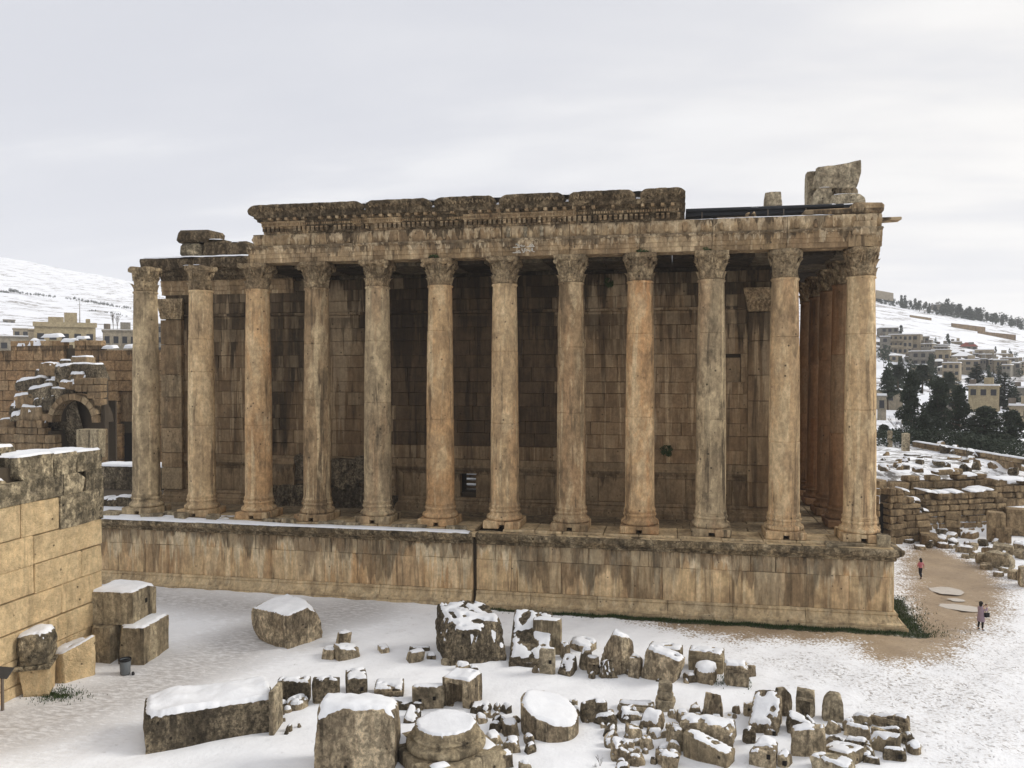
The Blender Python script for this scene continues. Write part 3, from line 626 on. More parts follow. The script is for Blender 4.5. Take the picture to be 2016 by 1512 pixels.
def drum_mesh(za, zb, seed):
    L = zb-za; zs = [0, .03, .07]+list(np.linspace(.4, L-.4, max(3, int(L/.55))))+[L-.07, L-.03, L]
    prof = []
    for z in zs:
        r = shaft_r(za+z); 
        if z in (0, L): r -= .03
        elif z in (.03, L-.03): r -= .006
        prof.append((r, z))
    if za <= ZB+.01: prof = [(1.03, 0), (1.03, .1), (.97, .16)]+[p for p in prof if p[1] > .2]
    if zb >= ZC-.01: prof = [p for p in prof if p[1] < L-.25]+[(shaft_r(ZC)-.005, L-.2), (.87, L-.15), (.885, L-.08), (.84, L-.02)]
    v, f = lathe_noise(prof, 40, .012, seed); return me(v, f, None, True)
def base_mesh(seed):
    pr = []
    def torus(zc, h, r0, bulge, n=5):
        for i in range(n+1): a = -math.pi/2+math.pi*i/n; pr.append((r0+bulge*math.cos(a), zc+h/2*math.sin(a)))
    torus(.16, .32, 1.1, .13); pr.append((1.06, .34)); pr.append((1.0, .46)); pr.append((1.03, .54)); torus(.65, .2, 1.0, .09, 4); pr.append((.98, .79)); pr.append((1.03, .82)); pr.append((1.02, .88))
    v, f = lathe_noise(pr, 40, .02, seed); return me(v, f, None, True)
def capital_mesh(seed, wear=.0):
    m = MB(); rnd = random.Random(seed)
    m.lathe([(.80, 0), (.79, .3), (.80, .8), (.86, 1.2), (.98, 1.5)], 24)
    def leaf(a, r0, z0, h, w, out):
        k = 6; v = []
        for i in range(k+1):
            t = i/k; z = z0+h*(t if t < .8 else .8+.2*(t-.8)*-1.5/.2*.5); o = r0+.03+out*t**2.6
            if t > .8: z = z0+h*(.8+.12*math.sin((t-.8)/.2*math.pi*.8)); 
            ww = w*(math.sin(math.pi*(.22+.74*t))**.7)*(1-.12*(i % 2))
            for j in (-1, -.5, 0, .5, 1):
                rr = o+.03-.13*abs(j)**1.5+.03*(abs(j) == .5); b = a+ww*j/max(rr, .3)
                v.append((rr*math.cos(b), rr*math.sin(b), z-.03*abs(j)))
        m.add(v, [(i*5+j, i*5+j+1, (i+1)*5+j+1, (i+1)*5+j) for i in range(k) for j in range(4)])
    for i in range(8):
        if rnd.random() > wear*.5: leaf(2*math.pi*i/8, .80, .02, .62, .27, .26)
        if rnd.random() > wear*.6: leaf(2*math.pi*(i+.5)/8, .80, .30, .85, .25, .34)
        if rnd.random() > wear: leaf(2*math.pi*i/8, .84, .8, .62, .12, .26)
    for i in range(4):
        a = math.pi/4+i*math.pi/2
        if rnd.random() > wear:
            m.cyl((.80*math.cos(a), .80*math.sin(a), .75), (1.22*math.cos(a), 1.22*math.sin(a), 1.42), .07, .085, 6)
            c = Vector((1.26*math.cos(a), 1.26*math.sin(a), 1.32)); t = Vector((-math.sin(a), math.cos(a), 0))
            m.cyl(c-t*.1, c+t*.1, .17, .17, 10); m.cyl(c-t*.13, c+t*.13, .08, .08, 8)
        b = i*math.pi/2
        m.cyl((.9*math.cos(b), .9*math.sin(b), .9), (1.0*math.cos(b), 1.0*math.sin(b), 1.45), .05, .11, 6)
        for s in (-.25, .25): m.cyl((.86*math.cos(b+s), .86*math.sin(b+s), .8), (.99*math.cos(b+s*.5), .99*math.sin(b+s*.5), 1.42), .045, .07, 6)
    # abacus with hollow sides
    ring = []
    for i in range(4):
        a0 = math.pi/4+i*math.pi/2
        for t in np.linspace(-.5, .5, 7)[:-1]:
            a = a0+math.pi/4+t*math.pi/2; 
            r = 1.56*(1-.29*math.cos(math.pi*t)**.8) if abs(t) < .499 else 1.55
            ring.append((r*math.cos(a), r*math.sin(a)))
    n = len(ring); v = [(x*sc, y*sc, z) for sc, z in ((.8, 1.36), (.9, 1.46), (.94, 1.5), (.96, 1.74)) for x, y in ring]
    m.add(v, [(k*n+i, k*n+(i+1) % n, (k+1)*n+(i+1) % n, (k+1)*n+i) for k in range(3) for i in range(n)]+[tuple(range(n-1, -1, -1)), tuple(range(3*n, 4*n))])
    out = []
    for x, y, z in m.v:
        p = Vector((x, y, z)); q = noise.fractal(p*2.2+Vector((seed*5, 0, 0)), 1, 2, 4); k = 1+(.035+.05*wear)*q
        if wear and noise.noise(p*.9+Vector((seed*3, 1, 2))) < -.35+.6*(wear-.4): k *= .80 if math.hypot(x, y) > 1.05 else .93
        if wear > .5 and z > 1.4: z -= .35*max(0, noise.noise(Vector((x*1.3, y*1.3, seed))))
        rq = math.hypot(x, y)*k
        if wear > .5 and rq > 1.08: k *= (1.08+.25*(rq-1.08))/rq
        out.append((x*k, y*k, z-(.12*wear*max(0, q) if z > 1.5 else 0)))
    return me(out, m.f, None, True)
CAPS = [capital_mesh(s, w) for s, w in ((1, .1), (2, .35), (3, .2), (4, .9), (5, .6))]
for m_ in CAPS: m_.materials.append(M['capital'])
BASES = [base_mesh(s) for s in (1, 2, 3)]
for m_ in BASES: m_.materials.append(M['column'])
BASEM = {}
def column(parent, x, y, cuts, cap, rz, mat='column', plinth=True, capmat=None):
    zs = [ZB]+list(cuts)+[ZC]
    def mk(o):
        if parent is temple: o.parent = e
        else: o.parent = parent
        return o
    e = parent
    if parent is temple:
        e = empty('column', (x, y, 0)); tp(e); ox, oy = 0, 0
    else: ox, oy = 0, 0
    if plinth:
        pm = MB()
        for (x0, x1, za, zb) in ((-1.24, -.16, 0, .5), (.2, 1.24, 0, .5), (-.158, .198, .27, .497)):
            v_, f_ = chbox((x1-x0)/2, 1.24, (zb-za)/2, .05 if x1-x0 > .5 else .01, .03 if x1-x0 > .5 else .0); pm.add([(p[0]+(x0+x1)/2, p[1], p[2]+(za+zb)/2+Z0) for p in v_], f_)
        pm.obj('plinth', M[mat], e)
    key = (cap % 3, mat)
    if key not in BASEM: BASEM[key] = BASES[cap % 3].copy(); BASEM[key].materials.clear(); BASEM[key].materials.append(M[mat])
    ob('base', BASEM[key], e, (0, 0, ZP), (0, 0, rz))
    for i, (a, b) in enumerate(zip(zs[:-1], zs[1:])):
        m_ = drum_mesh(a, b, x*.37+y+i*1.7); m_.materials.append(M[mat]); ob('drum', m_, e, (random.uniform(-.012, .012), random.uniform(-.012, .012), a), (0, 0, rz))
    ob('capital', CAPS[cap], e, (0, 0, ZC), (0, 0, 0))
    return e
SP = 4.52
def colz(px_y, i): return float(gy(1008, px_y, 0)[2]) if False else 15.5-(px_y-730)/F*depth((-SP*i, 0, 12))
cuts = [[(806, 658)], [(868, 664)], [(824, 656)], [(820, 658)], [(812, 684)], [(832, 692)], [(824, 652)], [(792, 672)], [(786, 678)], [(836, 690)]]
capi = [4, 3, 0, 1, 2, 0, 2, 0, 1, 0]
for i in range(10):
    c = [colz(y, i) for y in cuts[i][0]]
    column(temple, -SP*i, 0, c, capi[i], i*1.1, ('column', 'column', 'column_grey', 'column_orange', 'column_brown', 'column', 'column_orange', 'column_grey', 'column_brown', 'column_orange')[i])
for k, y in enumerate((4.7, 9.4, 14.1, 18.8)): column(temple, 0, y, [11.3+k*.2, 16.6-k*.3], (1, 2, 0, 2)[k], k*.8, 'west')
for i, (lab, cut, ci) in ((11, ('free-standing end column farthest from the corner, grey-streaked shaft and no entablature on its capital', [(816, 678)], 4)), (10, ('free-standing column with snow on its broken capital, cracked shaft, beside the entablature end', [(836, 732, 668)], 3))):
    t = thing('column', lab, 'column', (-SP*i, 0, 0), 'free-standing columns at the broken end of the temple'); column(t, -SP*i, 0, [colz(y, i) for y in cut[0]], ci, i*.9, 'column_grey' if i == 11 else 'column')
    if i == 10: snow_slab('snow_cap', t, [(-.9, -1.0, ZT-.03), (.6, -1.05, ZT-.05)], [(-.9, .8, ZT-.03), (.6, .8, ZT-.05)], .07, 8)
# broken lumps about the western bases
for (x, y, hx, hy, hz) in ((-51.6, -1.2, .7, .45, .22), (-48.3, -1.25, .8, .4, .2), (-47.2, -.6, .45, .5, .25), (-45.9, -1.45, .5, .3, .3), (-43.5, -1.3, .4, .35, .25), (-42.2, -.9, .8, .3, .12), (-39.0, -1.2, .7, .35, .16), (-37.6, -1.45, .45, .3, .22), (-34.6, -1.2, .9, .3, .14), (-33, -1.4, .6, .25, .16), (-28.9, -1.3, 1.2, .25, .16), (-25.6, -1.3, .7, .3, .18), (-1.2, -1.5, 1.1, .35, .12), (1.1, -1.2, .38, .32, .42)):
    block('stylobate_block', M['step'], podium, (x, y, 4.86+hz*.6), (hx, hy, hz), .05, .05, random.uniform(-.12, .12))
# ------------------------------------------------------------------ cella
CY, CXL, CXR = 5.5, -51.9, -4.7
WIN = (-27.15, -25.95, 6.3, 7.75)
mb = MB(); mb.box(CXL+.4, WIN[0]-.02, CY+.35, CY+2.0, 4.7, 23.3); mb.box(WIN[1]+.02, CXR-.35, CY+.35, CY+2.0, 4.7, 23.3)
mb.box(WIN[0]-.02, WIN[1]+.02, CY+.35, CY+2.0, 4.7, WIN[2]); mb.box(WIN[0]-.02, WIN[1]+.02, CY+.35, CY+2.0, WIN[3], 22.9)
mb.box(CXR-2.0, CXR-.35, CY+2.02, 29, 4.7, 23.3); mb.box(CXL+.4, CXR-2.02, 27.4, 29, 4.7, 23.3); mb.box(CXL+.42, CXL+2, CY+2.02, CY+5, 4.7, 23.3)
cella = tp(mb.obj('cella_wall', M['core']))
CF = lambda s, o, z: (s, CY-o, z)
CW = lambda s, o, z: (CXR+o, s, z)
courses = [(8.85, 9.85)]; z = 9.85
for h in (1.0, .92, 1.08, 1.0, .85, 1.05, .95, 1.1, 1.0, 1.0): courses.append((z, z+h)); z += h
ZM = z
up = [(ZM+.24, ZM+1.1), (ZM+1.1, ZM+1.95), (ZM+1.95, 22.55)]
wall_blocks(cella, M['dado'], CF, 0, [(5.95, 7.75)], CXL+.1, CXR-.1, 2.9, .5, .022, .03, .035, holes=[WIN])
# a patch of ancient repair, rougher and bulging, behind the fourth and fifth columns
ROUGH = (-44.0, -33.0)
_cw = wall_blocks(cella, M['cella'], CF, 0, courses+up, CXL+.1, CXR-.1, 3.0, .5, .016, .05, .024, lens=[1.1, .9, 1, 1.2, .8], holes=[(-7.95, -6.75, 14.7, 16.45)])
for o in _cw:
    if -33.6 < o.location.x < -19.4 and o.location.z > 9.8: o.data.materials[0] = M['cella_soot_shade']
    elif o.location.x > -18.4 and o.location.z < 20.5: o.data.materials[0] = M['cella_pale']
block('blocking_stone', M['dado'], cella, (-7.35, CY+.3, 15.55), (.6, .12, .88), .02, .01)
wall_blocks(cella, M['cella'], CW, math.pi/2, [(6, 7.75), (8.85, 9.85)]+[(a, a+1.25) for a in np.arange(9.85, 22, 1.25)], CY, 29, 3.2, .5, .026, .045, .038)
for a, b in runs(CXL-.1, CXR, 3.4):
    for nm, pr, mt in (('base_moulding', [(-.3, 4.9), (.42, 4.9), (.42, 5.2), (.36, 5.28), (.36, 5.42), (.2, 5.52), (.12, 5.66), (.16, 5.76), (.04, 5.95), (-.3, 5.95)], 'dado'),
                       ('band_moulding', [(-.3, 7.76), (.03, 7.76), (.05, 7.9), (.16, 8.06), (.2, 8.2), (.2, 8.34), (.12, 8.4), (.12, 8.84), (-.3, 8.84)], 'dado'),
                       ('fascia_moulding', [(-.3, ZM+.01), (.04, ZM+.01), (.14, ZM+.08), (.16, ZM+.22), (-.3, ZM+.23)], 'cella')):
        prof_block(nm, M['cella_soot_shade' if nm == 'fascia_moulding' and -33.6 < (a+b)/2 < -19.4 else mt], cella, pr, a+.01, b-.01, CF, 7, .02, 1.4)
for a, b in runs(CY, 29, 3.4):
    prof_block('base_moulding', M['dado'], cella, [(-.3, 4.9), (.42, 4.9), (.4, 5.3), (.2, 5.52), (.04, 5.95), (-.3, 5.95)], a+.01, b-.01, CW, 5, .02)
# the bulging, burnt patch of masonry low on the wall behind the fourth and fifth columns
for i, (xl, xr, yt, yb) in enumerate([(536, 580, 905, 955), (580, 640, 898, 945), (538, 600, 955, 1000), (600, 645, 948, 1002), (650, 700, 905, 960), (700, 745, 900, 950), (745, 778, 915, 975), (655, 715, 958, 1004), (715, 776, 952, 1002)]):
    A_, B_ = gy(xl, yb, 5.0), gy(xr, yt, 5.0); P_, F_ = None, None
    bm = bmesh.new(); bmesh.ops.create_cube(bm, size=2); bmesh.ops.subdivide_edges(bm, edges=bm.edges[:], cuts=6, use_grid_fill=True)
    hx, hz_ = (B_[0]-A_[0])/2+.05, (B_[2]-A_[2])/2+.05
    for v in bm.verts:
        q = v.co.copy(); L_ = q.length; q = q*.75+q/L_*.32; v.co = Vector((q.x*hx, q.y*.42, q.z*hz_)); v.co += Vector((noise.noise(v.co*1.3+Vector((i*5, 0, 0))), noise.noise(v.co*1.3+Vector((0, i*5, 0)))*1.4, noise.noise(v.co*1.3+Vector((0, 0, i*5)))))*.16
    mm_ = bpy.data.meshes.new('burnt_block'); bm.to_mesh(mm_); bm.free(); mm_.materials.append(M['rock_dark' if i % 3 else 'dado']); ob('burnt_block', mm_, cella, ((A_[0]+B_[0])/2, CY-.12, (A_[2]+B_[2])/2))
# corner pilasters with their own capitals
for (x0, x1, nm) in ((CXL-.1, CXL+1.75, 'anta'), (CXR-1.6, CXR+.12, 'anta')):
    an = tp(empty(nm, (x0, CY, 0)))
    zz = [5.95, 7.7, 8.9, 10.9, 13.4, 15.2, 17.6, ZM-.2]
    for a, b in zip(zz[:-1], zz[1:]): block('stone_block', M['cella' if x0 > -20 else 'ruin'], an, ((x1-x0)/2, -.10, (a+b)/2), ((x1-x0)/2, .3, (b-a)/2-.012), .035, .012)
    m = MB(); W_ = x1-x0
    pr = [(0, .28), (.0, .3), (.06, .62), (.05, .7), (.16, 1.05), (.12, 1.15), (.3, 1.62), (.34, 1.7), (.34, 1.9)]
    v = []
    for i in range(13):
        for o, zq in [(-.3, 0)]+[(o_, z_-.28) for o_, z_ in pr]+[(-.3, 1.62)]:
            s = i/12; fl = .12*math.sin(i*math.pi*1.0+zq*7)*(0 < zq < 1.3); q = noise.noise(Vector((s*6, zq*4, x0)))
            v.append((W_/2+(s-.5)*(W_+2*max(o, 0)), -.38-o-fl*.6-.1*q, ZM-.15+zq))
    k = len(pr)+2; m.add(v, [(i*k+j, (i+1)*k+j, (i+1)*k+j+1, i*k+j+1) for i in range(12) for j in range(k-1)]+[tuple(range(k))[::-1], tuple(range(12*k, 13*k))])
    m.obj('pilaster_capital', M['capital'], an)
# the slot: a lining, and a heap of snowy steps seen through it inside
mb = MB(); mb.box(WIN[0]-.5, WIN[1]+.5, CY+2.6, CY+9, 4.7, 5.6); inner_steps = tp(mb.obj('inner_floor', M['paving']))
for k in range(6):
    zt = 6.0+k*.36; y0 = CY+3+k*.55
    o = block('inner_step', M['dado'], inner_steps, (sum(WIN[:2])/2-.6, y0+.3, zt-.16), (1.9, .42, .16), .03, .01)
    snow_slab('snow_patch', inner_steps, [(WIN[0]-1.7, y0-.1, zt), (WIN[1]+.6, y0-.1, zt)], [(WIN[0]-1.7, y0+.6, zt), (WIN[1]+.6, y0+.6, zt)], .1, 10)
# ceiling slabs of the colonnade
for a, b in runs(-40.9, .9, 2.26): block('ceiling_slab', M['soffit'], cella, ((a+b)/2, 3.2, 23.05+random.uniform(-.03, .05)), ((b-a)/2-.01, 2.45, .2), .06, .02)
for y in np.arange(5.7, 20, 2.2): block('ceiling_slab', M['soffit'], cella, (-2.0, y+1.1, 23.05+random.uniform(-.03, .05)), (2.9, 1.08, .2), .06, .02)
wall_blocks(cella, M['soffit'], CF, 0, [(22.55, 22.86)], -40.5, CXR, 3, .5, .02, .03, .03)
# the cella's own entablature, seen where the outer one has fallen
for a, b in runs(CXL-.2, -40.6, 3.0):
    f_, l_ = a < CXL, False
    prof_block('architrave_block', M['entab'], cella, [(-.4, 21.6), (.1, 21.6), (.1, 21.9), (.16, 21.92), (.16, 22.25), (.22, 22.27), (.22, 22.6), (.34, 22.72), (-.4, 22.74)], a+.015, b-.015, CF, 8, .025)
    prof_block('dentil_course', M['cornice'], cella, [(-.4, 22.75), (.2, 22.75), (.26, 23.0), (.5, 23.1), (.55, 23.35), (.8, 23.45), (-.4, 23.46)], a+.015, b-.015, CF, 8, .04)
for a, b in ((CXL-1.3, -48.6), (-48.6, -44.8), (-44.8, -40.9)):
    prof_block('cornice_block', M['cornice'], cella, [(-1.6, 23.46), (.75, 23.46), (1.25, 23.62), (1.4, 23.9), (1.45, 24.25), (1.3, 24.42), (-1.6, 24.48)], a+.02, b-.02, CF, 10, .11, 1.2, endamp=.2)
snow_slab('snow_patch', cella, [(CXL-1.2, CY-1.35, 24.40), (-47, CY-1.35, 24.44), (-41, CY-1.3, 24.40)], [(CXL-1.2, CY+.4, 24.46), (-41, CY+.4, 24.46)], .13, 40)
for (xa, xb, ya, yb, Yp) in ((352, 396, 477, 507, 5.0), (396, 441, 470, 506, 5.1), (441, 488, 475, 505, 5.2), (345, 412, 450, 478, 4.9)):
    A_, B_ = gy(xa, yb, Yp), gy(xb, ya, Yp); d_ = .9 if ya > 455 else 1.2
    o = block('parapet_block', M['near_top' if xa == 352 else 'cornice'], cella, ((A_[0]+B_[0])/2, Yp+d_, (A_[2]+B_[2])/2), ((B_[0]-A_[0])/2-.02, d_, (B_[2]-A_[2])/2), .22, .09)
    if ya in (470, 475): snow_slab('snow_patch', cella, [(A_[0]+.2, Yp+.15, B_[2]-.02), (B_[0]-.2, Yp+.15, B_[2]-.02)], [(A_[0]+.2, Yp+1.7, B_[2]-.02), (B_[0]-.2, Yp+1.7, B_[2]-.02)], .08, 6)

# ------------------------------------------------------------------ entablature of the colonnade
mb = MB(); mb.box(-40.6, .55, -.45, .75, 23.15, 25.0); entab = tp(mb.obj('entablature', M['core']))
arch_p = [(-.9, 23.1), (.80, 23.1), (.80, 23.40), (.86, 23.42), (.86, 23.70), (.92, 23.72), (.92, 24.02), (1.0, 24.06), (1.10, 24.16), (1.12, 24.24), (-.9, 24.25)]
friz_p = [(-.9, 24.26), (.92, 24.26), (.96, 24.45), (1.02, 24.7), (1.0, 24.95), (.94, 25.08), (-.9, 25.08)]
dent_p = [(-.9, 25.09), (.98, 25.09), (1.0, 25.16), (1.02, 25.5), (1.32, 25.54), (1.36, 25.62), (1.36, 25.72), (1.44, 25.76), (1.46, 25.86), (-.9, 25.87)]
coro_p = [(-.9, 25.88), (1.5, 25.88), (1.55, 26.0), (1.95, 26.04), (2.0, 26.3), (-.9, 26.31)]
sima_p = [(-.6, 26.2), (1.98, 26.2), (2.06, 26.32), (2.14, 26.46), (2.3, 26.56), (2.36, 26.72), (2.30, 26.86), (2.0, 26.92), (-.6, 26.9)]
edges = [-41.0]+[-SP*i for i in range(8, 0, -1)]+[1.02]
for i, (a, b) in enumerate(zip(edges[:-1], edges[1:])):
    last = i == len(edges)-2
    prof_block('architrave_block', M['entab'], entab, arch_p, a+.015, b-(.0 if last else .015), FRONT, 24, .035, 1.8, endamp=.25 if i == 0 else 0.03)
    if i == 0: a += .5
    fm = prof_block('frieze_block', M['entab'], entab, friz_p, a+.015, b-(.05 if last else .015), FRONT, 20, .05, 2.0, endamp=.4 if i == 0 else .04)
    # eroded carved figures on the frieze
    m = MB(); n = int((b-a)/1.05)
    for q in range(n):
        s = a+(q+.5)*(b-a)/n; w = random.uniform(.13, .19); h = random.uniform(.5, .7)
        if random.random() < .12: continue
        m.lathe([(w*.5, 0), (w*.9, h*.15), (w*.75, h*.4), (w, h*.62), (w*.9, h*.85), (w*.4, h)], 8)
        k = 48; m.v[-k:] = [(x+s, -.98+y*.55, zq+24.32) for x, y, zq in m.v[-k:]]
    tag(m.obj('frieze_carving', M['entab'], entab, True), kind='stuff')
for s, h in ((-22.15, .74), (-20.98, .7), (-19.9, .76)):
    m = MB(); m.lathe([(.1, 0), (.14, .15), (.1, .28), (.15, .45), (.16, .6), (.05, h)], 10); m.v = [(x, y*.6, zq) for x, y, zq in m.v]
    tag(m.obj('bust', M['rock_pale'], entab, True, (s, -1.06, 24.30)), 'pale cleaned bust on the frieze')
DX0, DX1 = -39.7, -10.72
for a, b in runs(DX0, DX1, 3.9):
    prof_block('bed_moulding', M['cornice' if random.random() < .7 else 'entab'], entab, dent_p, a+.006, b-.006, FRONT, 16, .035, 2.2, endamp=.05)
m = MB(); m2 = MB()
x = DX0+.1
while x < DX1-.2:
    if random.random() > .06 and not -38.2 < x < -37.6: m.box(x, x+.2, -1.30, -.98, 25.2+random.uniform(-.02, .02), 25.5)
    if random.random() > .08: m2.box(x, x+.11, -1.42, -1.3, 25.60, 25.73)
    if random.random() > .08: m2.box(x+.16, x+.27, -1.42, -1.3, 25.60, 25.73)
    x += .33
tag(m.obj('dentil_row', M['entab'], entab), kind='stuff'); tag(m2.obj('egg_moulding_row', M['entab'], entab), kind='stuff')
for a, b in runs(DX0-.25, DX1, 3.3):
    prof_block('corona_block', M['cornice'], entab, coro_p, a+.006, b-.006, FRONT, 18, .06, 2.4, endamp=.1)
m = MB(); x = DX0+.2
while x < DX1-.3:
    if random.random() > .15: m.box(x, x+.22, -1.92, -1.5, 25.84+random.uniform(0, .05), 26.02)
    x += .62
tag(m.obj('modillion_row', M['entab'], entab), kind='stuff')
gaps = [float(gy(px, 395, -2.2)[0]) for px in (715, 850, 978, 1115, 1255)]
e2 = [DX0-.5]+gaps+[DX1]
for i, (a, b) in enumerate(zip(e2[:-1], e2[1:])):
    a2 = a+(.16 if i else 0); b2 = b-(.16 if i < len(e2)-2 else 0)
    mid = a2+(b2-a2)*random.uniform(.35, .65)
    for p, q, L_, R_ in ((a2, mid, 1, 0), (mid, b2, 0, 1)):
        o = prof_block('sima_block', M['cornice'], entab, sima_p, p+(0 if L_ else .005), q-(0 if R_ else .005), FRONT, 22, .06, 3.0, endamp=.04)
        # worn, rounded shoulders beside the spout gaps
        for v in o.data.vertices:
            s = v.co.x+o.location.x; e = min(s-a2, b2-s)
            if e < .5 and v.co.z+o.location.z > 26.4: v.co.z -= .26*(1-e/.5)**2
        o['kind'] = 'thing'
    # carved scrolls along the face of the gutter stones
    m = MB(); s = a2+.35
    while s < b2-.3:
        z_ = 26.42; y_ = -2.2
        for q in range(3):
            aa = random.uniform(-.9, .9); L = random.uniform(.12, .24)
            m.cyl((s, y_-.03, z_), (s+L*math.sin(aa), y_-.10-.05*random.random(), z_+L*1.1*math.cos(aa)), .04, .025, 5)
        s += random.uniform(.16, .34)
    tag(m.obj('scroll_carving', M['capital'], entab, True), kind='stuff')
snow_slab('snow_patch', entab, [(DX0-.2, -1.6, 26.84), (DX1-.3, -1.6, 26.86)], [(DX0-.2, .3, 26.9), (DX1-.3, .3, 26.9)], .09, 90)
for g in gaps: snow_slab('snow_patch', entab, [(g-.13, -1.9, 26.33), (g+.13, -1.9, 26.33)], [(g-.13, -.6, 26.5), (g+.13, -.6, 26.5)], .12, 5)
snow_slab('snow_patch', entab, [(DX1+.1, -.85, 25.06), (-6, -.85, 25.08), (-1.6, -.85, 25.07)], [(DX1+.1, .3, 25.08), (-1.6, .3, 25.08)], .075, 44)
# the corner: remnants of the cornice and the return of the entablature along the far end
for a, b in ((1.0, 4.6), (4.6, 9.4), (9.4, 14.2), (14.2, 19.6)):
    prof_block('architrave_block', M['entab'], entab, arch_p, a+(-1.9 if a == 1 else .02), b-.02, SIDE, 8, .03)
    prof_block('frieze_block', M['entab'], entab, friz_p, a+(-1.85 if a == 1 else .02), b-.02, SIDE, 8, .04)
mb = MB(); mb.box(-.75, .5, .8, 19.6, 23.15, 25.0); mb.obj('entablature_core', M['core'], entab)
c0 = gy(1715, 414, -.9)
block('cornice_block', M['entab'], entab, (c0[0]-.15, .35, 25.42), (.98, 1.3, .33), .16, .07)
block('cornice_block', M['entab'], entab, (1.72, .6, 24.9), (.62, .5, .09), .03, .03)
block('cornice_block', M['entab'], entab, (-2.0, -.05, 25.28), (1.5, .75, .18), .05, .04)
block('frieze_block', M['entab'], entab, (-.05, -.98, 24.2), (.68, .16, .42), .05, .04)
for px in (1470, 1484): 
    q = gy(px, 420, -.2); block('broken_spout', M['entab'], entab, (q[0], -.2, 25.28), (.09, .3, .22), .04, .04, 0, (0, .35 if px < 1480 else -.35, 0))
q = gy(1446, 420, -.2); block('broken_slab', M['entab'], entab, (q[0], -.2, 25.16), (1.1, .4, .06), .03, .02)
# white painted scrawl in two lines on the architrave
m = MB()
def stroke(pts, w=.045):
    for (xa, ya), (xb, yb) in zip(pts[:-1], pts[1:]):
        A_, B_ = [gy(960+x_/13.44, 440+y_/13.44, -.935) for x_, y_ in ((xa, ya), (xb, yb))]
        d_ = B_-A_; d_[1] = 0; L_ = np.linalg.norm(d_)+1e-6; nrm = np.array([-d_[2], 0, d_[0]])/L_*w*.5
        yv = -.955 if (A_[2]+B_[2])/2 > 23.71 else -.895
        m.add([(p[0], yv, p[2]) for p in (A_-nrm, B_-nrm, B_+nrm, A_+nrm)], [(0, 1, 2, 3)])
for s in ([(665, 628), (860, 626)], [(738, 545), (790, 560), (775, 515), (800, 590), (830, 545), (830, 640)], [(790, 590), (850, 610)], [(868, 600), (890, 560), (905, 610), (935, 590), (950, 610), (985, 585), (985, 606)], [(1020, 612), (1240, 608)], [(1100, 608), (1120, 565), (1165, 542), (1200, 560), (1215, 605)], [(1130, 590), (1190, 580)],
          [(660, 772), (880, 768)], [(740, 765), (770, 715), (800, 750), (820, 705), (855, 740), (855, 768)], [(905, 655), (905, 700), (940, 720), (930, 760), (960, 765), (980, 700), (1000, 650), (960, 680)], [(1000, 720), (1040, 680), (1060, 715), (1100, 700), (1110, 750), (1130, 740)], [(1150, 730), (1165, 650), (1190, 660), (1185, 730), (1240, 748)], [(1030, 745), (1010, 735)]): stroke(s)
m.obj('painted_scrawl', M['white_paint'], entab)
# ------------------------------------------------------------------ modern shelter roof over the end, with stones lying on it
t = thing('shelter_roof', 'flat dark metal shelter roof with snow on top behind the entablature', 'roof', (-5, 1, 25.5))
iv = Vector((-5, 1, 25.5))
def rel(o, v): o.location = Vector(o.location)-v; return o
mb = MB(); mb.box(-10.65, .2, .9, 9, 25.62, 26.02); rel(mb.obj('deck', M['darkmetal'], t), iv)
mb = MB(); mb.cyl((-10.65, .82, 25.98), (-.9, .82, 25.94), .13, .13, 10); rel(mb.obj('gutter_pipe', M['darkmetal'], t), iv)
for px in (1382, 1512, 1543, 1587):
    q = gy(px, 415, .7); mb = MB(); mb.cyl((q[0], .72, 25.05), (q[0], .72, 25.85), .035, .035, 6); rel(mb.obj('support', M['post'], t), iv)
o = snow_slab('snow_cap', t, [(-10.6, .85, 26.02), (.15, .85, 26.02)], [(-10.6, 6, 26.02), (.15, 6, 26.02)], .12, 40); rel(o, iv)
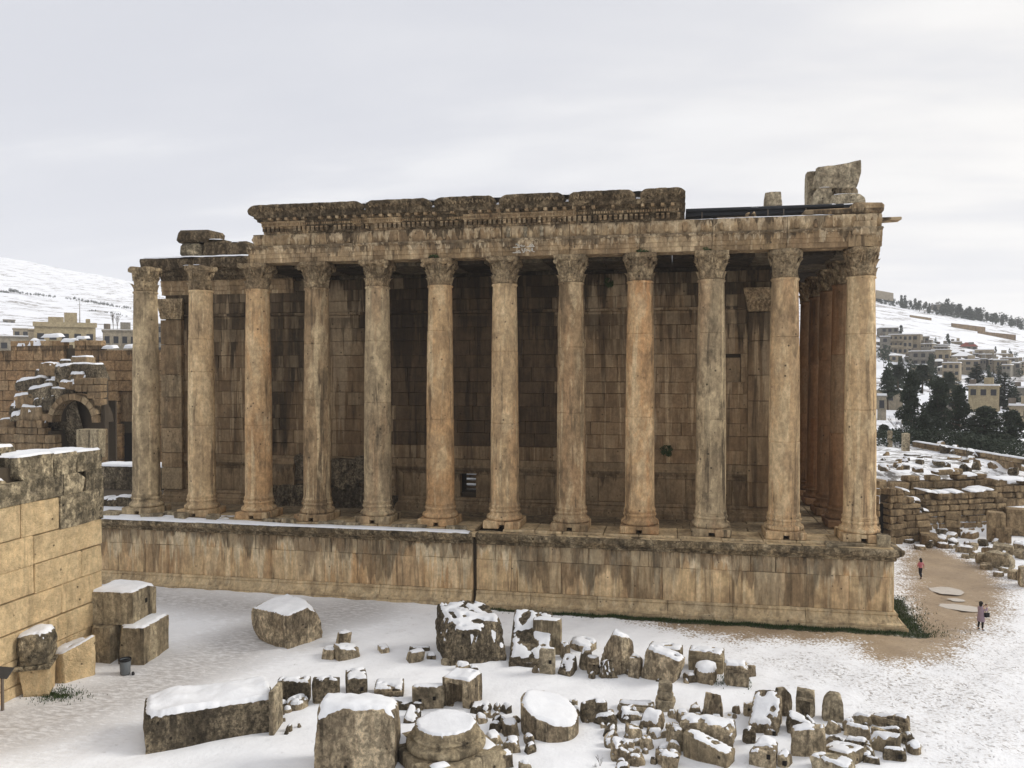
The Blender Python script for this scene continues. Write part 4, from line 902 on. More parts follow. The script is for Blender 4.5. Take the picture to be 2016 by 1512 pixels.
# ------------------------------------------------------------------ stones: shapes
_sub = {}
def subcube(n):
    if n not in _sub:
        bm = bmesh.new(); bmesh.ops.create_cube(bm, size=2)
        bmesh.ops.subdivide_edges(bm, edges=bm.edges[:], cuts=n, use_grid_fill=True); bmesh.ops.triangulate(bm, faces=bm.faces[:]) if False else None
        bm.verts.ensure_lookup_table()
        _sub[n] = (np.array([v.co[:] for v in bm.verts]), [tuple(v.index for v in f.verts) for f in bm.faces]); bm.free()
    return _sub[n]
def rock_shape(kind, W, D, Hh, seed, n=9, round_=.12, rough=.06, chips=3, taper=.0, lean=(0, 0), top=(0, 0), twist=0):
    rnd = random.Random(seed)
    if kind in ('drum', 'halfdrum', 'dome'):
        P, Fc = subcube(n); P = P.copy()
        # square to circle in plan
        x, y = P[:, 0].copy(), P[:, 1].copy()
        P[:, 0] = x*np.sqrt(1-y*y/2); P[:, 1] = y*np.sqrt(1-x*x/2)
        if kind == 'dome':
            r = np.hypot(P[:, 0], P[:, 1]); P[:, 2] = np.where(P[:, 2] > 0, P[:, 2]*np.sqrt(np.clip(1-.82*r**2, .05, 1)), P[:, 2])
    else:
        P, Fc = subcube(n); P = P.copy()
        L = np.linalg.norm(P, axis=1, keepdims=True); mx = np.abs(P).max(1, keepdims=True)
        P = P*(1-round_)+(P/L*1.18)*round_
    P = P*np.array([W/2, D/2, Hh/2])
    t = (P[:, 2]/Hh+.5)
    k = 1-taper*t; P[:, 0] *= k; P[:, 1] *= k
    up = sstep(t, .3, 1)
    P[:, 2] += up*(top[0]*P[:, 0]+top[1]*P[:, 1])
    P[:, 0] += lean[0]*t*Hh; P[:, 1] += lean[1]*t*Hh
    s = min(W, D, Hh)
    for c in range(chips):          # broken corners: cut by planes
        d = np.array([rnd.uniform(-1, 1), rnd.uniform(-1, 1), rnd.uniform(-.3, 1)]); d /= np.linalg.norm(d)
        pr = P@d; lim = pr.max()-rnd.uniform(.08, .30)*s; ex = np.clip(pr-lim, 0, None); P = P-np.outer(ex*.95, d)
    amp = rough*s*1.0
    out = np.empty_like(P); sc = 1.1/max(.5, s**.6)
    for i, p in enumerate(P):
        v = Vector(p)*sc+Vector((seed*3.7, seed*1.3, seed*.7)); q = noise.fractal(v, .9, 2.1, 5); nn = p/(np.linalg.norm(p)+1e-6)
        g = noise.noise(v*3.1); g2 = noise.noise(v*7.3); out[i] = p+nn*(amp*q+amp*.55*(g if g < 0 else 0)+min(.05, amp*.35)*g2)
    return out, Fc
SPECIAL = {}
def stone_thing(px, label, kind='block', yaw=0., cat='stone block', mat='rock', snow=.13, name=None, group=None, z=0., seed=None, n=None, parentz=None, sink=.06, holes=.1, nz=.5, mould=0, socket=0, **kw):
    """px = (left, right, top, front-top edge, base) as seen in the photograph: gives place, width, depth and height on the ground"""
    xl, xr, yt, yf, yb = px; seed = seed if seed is not None else (xl*7+yt*13) % 997
    xc = (xl+xr)/2; g = gz(xc, yb, z); dist = np.linalg.norm(g-CAM); s = F/depth(g)
    sa = (CAM[2]-z)/dist; ca = math.sqrt(1-sa*sa)
    w = (xr-xl)/s; h = max(.12, (yb-yf)/s/ca); d = max(.25, min((yf-yt)/s/sa, w*2.2))
    v2 = g-CAM; v2[2] = 0; v2 /= np.linalg.norm(v2); az = math.atan2(v2[0], v2[1])
    th = abs(R(yaw)); k = min(1.6, max(.35, d/w)); W = w/(math.cos(th)+k*math.sin(th)) if yaw else w; D = k*W if yaw else d
    dd = d if not yaw else (W*math.sin(th)+D*math.cos(th))
    loc = g+v2*dd/2; loc[2] = z-sink
    if kind in ('drum', 'dome'): W = D = w
    n = int((n or min(16, max(6, max(W, D, h)/.2)))*1.35)
    P, Fc = rock_shape(kind, W, D, h+sink, seed, n, **kw)
    P[:, 2] += (h+sink)/2
    rz = -az+R(yaw)
    c_, s_ = math.cos(rz), math.sin(rz); Q = P.copy(); Q[:, 0] = P[:, 0]*c_-P[:, 1]*s_; Q[:, 1] = P[:, 0]*s_+P[:, 1]*c_
    nm = name or {'block': 'stone_block', 'drum': 'column_drum', 'dome': 'rounded_stone', 'slab': 'stone_slab'}.get(kind, 'stone_block')
    o = mobj(nm, Q, Fc, M[mat], None, True, loc); tag(o, label, cat, group)
    try: o.data.set_sharp_from_angle(angle=R(30))
    except Exception: pass
    if kind == 'block' and (mould or socket):
        fy = -D*.5*(1-kw.get('taper', 0)*.5); m1 = MB()
        for q in range(mould): zc = h*(.80-.17*q); m1.box(-W*.47, W*.47, fy-.06-.03*(q == 0), fy+.12, zc-.05-.02*(q == 0), zc+.05)
        if mould: q = m1.obj('moulding', M[mat], o, False, (0, 0, 0), (0, 0, rz))
        for q in range(socket): x_ = W*(.22 if q == 0 else -.2); z_ = h*(.55 if q == 0 else .42); m2 = MB(); m2.box(x_-.07, x_+.07, fy-.045, fy+.1, z_-.09, z_+.08); m2.obj('socket', M['void'], o, False, (0, 0, 0), (0, 0, rz))  # sockets are black boxes, the shade of a hole as colour
    if snow:
        r = snow_from([tuple(q) for q in Q], Fc, snow*random.uniform(.45, 1.05), max(.05, min(.11, max(W, D)/22)), nz, seed, holes, zmin=.25*h)
        if r: mobj('snow_cap', r[0], r[1], M['snow'], o, True)
    return o
# stones lying on top of the temple
def roof_stone(px, Y, label, mat, dep, **kw):
    xl, xr, yt, yb = px; A_, B_ = gy(xl, yb, Y), gy(xr, yt, Y); W, h = B_[0]-A_[0], B_[2]-A_[2]
    P, Fc = rock_shape('block', W, dep, h, int(xl), 8, **kw); o = mobj('stone_block', P, Fc, M[mat], None, True, ((A_[0]+B_[0])/2, Y+dep/2, (A_[2]+B_[2])/2)); tag(o, label, 'stone block')
    try: o.data.set_sharp_from_angle(angle=R(30))
    except Exception: pass
    r = snow_from([tuple(q) for q in P], Fc, .06, .1, .6, xl)
    if r: mobj('snow_cap', r[0], r[1], M['snow'], o, True)
    return o
roof_stone((1505, 1541, 376, 404), 3.5, 'small upright stub of stone standing alone on the shelter roof', 'rock_pale', .9, chips=1, taper=.15, rough=.03)
roof_stone((1589, 1606, 336, 402), 4.6, 'thin upright slab beside the big boulder above the temple corner', 'rock_pale', 1.2, chips=1, rough=.03)
roof_stone((1600, 1642, 367, 402), 3.6, 'grey block under the boulder on top of the temple corner', 'rock_pale', 1.6, chips=2, rough=.04, taper=.15)
roof_stone((1636, 1706, 379, 402), 3.0, 'low flat block lying at the outer end of the temple roof', 'rock_pale', 1.5, chips=3, rough=.05, taper=.12)
roof_stone((1640, 1690, 368, 386), 4.2, 'sloping broken stone between the boulder and the low flat block', 'rock', 1.2, chips=3, rough=.06)
roof_stone((1602, 1688, 320, 372), 3.9, 'large rough boulder perched highest on top of the temple corner', 'rock_pale', 2.2, chips=5, rough=.09, lean=(.22, 0), top=(.12, 0), taper=-.12)
# ------------------------------------------------------------------ fallen stones on the court: (left, right, top, front edge, base) in the photograph
ST = stone_thing
GB = 'fallen temple stones in the row nearest the temple'; GM = 'fallen temple stones in the middle row'; GR = 'rubble stones heaped on the snow in the front'; GU = 'stones of the group at the end of the front row'
ST((497, 638, 1157, 1212, 1280), 'large wedge-shaped stone with two snowy slopes standing alone between path and podium', yaw=38, mat='rock', rough=.07, chips=4, taper=-.10, top=(.10, -.02), cat='fallen stone', name='fallen_stone', snow=.14, n=14, holes=0)
ST((661, 693, 1241, 1250, 1274), 'small upright snow-topped stub east of the huge pitted block', yaw=30, mat='rock', group=GB)
ST((654, 711, 1266, 1281, 1301), 'small pale wedge stone lying in front of the snow-topped stub', yaw=25, mat='rock_pale', group=GB, chips=4, top=(-.25, 0))
ST((633, 667, 1269, 1282, 1298), 'little flat stone touching the pale wedge stone', yaw=-20, mat='rock', group=GB)
ST((743, 768, 1266, 1279, 1288), 'tiny isolated stone half sunk in snow in the open middle', yaw=15, mat='rock', group=GB)
ST((797, 837, 1278, 1288, 1308), 'low pale stone beside the foot of the huge pitted block', yaw=20, mat='rock_pale', group=GB)
ST((806, 846, 1272, 1276, 1282), 'thin dark sliver of stone behind the low pale stone', mat='rock_dark', group=GB, snow=.06)
ST((848, 1000, 1182, 1238, 1312), 'huge pitted block with sockets, deep snow on top, biggest in the row nearest the temple', yaw=14, mat='rock_dark', rough=.085, chips=4, taper=.10, top=(0, .22), cat='fallen stone', name='fallen_stone', snow=.2, n=17, holes=.12, nz=.42, group=GB)
ST((840, 858, 1286, 1292, 1299), 'dark cobble-sized stone against the corner of the huge pitted block', mat='rock_dark', group=GB, n=5)
ST((868, 890, 1294, 1299, 1308), 'rounded pale cobble under the front of the huge pitted block', mat='rock_pale', kind='dome', snow=0, n=5, group=GB)
ST((897, 926, 1305, 1313, 1322), 'snow-covered flat stone lying in front of the huge pitted block', yaw=20, mat='rock', group=GB, snow=.15)
ST((925, 942, 1311, 1315, 1321), 'tiny snow-capped stone at the end of the flat stone before the pitted block', mat='rock_dark', group=GB, n=5)
ST((1000, 1092, 1224, 1284, 1316), 'broad hollowed slab tilted forward with a face of patchy snow', yaw=-4, mat='rock_dark', rough=.06, chips=3, top=(0, .75), cat='fallen stone', name='fallen_stone', snow=.13, holes=.2, nz=.3, n=15, group=GB)
ST((1048, 1107, 1217, 1226, 1290), 'dark niched block standing behind the tilted snowy slab', yaw=-8, mat='step', rough=.03, chips=1, group=GB)
ST((1061, 1094, 1277, 1281, 1330), 'pale upright slab leaning at the corner of the tilted snowy slab', socket=1, yaw=-12, mat='rock_pale', rough=.025, chips=1, group=GB, snow=.05)
ST((1047, 1063, 1306, 1312, 1327), 'round brown boulder at the foot of the pale upright slab', kind='dome', mat='rock', snow=.03, group=GB, n=6)
ST((1102, 1123, 1262, 1272, 1300), 'narrow snow-nosed stone between the tilted slab and the domed stone', yaw=20, mat='rock', group=GB)
ST((1098, 1137, 1282, 1314, 1333), 'slanting stone with a long strip of snow right of the pale slab', yaw=-16, mat='rock_dark', top=(.1, .5), nz=.35, group=GB)
ST((1122, 1175, 1249, 1270, 1287), 'dome-shaped stone with a smooth round snow cap in the back row', kind='dome', mat='rock', group=GB, snow=.16)
ST((1139, 1168, 1275, 1284, 1320), 'upright stone with sloping shoulder in front of the domed stone', yaw=10, mat='rock', taper=.2, group=GB)
ST((1155, 1180, 1291, 1298, 1327), 'squat square stub right of the upright stone with sloping shoulder', mould=1, yaw=5, mat='rock', group=GB)
ST((1177, 1263, 1237, 1262, 1334), 'big peaked boulder with tan broken side in the back row', yaw=28, mat='rock', rough=.1, chips=6, taper=.38, cat='fallen stone', name='fallen_stone', snow=.15, group=GB, n=14)
ST((1175, 1219, 1293, 1306, 1337), 'small carved pyramid laced with stripes of snow', yaw=12, mat='rock_dark', taper=.7, rough=.16, chips=2, snow=.09, holes=.35, nz=.25, group=GB, n=11)
ST((1236, 1266, 1286, 1302, 1336), 'narrow block leaning on the fluted stone', yaw=-15, mat='rock', group=GB, top=(-.2, 0))
ST((1258, 1338, 1281, 1296, 1346), 'fluted chunk of stone tilted on edge with snowy top', yaw=-22, mat='rock', rough=.08, chips=5, lean=(.25, 0), top=(-.2, 0), cat='fallen stone', name='fallen_stone', group=GB, n=13)
ST((1275, 1346, 1267, 1281, 1314), 'long grey box-shaped block with flat snow behind the fluted chunk', mould=1, yaw=-10, mat='step', rough=.025, chips=1, group=GB)
ST((1355, 1427, 1274, 1288, 1325), 'square grey block with level snow at the end of the back row', mould=2, yaw=-6, mat='step', rough=.03, chips=1, group=GB)
ST((1362, 1413, 1300, 1319, 1347), 'mushroom-like stone with fat snow cap before the square grey block', kind='dome', mat='rock', group=GB, snow=.22)
ST((1343, 1372, 1318, 1332, 1346), 'small angular stone left of the mushroom-like stone', yaw=30, mat='rock', group=GB, chips=4)
ST((1425, 1474, 1303, 1314, 1352), 'mossy-footed block last of the back row', mould=1, yaw=6, mat='rock', rough=.05, group=GB)
ST((1456, 1487, 1306, 1314, 1336), 'broken arm of stone sticking out behind the mossy-footed block', yaw=35, mat='rock', rough=.12, chips=5, group=GB, snow=.04)
# middle row
ST((546, 613, 1336, 1345, 1384), 'dark double-lobed block behind the end of the long trough stone', yaw=-12, mat='rock_dark', rough=.04, group=GM)
ST((613, 670, 1337, 1345, 1390), 'dark block with a nick of snow, second from the long trough stone', yaw=-16, mat='rock_dark', rough=.04, group=GM)
ST((679, 724, 1316, 1341, 1376), 'tall narrow block with thick snow on its sloping top', socket=1, yaw=4, mat='rock_dark', rough=.03, group=GM, snow=.17)
ST((736, 797, 1337, 1359, 1379), 'panelled block with a small socket in its front face', socket=1, mould=2, yaw=-4, mat='rock', rough=.025, chips=1, group=GM, snow=.17)
ST((807, 877, 1352, 1358, 1396), 'low pale block touching the niche block', socket=2, yaw=-8, mat='rock_pale', rough=.04, group=GM)
ST((545, 568, 1378, 1391, 1400), 'small flat stone at the foot of the dark double-lobed block', mat='rock_dark', yaw=8, group=GM)
ST((564, 607, 1369, 1384, 1399), 'rounded stone with puffy snow in front of the two dark blocks', kind='dome', mat='rock', group=GM, snow=.18)
ST((558, 575, 1391, 1397, 1404), 'snow-buried pebble of stone between trough and puffy-capped stone', kind='dome', mat='rock', group=GM, n=5)
ST((753, 838, 1374, 1389, 1399), 'thin roller-like slab wholly under snow behind the column base', yaw=-6, mat='rock_dark', group=GM, snow=.16)
ST((793, 830, 1391, 1416, 1425), 'tilted snow-sheeted slab between the great block and the column base', yaw=-20, mat='rock_dark', top=(-.3, .3), nz=.4, group=GM)
def box_stone(name, label, cat, px, yaw, parts): ...
# the long trough: a hollow stone with a raised end slab
tr = ST((288, 537, 1352, 1404, 1466), 'very long dark trough-like block under a thick quilt of snow', yaw=3, mat='rock_dark', rough=.035, chips=2, round_=.08, cat='fallen stone', name='long_trough_stone', snow=.34, n=17, holes=0)
_bb = np.array([v.co[:] for v in tr.data.vertices]); block('end_slab', M['rock_pale'], tr, (_bb[:, 0].max()-.06, float(_bb[_bb[:, 0] > _bb[:, 0].max()-.6][:, 1].mean()), _bb[:, 2].max()*.5+.22), (.13, float(np.ptp(_bb[_bb[:, 0] > _bb[:, 0].max()-.6][:, 1]))*.5, _bb[:, 2].max()*.5+.2), .05, .03, .16)
# the niche block: a frame round a deep recess
def niche(px, label, yaw, mat, group, deep=.55):
    xl, xr, yt, yf, yb = px; g = gz((xl+xr)/2, yb); s = F/depth(g); W = (xr-xl)/s*.86; Hh = (yb-yf)/s/.93; D = W*.9
    t = thing('niche_block', label, 'niche block', (g[0], g[1]+D*.55, -.05), group, R(yaw))
    m = MB(); a = W*.16
    M_ = lambda: None
    for bx in ((-W/2, -W/2+a, -D/2, D/2, 0, Hh), (W/2-a*1.5, W/2, -D/2, D/2, 0, Hh), (-W/2+a+.004, W/2-a*1.5-.004, -D/2+.01, D/2, Hh-a, Hh-.006), (-W/2+a+.004, W/2-a*1.5-.004, -D/2+deep*D, D/2, .004, Hh-a-.004), (-W/2+a+.004, W/2-a*1.5-.004, -D/2+.02, D/2-.1, 0, a*.3)): m.box(*bx)
    o = m.obj('frame', M[mat], t)
    bm = bmesh.new(); bm.from_mesh(o.data); bmesh.ops.subdivide_edges(bm, edges=bm.edges[:], cuts=3, use_grid_fill=True)
    for v in bm.verts: v.co += Vector((noise.noise(v.co*2+Vector((px[0], 0, 0))), noise.noise(v.co*2+Vector((0, 5, 0))), noise.noise(v.co*2.3)))*.045
    bm.to_mesh(o.data); bm.free()
    V = [tuple(v.co) for v in o.data.vertices]; Fc = [tuple(p.vertices) for p in o.data.polygons]
    r = snow_from(V, Fc, .14, .08, .5, 3, zmin=Hh*.7)
    if r: mobj('snow_cap', r[0], r[1], M['snow'], t, True)
    return t
niche((868, 938, 1326, 1342, 1396), 'block hollowed into a dark square niche facing the viewer', -14, 'rock', GM)
ST((616, 794, 1374, 1417, 1530), 'massive square block with black water streak, nearest to the viewer', yaw=-9, mat='rock', rough=.05, chips=3, round_=.10, taper=.07, cat='fallen stone', name='fallen_stone', snow=.3, n=17, holes=0)
# the column base on its square plinth
def col_base():
    c = gz(878, 1421, 1.47); dist = depth(c); s = F/dist; r = 58/s
    t = thing('column_base', 'moulded round column base lying on a square plinth with a disc of snow', 'column base', (c[0], c[1], 0), None, R(40))
    v, f = chbox(1.56*r*.98, 1.56*r*.98, .31, .07, .04); o = mobj('plinth', v, f, M['step'], t, False, (0, 0, .27))
    bm = bmesh.new(); bm.from_mesh(o.data); bmesh.ops.subdivide_edges(bm, edges=bm.edges[:], cuts=3, use_grid_fill=True)
    for q in bm.verts: q.co += Vector((noise.noise(q.co*1.7), noise.noise(q.co*1.7+Vector((4, 0, 0))), noise.noise(q.co*1.9+Vector((0, 7, 0)))))*.06
    bm.to_mesh(o.data); bm.free()
    pr = []
    for i in range(8): a = -math.pi/2+math.pi*i/7; pr.append((r*(1.24+.12*math.cos(a)), .58+.17+.17*math.sin(a)))
    pr += [(r*1.2, .94), (r*1.13, .99), (r*1.11, 1.03)]
    for i in range(5): a = -math.pi/2+math.pi*i/4; pr.append((r*(1.13+.05*math.cos(a)), 1.1+.055*math.sin(a)))
    pr += [(r*1.06, 1.18), (r*1.04, 1.24), (r*1.05, 1.40), (r*1.02, 1.45)]
    v, f = lathe_noise([(a, b-.02) for a, b in pr], 56, .02, 5.5); o = mobj('moulding', v, f, M['step'], t, True)
    r_ = snow_from(v, f, .08, .07, .6, 4, zmin=1.36)
    if r_: mobj('snow_cap', r_[0], r_[1], M['snow'], t, True)
    for (x0, x1, y0, y1) in ((.85*r, 1.45*r, -1.0*r, -.0*r), (-1.1*r, -.5*r, -1.46*r, -1.15*r), (.9*r, 1.45*r, .7*r, 1.4*r), (-1.45*r, -1.0*r, .7*r, 1.45*r)):
        snow_slab('snow_patch', t, [(x0, y0, .57), (x1, y0, .57)], [(x0, y1, .57), (x1, y1, .57)], .08, 7)
    return t
col_base()
ST((873, 911, 1483, 1497, 1512), 'small snowy stone leaning at the lower corner of the column base plinth', yaw=25, mat='rock_dark', group=GR)
ST((1023, 1142, 1371, 1424, 1464), 'sliced-off column drum with a broad slanting face of snow', kind='drum', mat='rock', top=(-.30, .16), rough=.03, chips=1, cat='column drum', snow=.15, nz=.3, n=16, holes=0)
# rubble heap: named by its neighbours
rub = [
 ((923, 971, 1379, 1397, 1409), 'flat snow-heaped slab right of the niche block', -10, 'rock_dark'),
 ((970, 990, 1384, 1392, 1402), 'small dark stone at the end of the flat slab right of the niche block', 20, 'rock_dark'),
 ((985, 1009, 1381, 1394, 1408), 'knobbly dark stone behind the sliced drum', 35, 'rock_dark'),
 ((936, 964, 1405, 1418, 1428), 'snow-buried stone just above the column base disc', 15, 'rock'),
 ((961, 998, 1413, 1430, 1444), 'snow-buried wedge between column base and sliced drum', -25, 'rock_dark'),
 ((986, 1026, 1416, 1434, 1456), 'brown-faced stone against the left of the sliced drum', 20, 'rock'),
 ((949, 994, 1437, 1458, 1479), 'long snowy stone lying beside the column base plinth', 30, 'rock'),
 ((994, 1026, 1447, 1466, 1486), 'upright snowy stub below the sliced drum', 10, 'rock'),
 ((973, 1014, 1474, 1489, 1514), 'stone with a neat snow cushion near the bottom edge right of the plinth', 15, 'rock'),
 ((1025, 1053, 1443, 1455, 1471), 'squarish stone with snow pad under the sliced drum', 8, 'rock'),
 ((1029, 1060, 1465, 1472, 1486), 'small dark pointed stone under the squarish stone', 35, 'rock_dark'),
 ((1018, 1052, 1500, 1509, 1524), 'tan boulder cut by the bottom edge of the view below the snowy stub', 20, 'rock_pale'),
 ((1117, 1142, 1378, 1384, 1397), 'tan lump behind the right shoulder of the sliced drum', 25, 'rock_pale'),
 ((1126, 1144, 1390, 1397, 1412), 'small grey stone between the sliced drum and the scroll block', 0, 'rock'),
 ((1166, 1214, 1392, 1416, 1431), 'dark slab with slanting snow right of the scroll block', -25, 'rock_dark'),
 ((1213, 1265, 1396, 1410, 1426), 'snowy wedge stone in front of the long moulded slab', 20, 'rock'),
 ((1256, 1311, 1396, 1416, 1442), 'large brown stone with snow crown in the heart of the heap', -20, 'rock'),
 ((1229, 1268, 1416, 1432, 1457), 'brown conical stone with snow cap left of the large brown stone', 15, 'rock'),
 ((1185, 1216, 1416, 1442, 1454), 'flat tablet-like stone tilted with smooth snow', -12, 'rock_dark'),
 ((1273, 1308, 1428, 1445, 1458), 'oval stone with a round snow pad below the large brown stone', 0, 'rock'),
 ((1314, 1336, 1394, 1402, 1417), 'small block at the foot of the stacked stone post', 12, 'rock'),
 ((1328, 1361, 1395, 1412, 1427), 'snow-crowned stone right of the stacked stone post', 22, 'rock'),
 ((1360, 1384, 1400, 1412, 1420), 'snow-buried stone left of the pointed carved upright', -15, 'rock'),
 ((1355, 1380, 1388, 1396, 1406), 'grey block lying behind the pointed carved upright', 5, 'step'),
 ((1378, 1400, 1408, 1415, 1424), 'little snowy stone at the foot of the pointed carved upright', 18, 'rock'),
 ((1400, 1422, 1408, 1413, 1420), 'thin snow-coated slab right of the pointed carved upright', 0, 'rock'),
 ((1225, 1241, 1441, 1448, 1455), 'snowball-like capped stone among the brown stones', 0, 'rock'),
 ((1200, 1255, 1450, 1475, 1500), 'rounded grey boulder with snow top low in the heap', 15, 'rock'),
 ((1188, 1211, 1449, 1461, 1475), 'tan stone peeping left of the rounded grey boulder', 10, 'rock_pale'),
 ((1257, 1288, 1445, 1460, 1479), 'sharp three-sided stone without much snow in the middle of the heap', 40, 'rock'),
 ((1236, 1273, 1483, 1496, 1510), 'faceted stone right below the rounded grey boulder', 25, 'rock'),
 ((1288, 1326, 1452, 1480, 1489), 'snow-sheeted slab sloping towards the viewer left of the hollow stone', -20, 'rock_dark'),
 ((1312, 1347, 1426, 1444, 1481), 'upright brown stone with a hood of snow left of the twin-lobed block', 10, 'rock'),
 ((1290, 1312, 1478, 1485, 1494), 'thin broken flake under the snow-sheeted slab', 20, 'rock'),
 ((1297, 1346, 1479, 1496, 1516), 'grey block with snow at the bottom edge left of the long fallen beam', 12, 'rock'),
 ((1245, 1262, 1454, 1460, 1468), 'small tan cobble right of the rounded grey boulder', 0, 'rock_pale'),
 ((1210, 1240, 1504, 1512, 1526), 'low stone cut by the bottom edge under the rounded grey boulder', 0, 'rock'),
]
for i, (px, lab, yaw, mt) in enumerate(rub):
    ST(px, lab, yaw=yaw, mat=mt, cat='rubble stone', name='rubble_stone', group=GR, snow=.11, rough=.10, chips=8, taper=random.uniform(0, .25), kind='dome' if 'oval' in lab or 'snowball' in lab else 'block', round_=.1, top=(random.uniform(-.25, .25), random.uniform(-.1, .3)))
ST((1141, 1197, 1379, 1389, 1424), 'carved scroll block with a moulded slab end', yaw=12, mat='rock_dark', rough=.07, chips=2, cat='carved block', name='carved_block', group=GR, snow=.1)
ST((1218, 1289, 1382, 1390, 1404), 'long moulded slab with a line of snow behind the heap', mould=2, yaw=-4, mat='rock_pale', rough=.02, chips=1, group=GR, snow=.1)
def stacked_post():
    g = gz(1310, 1403); s = F/depth(g); t = thing('stacked_post', 'post of three worn pale stones stacked on each other', 'stone post', (g[0], g[1]+.4, 0), GR)
    z = -.05
    for k, (w, h) in enumerate(((40, 24), (31, 17), (27, 18))):
        W = w/s; Hh = h/s; P, Fc = rock_shape('block', W, W*.8, Hh, 40+k, 7, rough=.07, chips=3, round_=.25); P[:, 2] += z+Hh/2; z += Hh*.95; mobj('stone', P, Fc, M['rock_pale'], t, True)
stacked_post()
def carved_upright(px, label, group, mat='rock', lobes=True, yaw=0, niche_=False):
    xl, xr, yt, yf, yb = px; g = gz((xl+xr)/2, yb); s = F/depth(g); W = (xr-xl)/s; Hh = (yb-yt)/s/.93; D = W*.6
    P, Fc = rock_shape('block', W, D, Hh, int(xl), 11, rough=.08, chips=4, round_=.18, taper=.28 if lobes else .1, twist=0); P[:, 2] += Hh/2-.05
    az = math.atan2(g[0]-CAM[0], g[1]-CAM[1]); rz = -az+R(yaw)
    o = mobj('upright_stone', P, Fc, M[mat], None, True, (g[0], g[1]+D/2, 0), (0, 0, rz)); tag(o, label, 'upright stone', group)
    try: o.data.set_sharp_from_angle(angle=R(40))
    except Exception: pass
    m = MB()
    if niche_:
        m.box(-W*.26, W*.26, -D*.5-.03, -D*.5+.04, .12, Hh*.62); q = m.obj('sunk_panel', M['rock_dark'], o)
        m = MB(); m.box(-W*.4, W*.4, -D*.5-.09, -D*.5+.05, Hh*.64, Hh*.72); m.obj('lintel', M[mat], o)
    else:
        for k in range(4): m.cyl((-W*.3+k*W*.2, -D*.46, Hh*.12), (-W*.18+k*W*.13, -D*.36, Hh*.72), W*.06, W*.04, 7)
        m.obj('relief', M[mat], o, True)
    return o
carved_upright((1384, 1425, 1368, 1380, 1416), 'pointed upright fragment with carved relief in the middle of the row', GR, 'rock')
ST((1337, 1449, 1411, 1433, 1480), 'wide twin-lobed block split by a dark crack with snow pads', yaw=-3, mat='rock', rough=.07, chips=3, cat='fallen stone', name='fallen_stone', n=15, snow=.14, round_=.22, holes=.1)
ST((1343, 1447, 1459, 1478, 1512), 'long fallen beam of grey stone lying slantwise along the bottom edge', yaw=-24, mat='step', rough=.04, chips=2, cat='fallen stone', name='fallen_beam', n=14, top=(-.2, 0), snow=.08)
# group at the end of the front row
ST((1463, 1499, 1384, 1390, 1413), 'tan block with thin snow behind the arch-shaped carved stone', yaw=12, mat='rock', group=GU, snow=.06)
ST((1474, 1540, 1376, 1415, 1450), 'arch-shaped carved stone holding a patch of snow in its hollow', yaw=-8, mat='rock', rough=.09, chips=4, top=(.12, .55), nz=.35, cat='carved block', name='carved_block', group=GU, snow=.1, n=13)
carved_upright((1527, 1560, 1360, 1368, 1410), 'rounded upright stone like a worn gravestone, first of three', GU, 'rock', False, 4)
carved_upright((1569, 1606, 1363, 1368, 1414), 'upright slab with a sunk panel, middle one of three uprights', GU, 'rock_pale', False, -6, True)
carved_upright((1621, 1662, 1368, 1376, 1421), 'bottle-shaped upright stone, last of three uprights', GU, 'rock_pale', True, 10)
ug = [
 ((1544, 1609, 1405, 1424, 1455), 'dark block with a slope of snow in front of the upright slab', -14, 'rock_dark'),
 ((1556, 1626, 1431, 1443, 1494), 'big bulging grey stone with a snow cap at the front of the end group', 8, 'rock'),
 ((1620, 1661, 1419, 1428, 1449), 'ragged brown cone of stone in front of the bottle-shaped upright', 30, 'rock'),
 ((1661, 1713, 1426, 1431, 1452), 'flat-topped round stone with snow sheet in the end group', 0, 'rock'),
 ((1675, 1717, 1405, 1412, 1428), 'tan slab with one snow spot touching the biggest far block', -12, 'rock_pale'),
 ((1715, 1790, 1404, 1415, 1437), 'largest tan block at the far corner of the end group', -8, 'rock'),
 ((1716, 1775, 1430, 1437, 1453), 'low moulded stone in front of the largest tan block', -8, 'rock'),
 ((1707, 1775, 1444, 1461, 1484), 'grey box-like stone with a white square of snow', -22, 'step'),
 ((1738, 1783, 1474, 1479, 1500), 'dark mossy stone at the outer foot of the box-like stone', 12, 'rock_dark'),
 ((1782, 1813, 1459, 1466, 1484), 'half-round cobble lying outermost on the trampled snow', 20, 'rock'),
 ((1772, 1797, 1443, 1450, 1466), 'dark rough lump between largest tan block and outermost cobble', 35, 'rock_dark'),
 ((1475, 1531, 1440, 1469, 1512), 'tall square block with a clean plate of snow at the bottom of the end group', -4, 'rock'),
 ((1530, 1560, 1458, 1492, 1514), 'narrow slab sliding down beside the tall square block', -18, 'rock'),
 ((1505, 1531, 1424, 1434, 1450), 'small stone with bun of snow behind the tall square block', 0, 'rock'),
 ((1461, 1488, 1431, 1441, 1465), 'little dark block left of the arch-shaped carved stone', 10, 'rock_dark'),
 ((1611, 1706, 1457, 1492, 1508), 'slanting snow-covered slab right of the bulging grey stone', -32, 'step'),
 ((1660, 1708, 1451, 1462, 1475), 'dark flat stone with snow above the slanting slab', -10, 'rock_dark'),
 ((1594, 1682, 1488, 1507, 1534), 'broad tan slab with snow cut by the bottom edge of the end group', -18, 'rock_pale'),
 ((1670, 1724, 1472, 1492, 1500), 'thin snow-plated slab low in the end group', -14, 'rock_dark'),
 ((1700, 1732, 1490, 1494, 1504), 'black wet stone at the foot of the thin snow-plated slab', 0, 'rock_dark'),
 ((1624, 1662, 1447, 1453, 1460), 'small dark debris stone under the ragged brown cone', 0, 'rock_dark'),
]
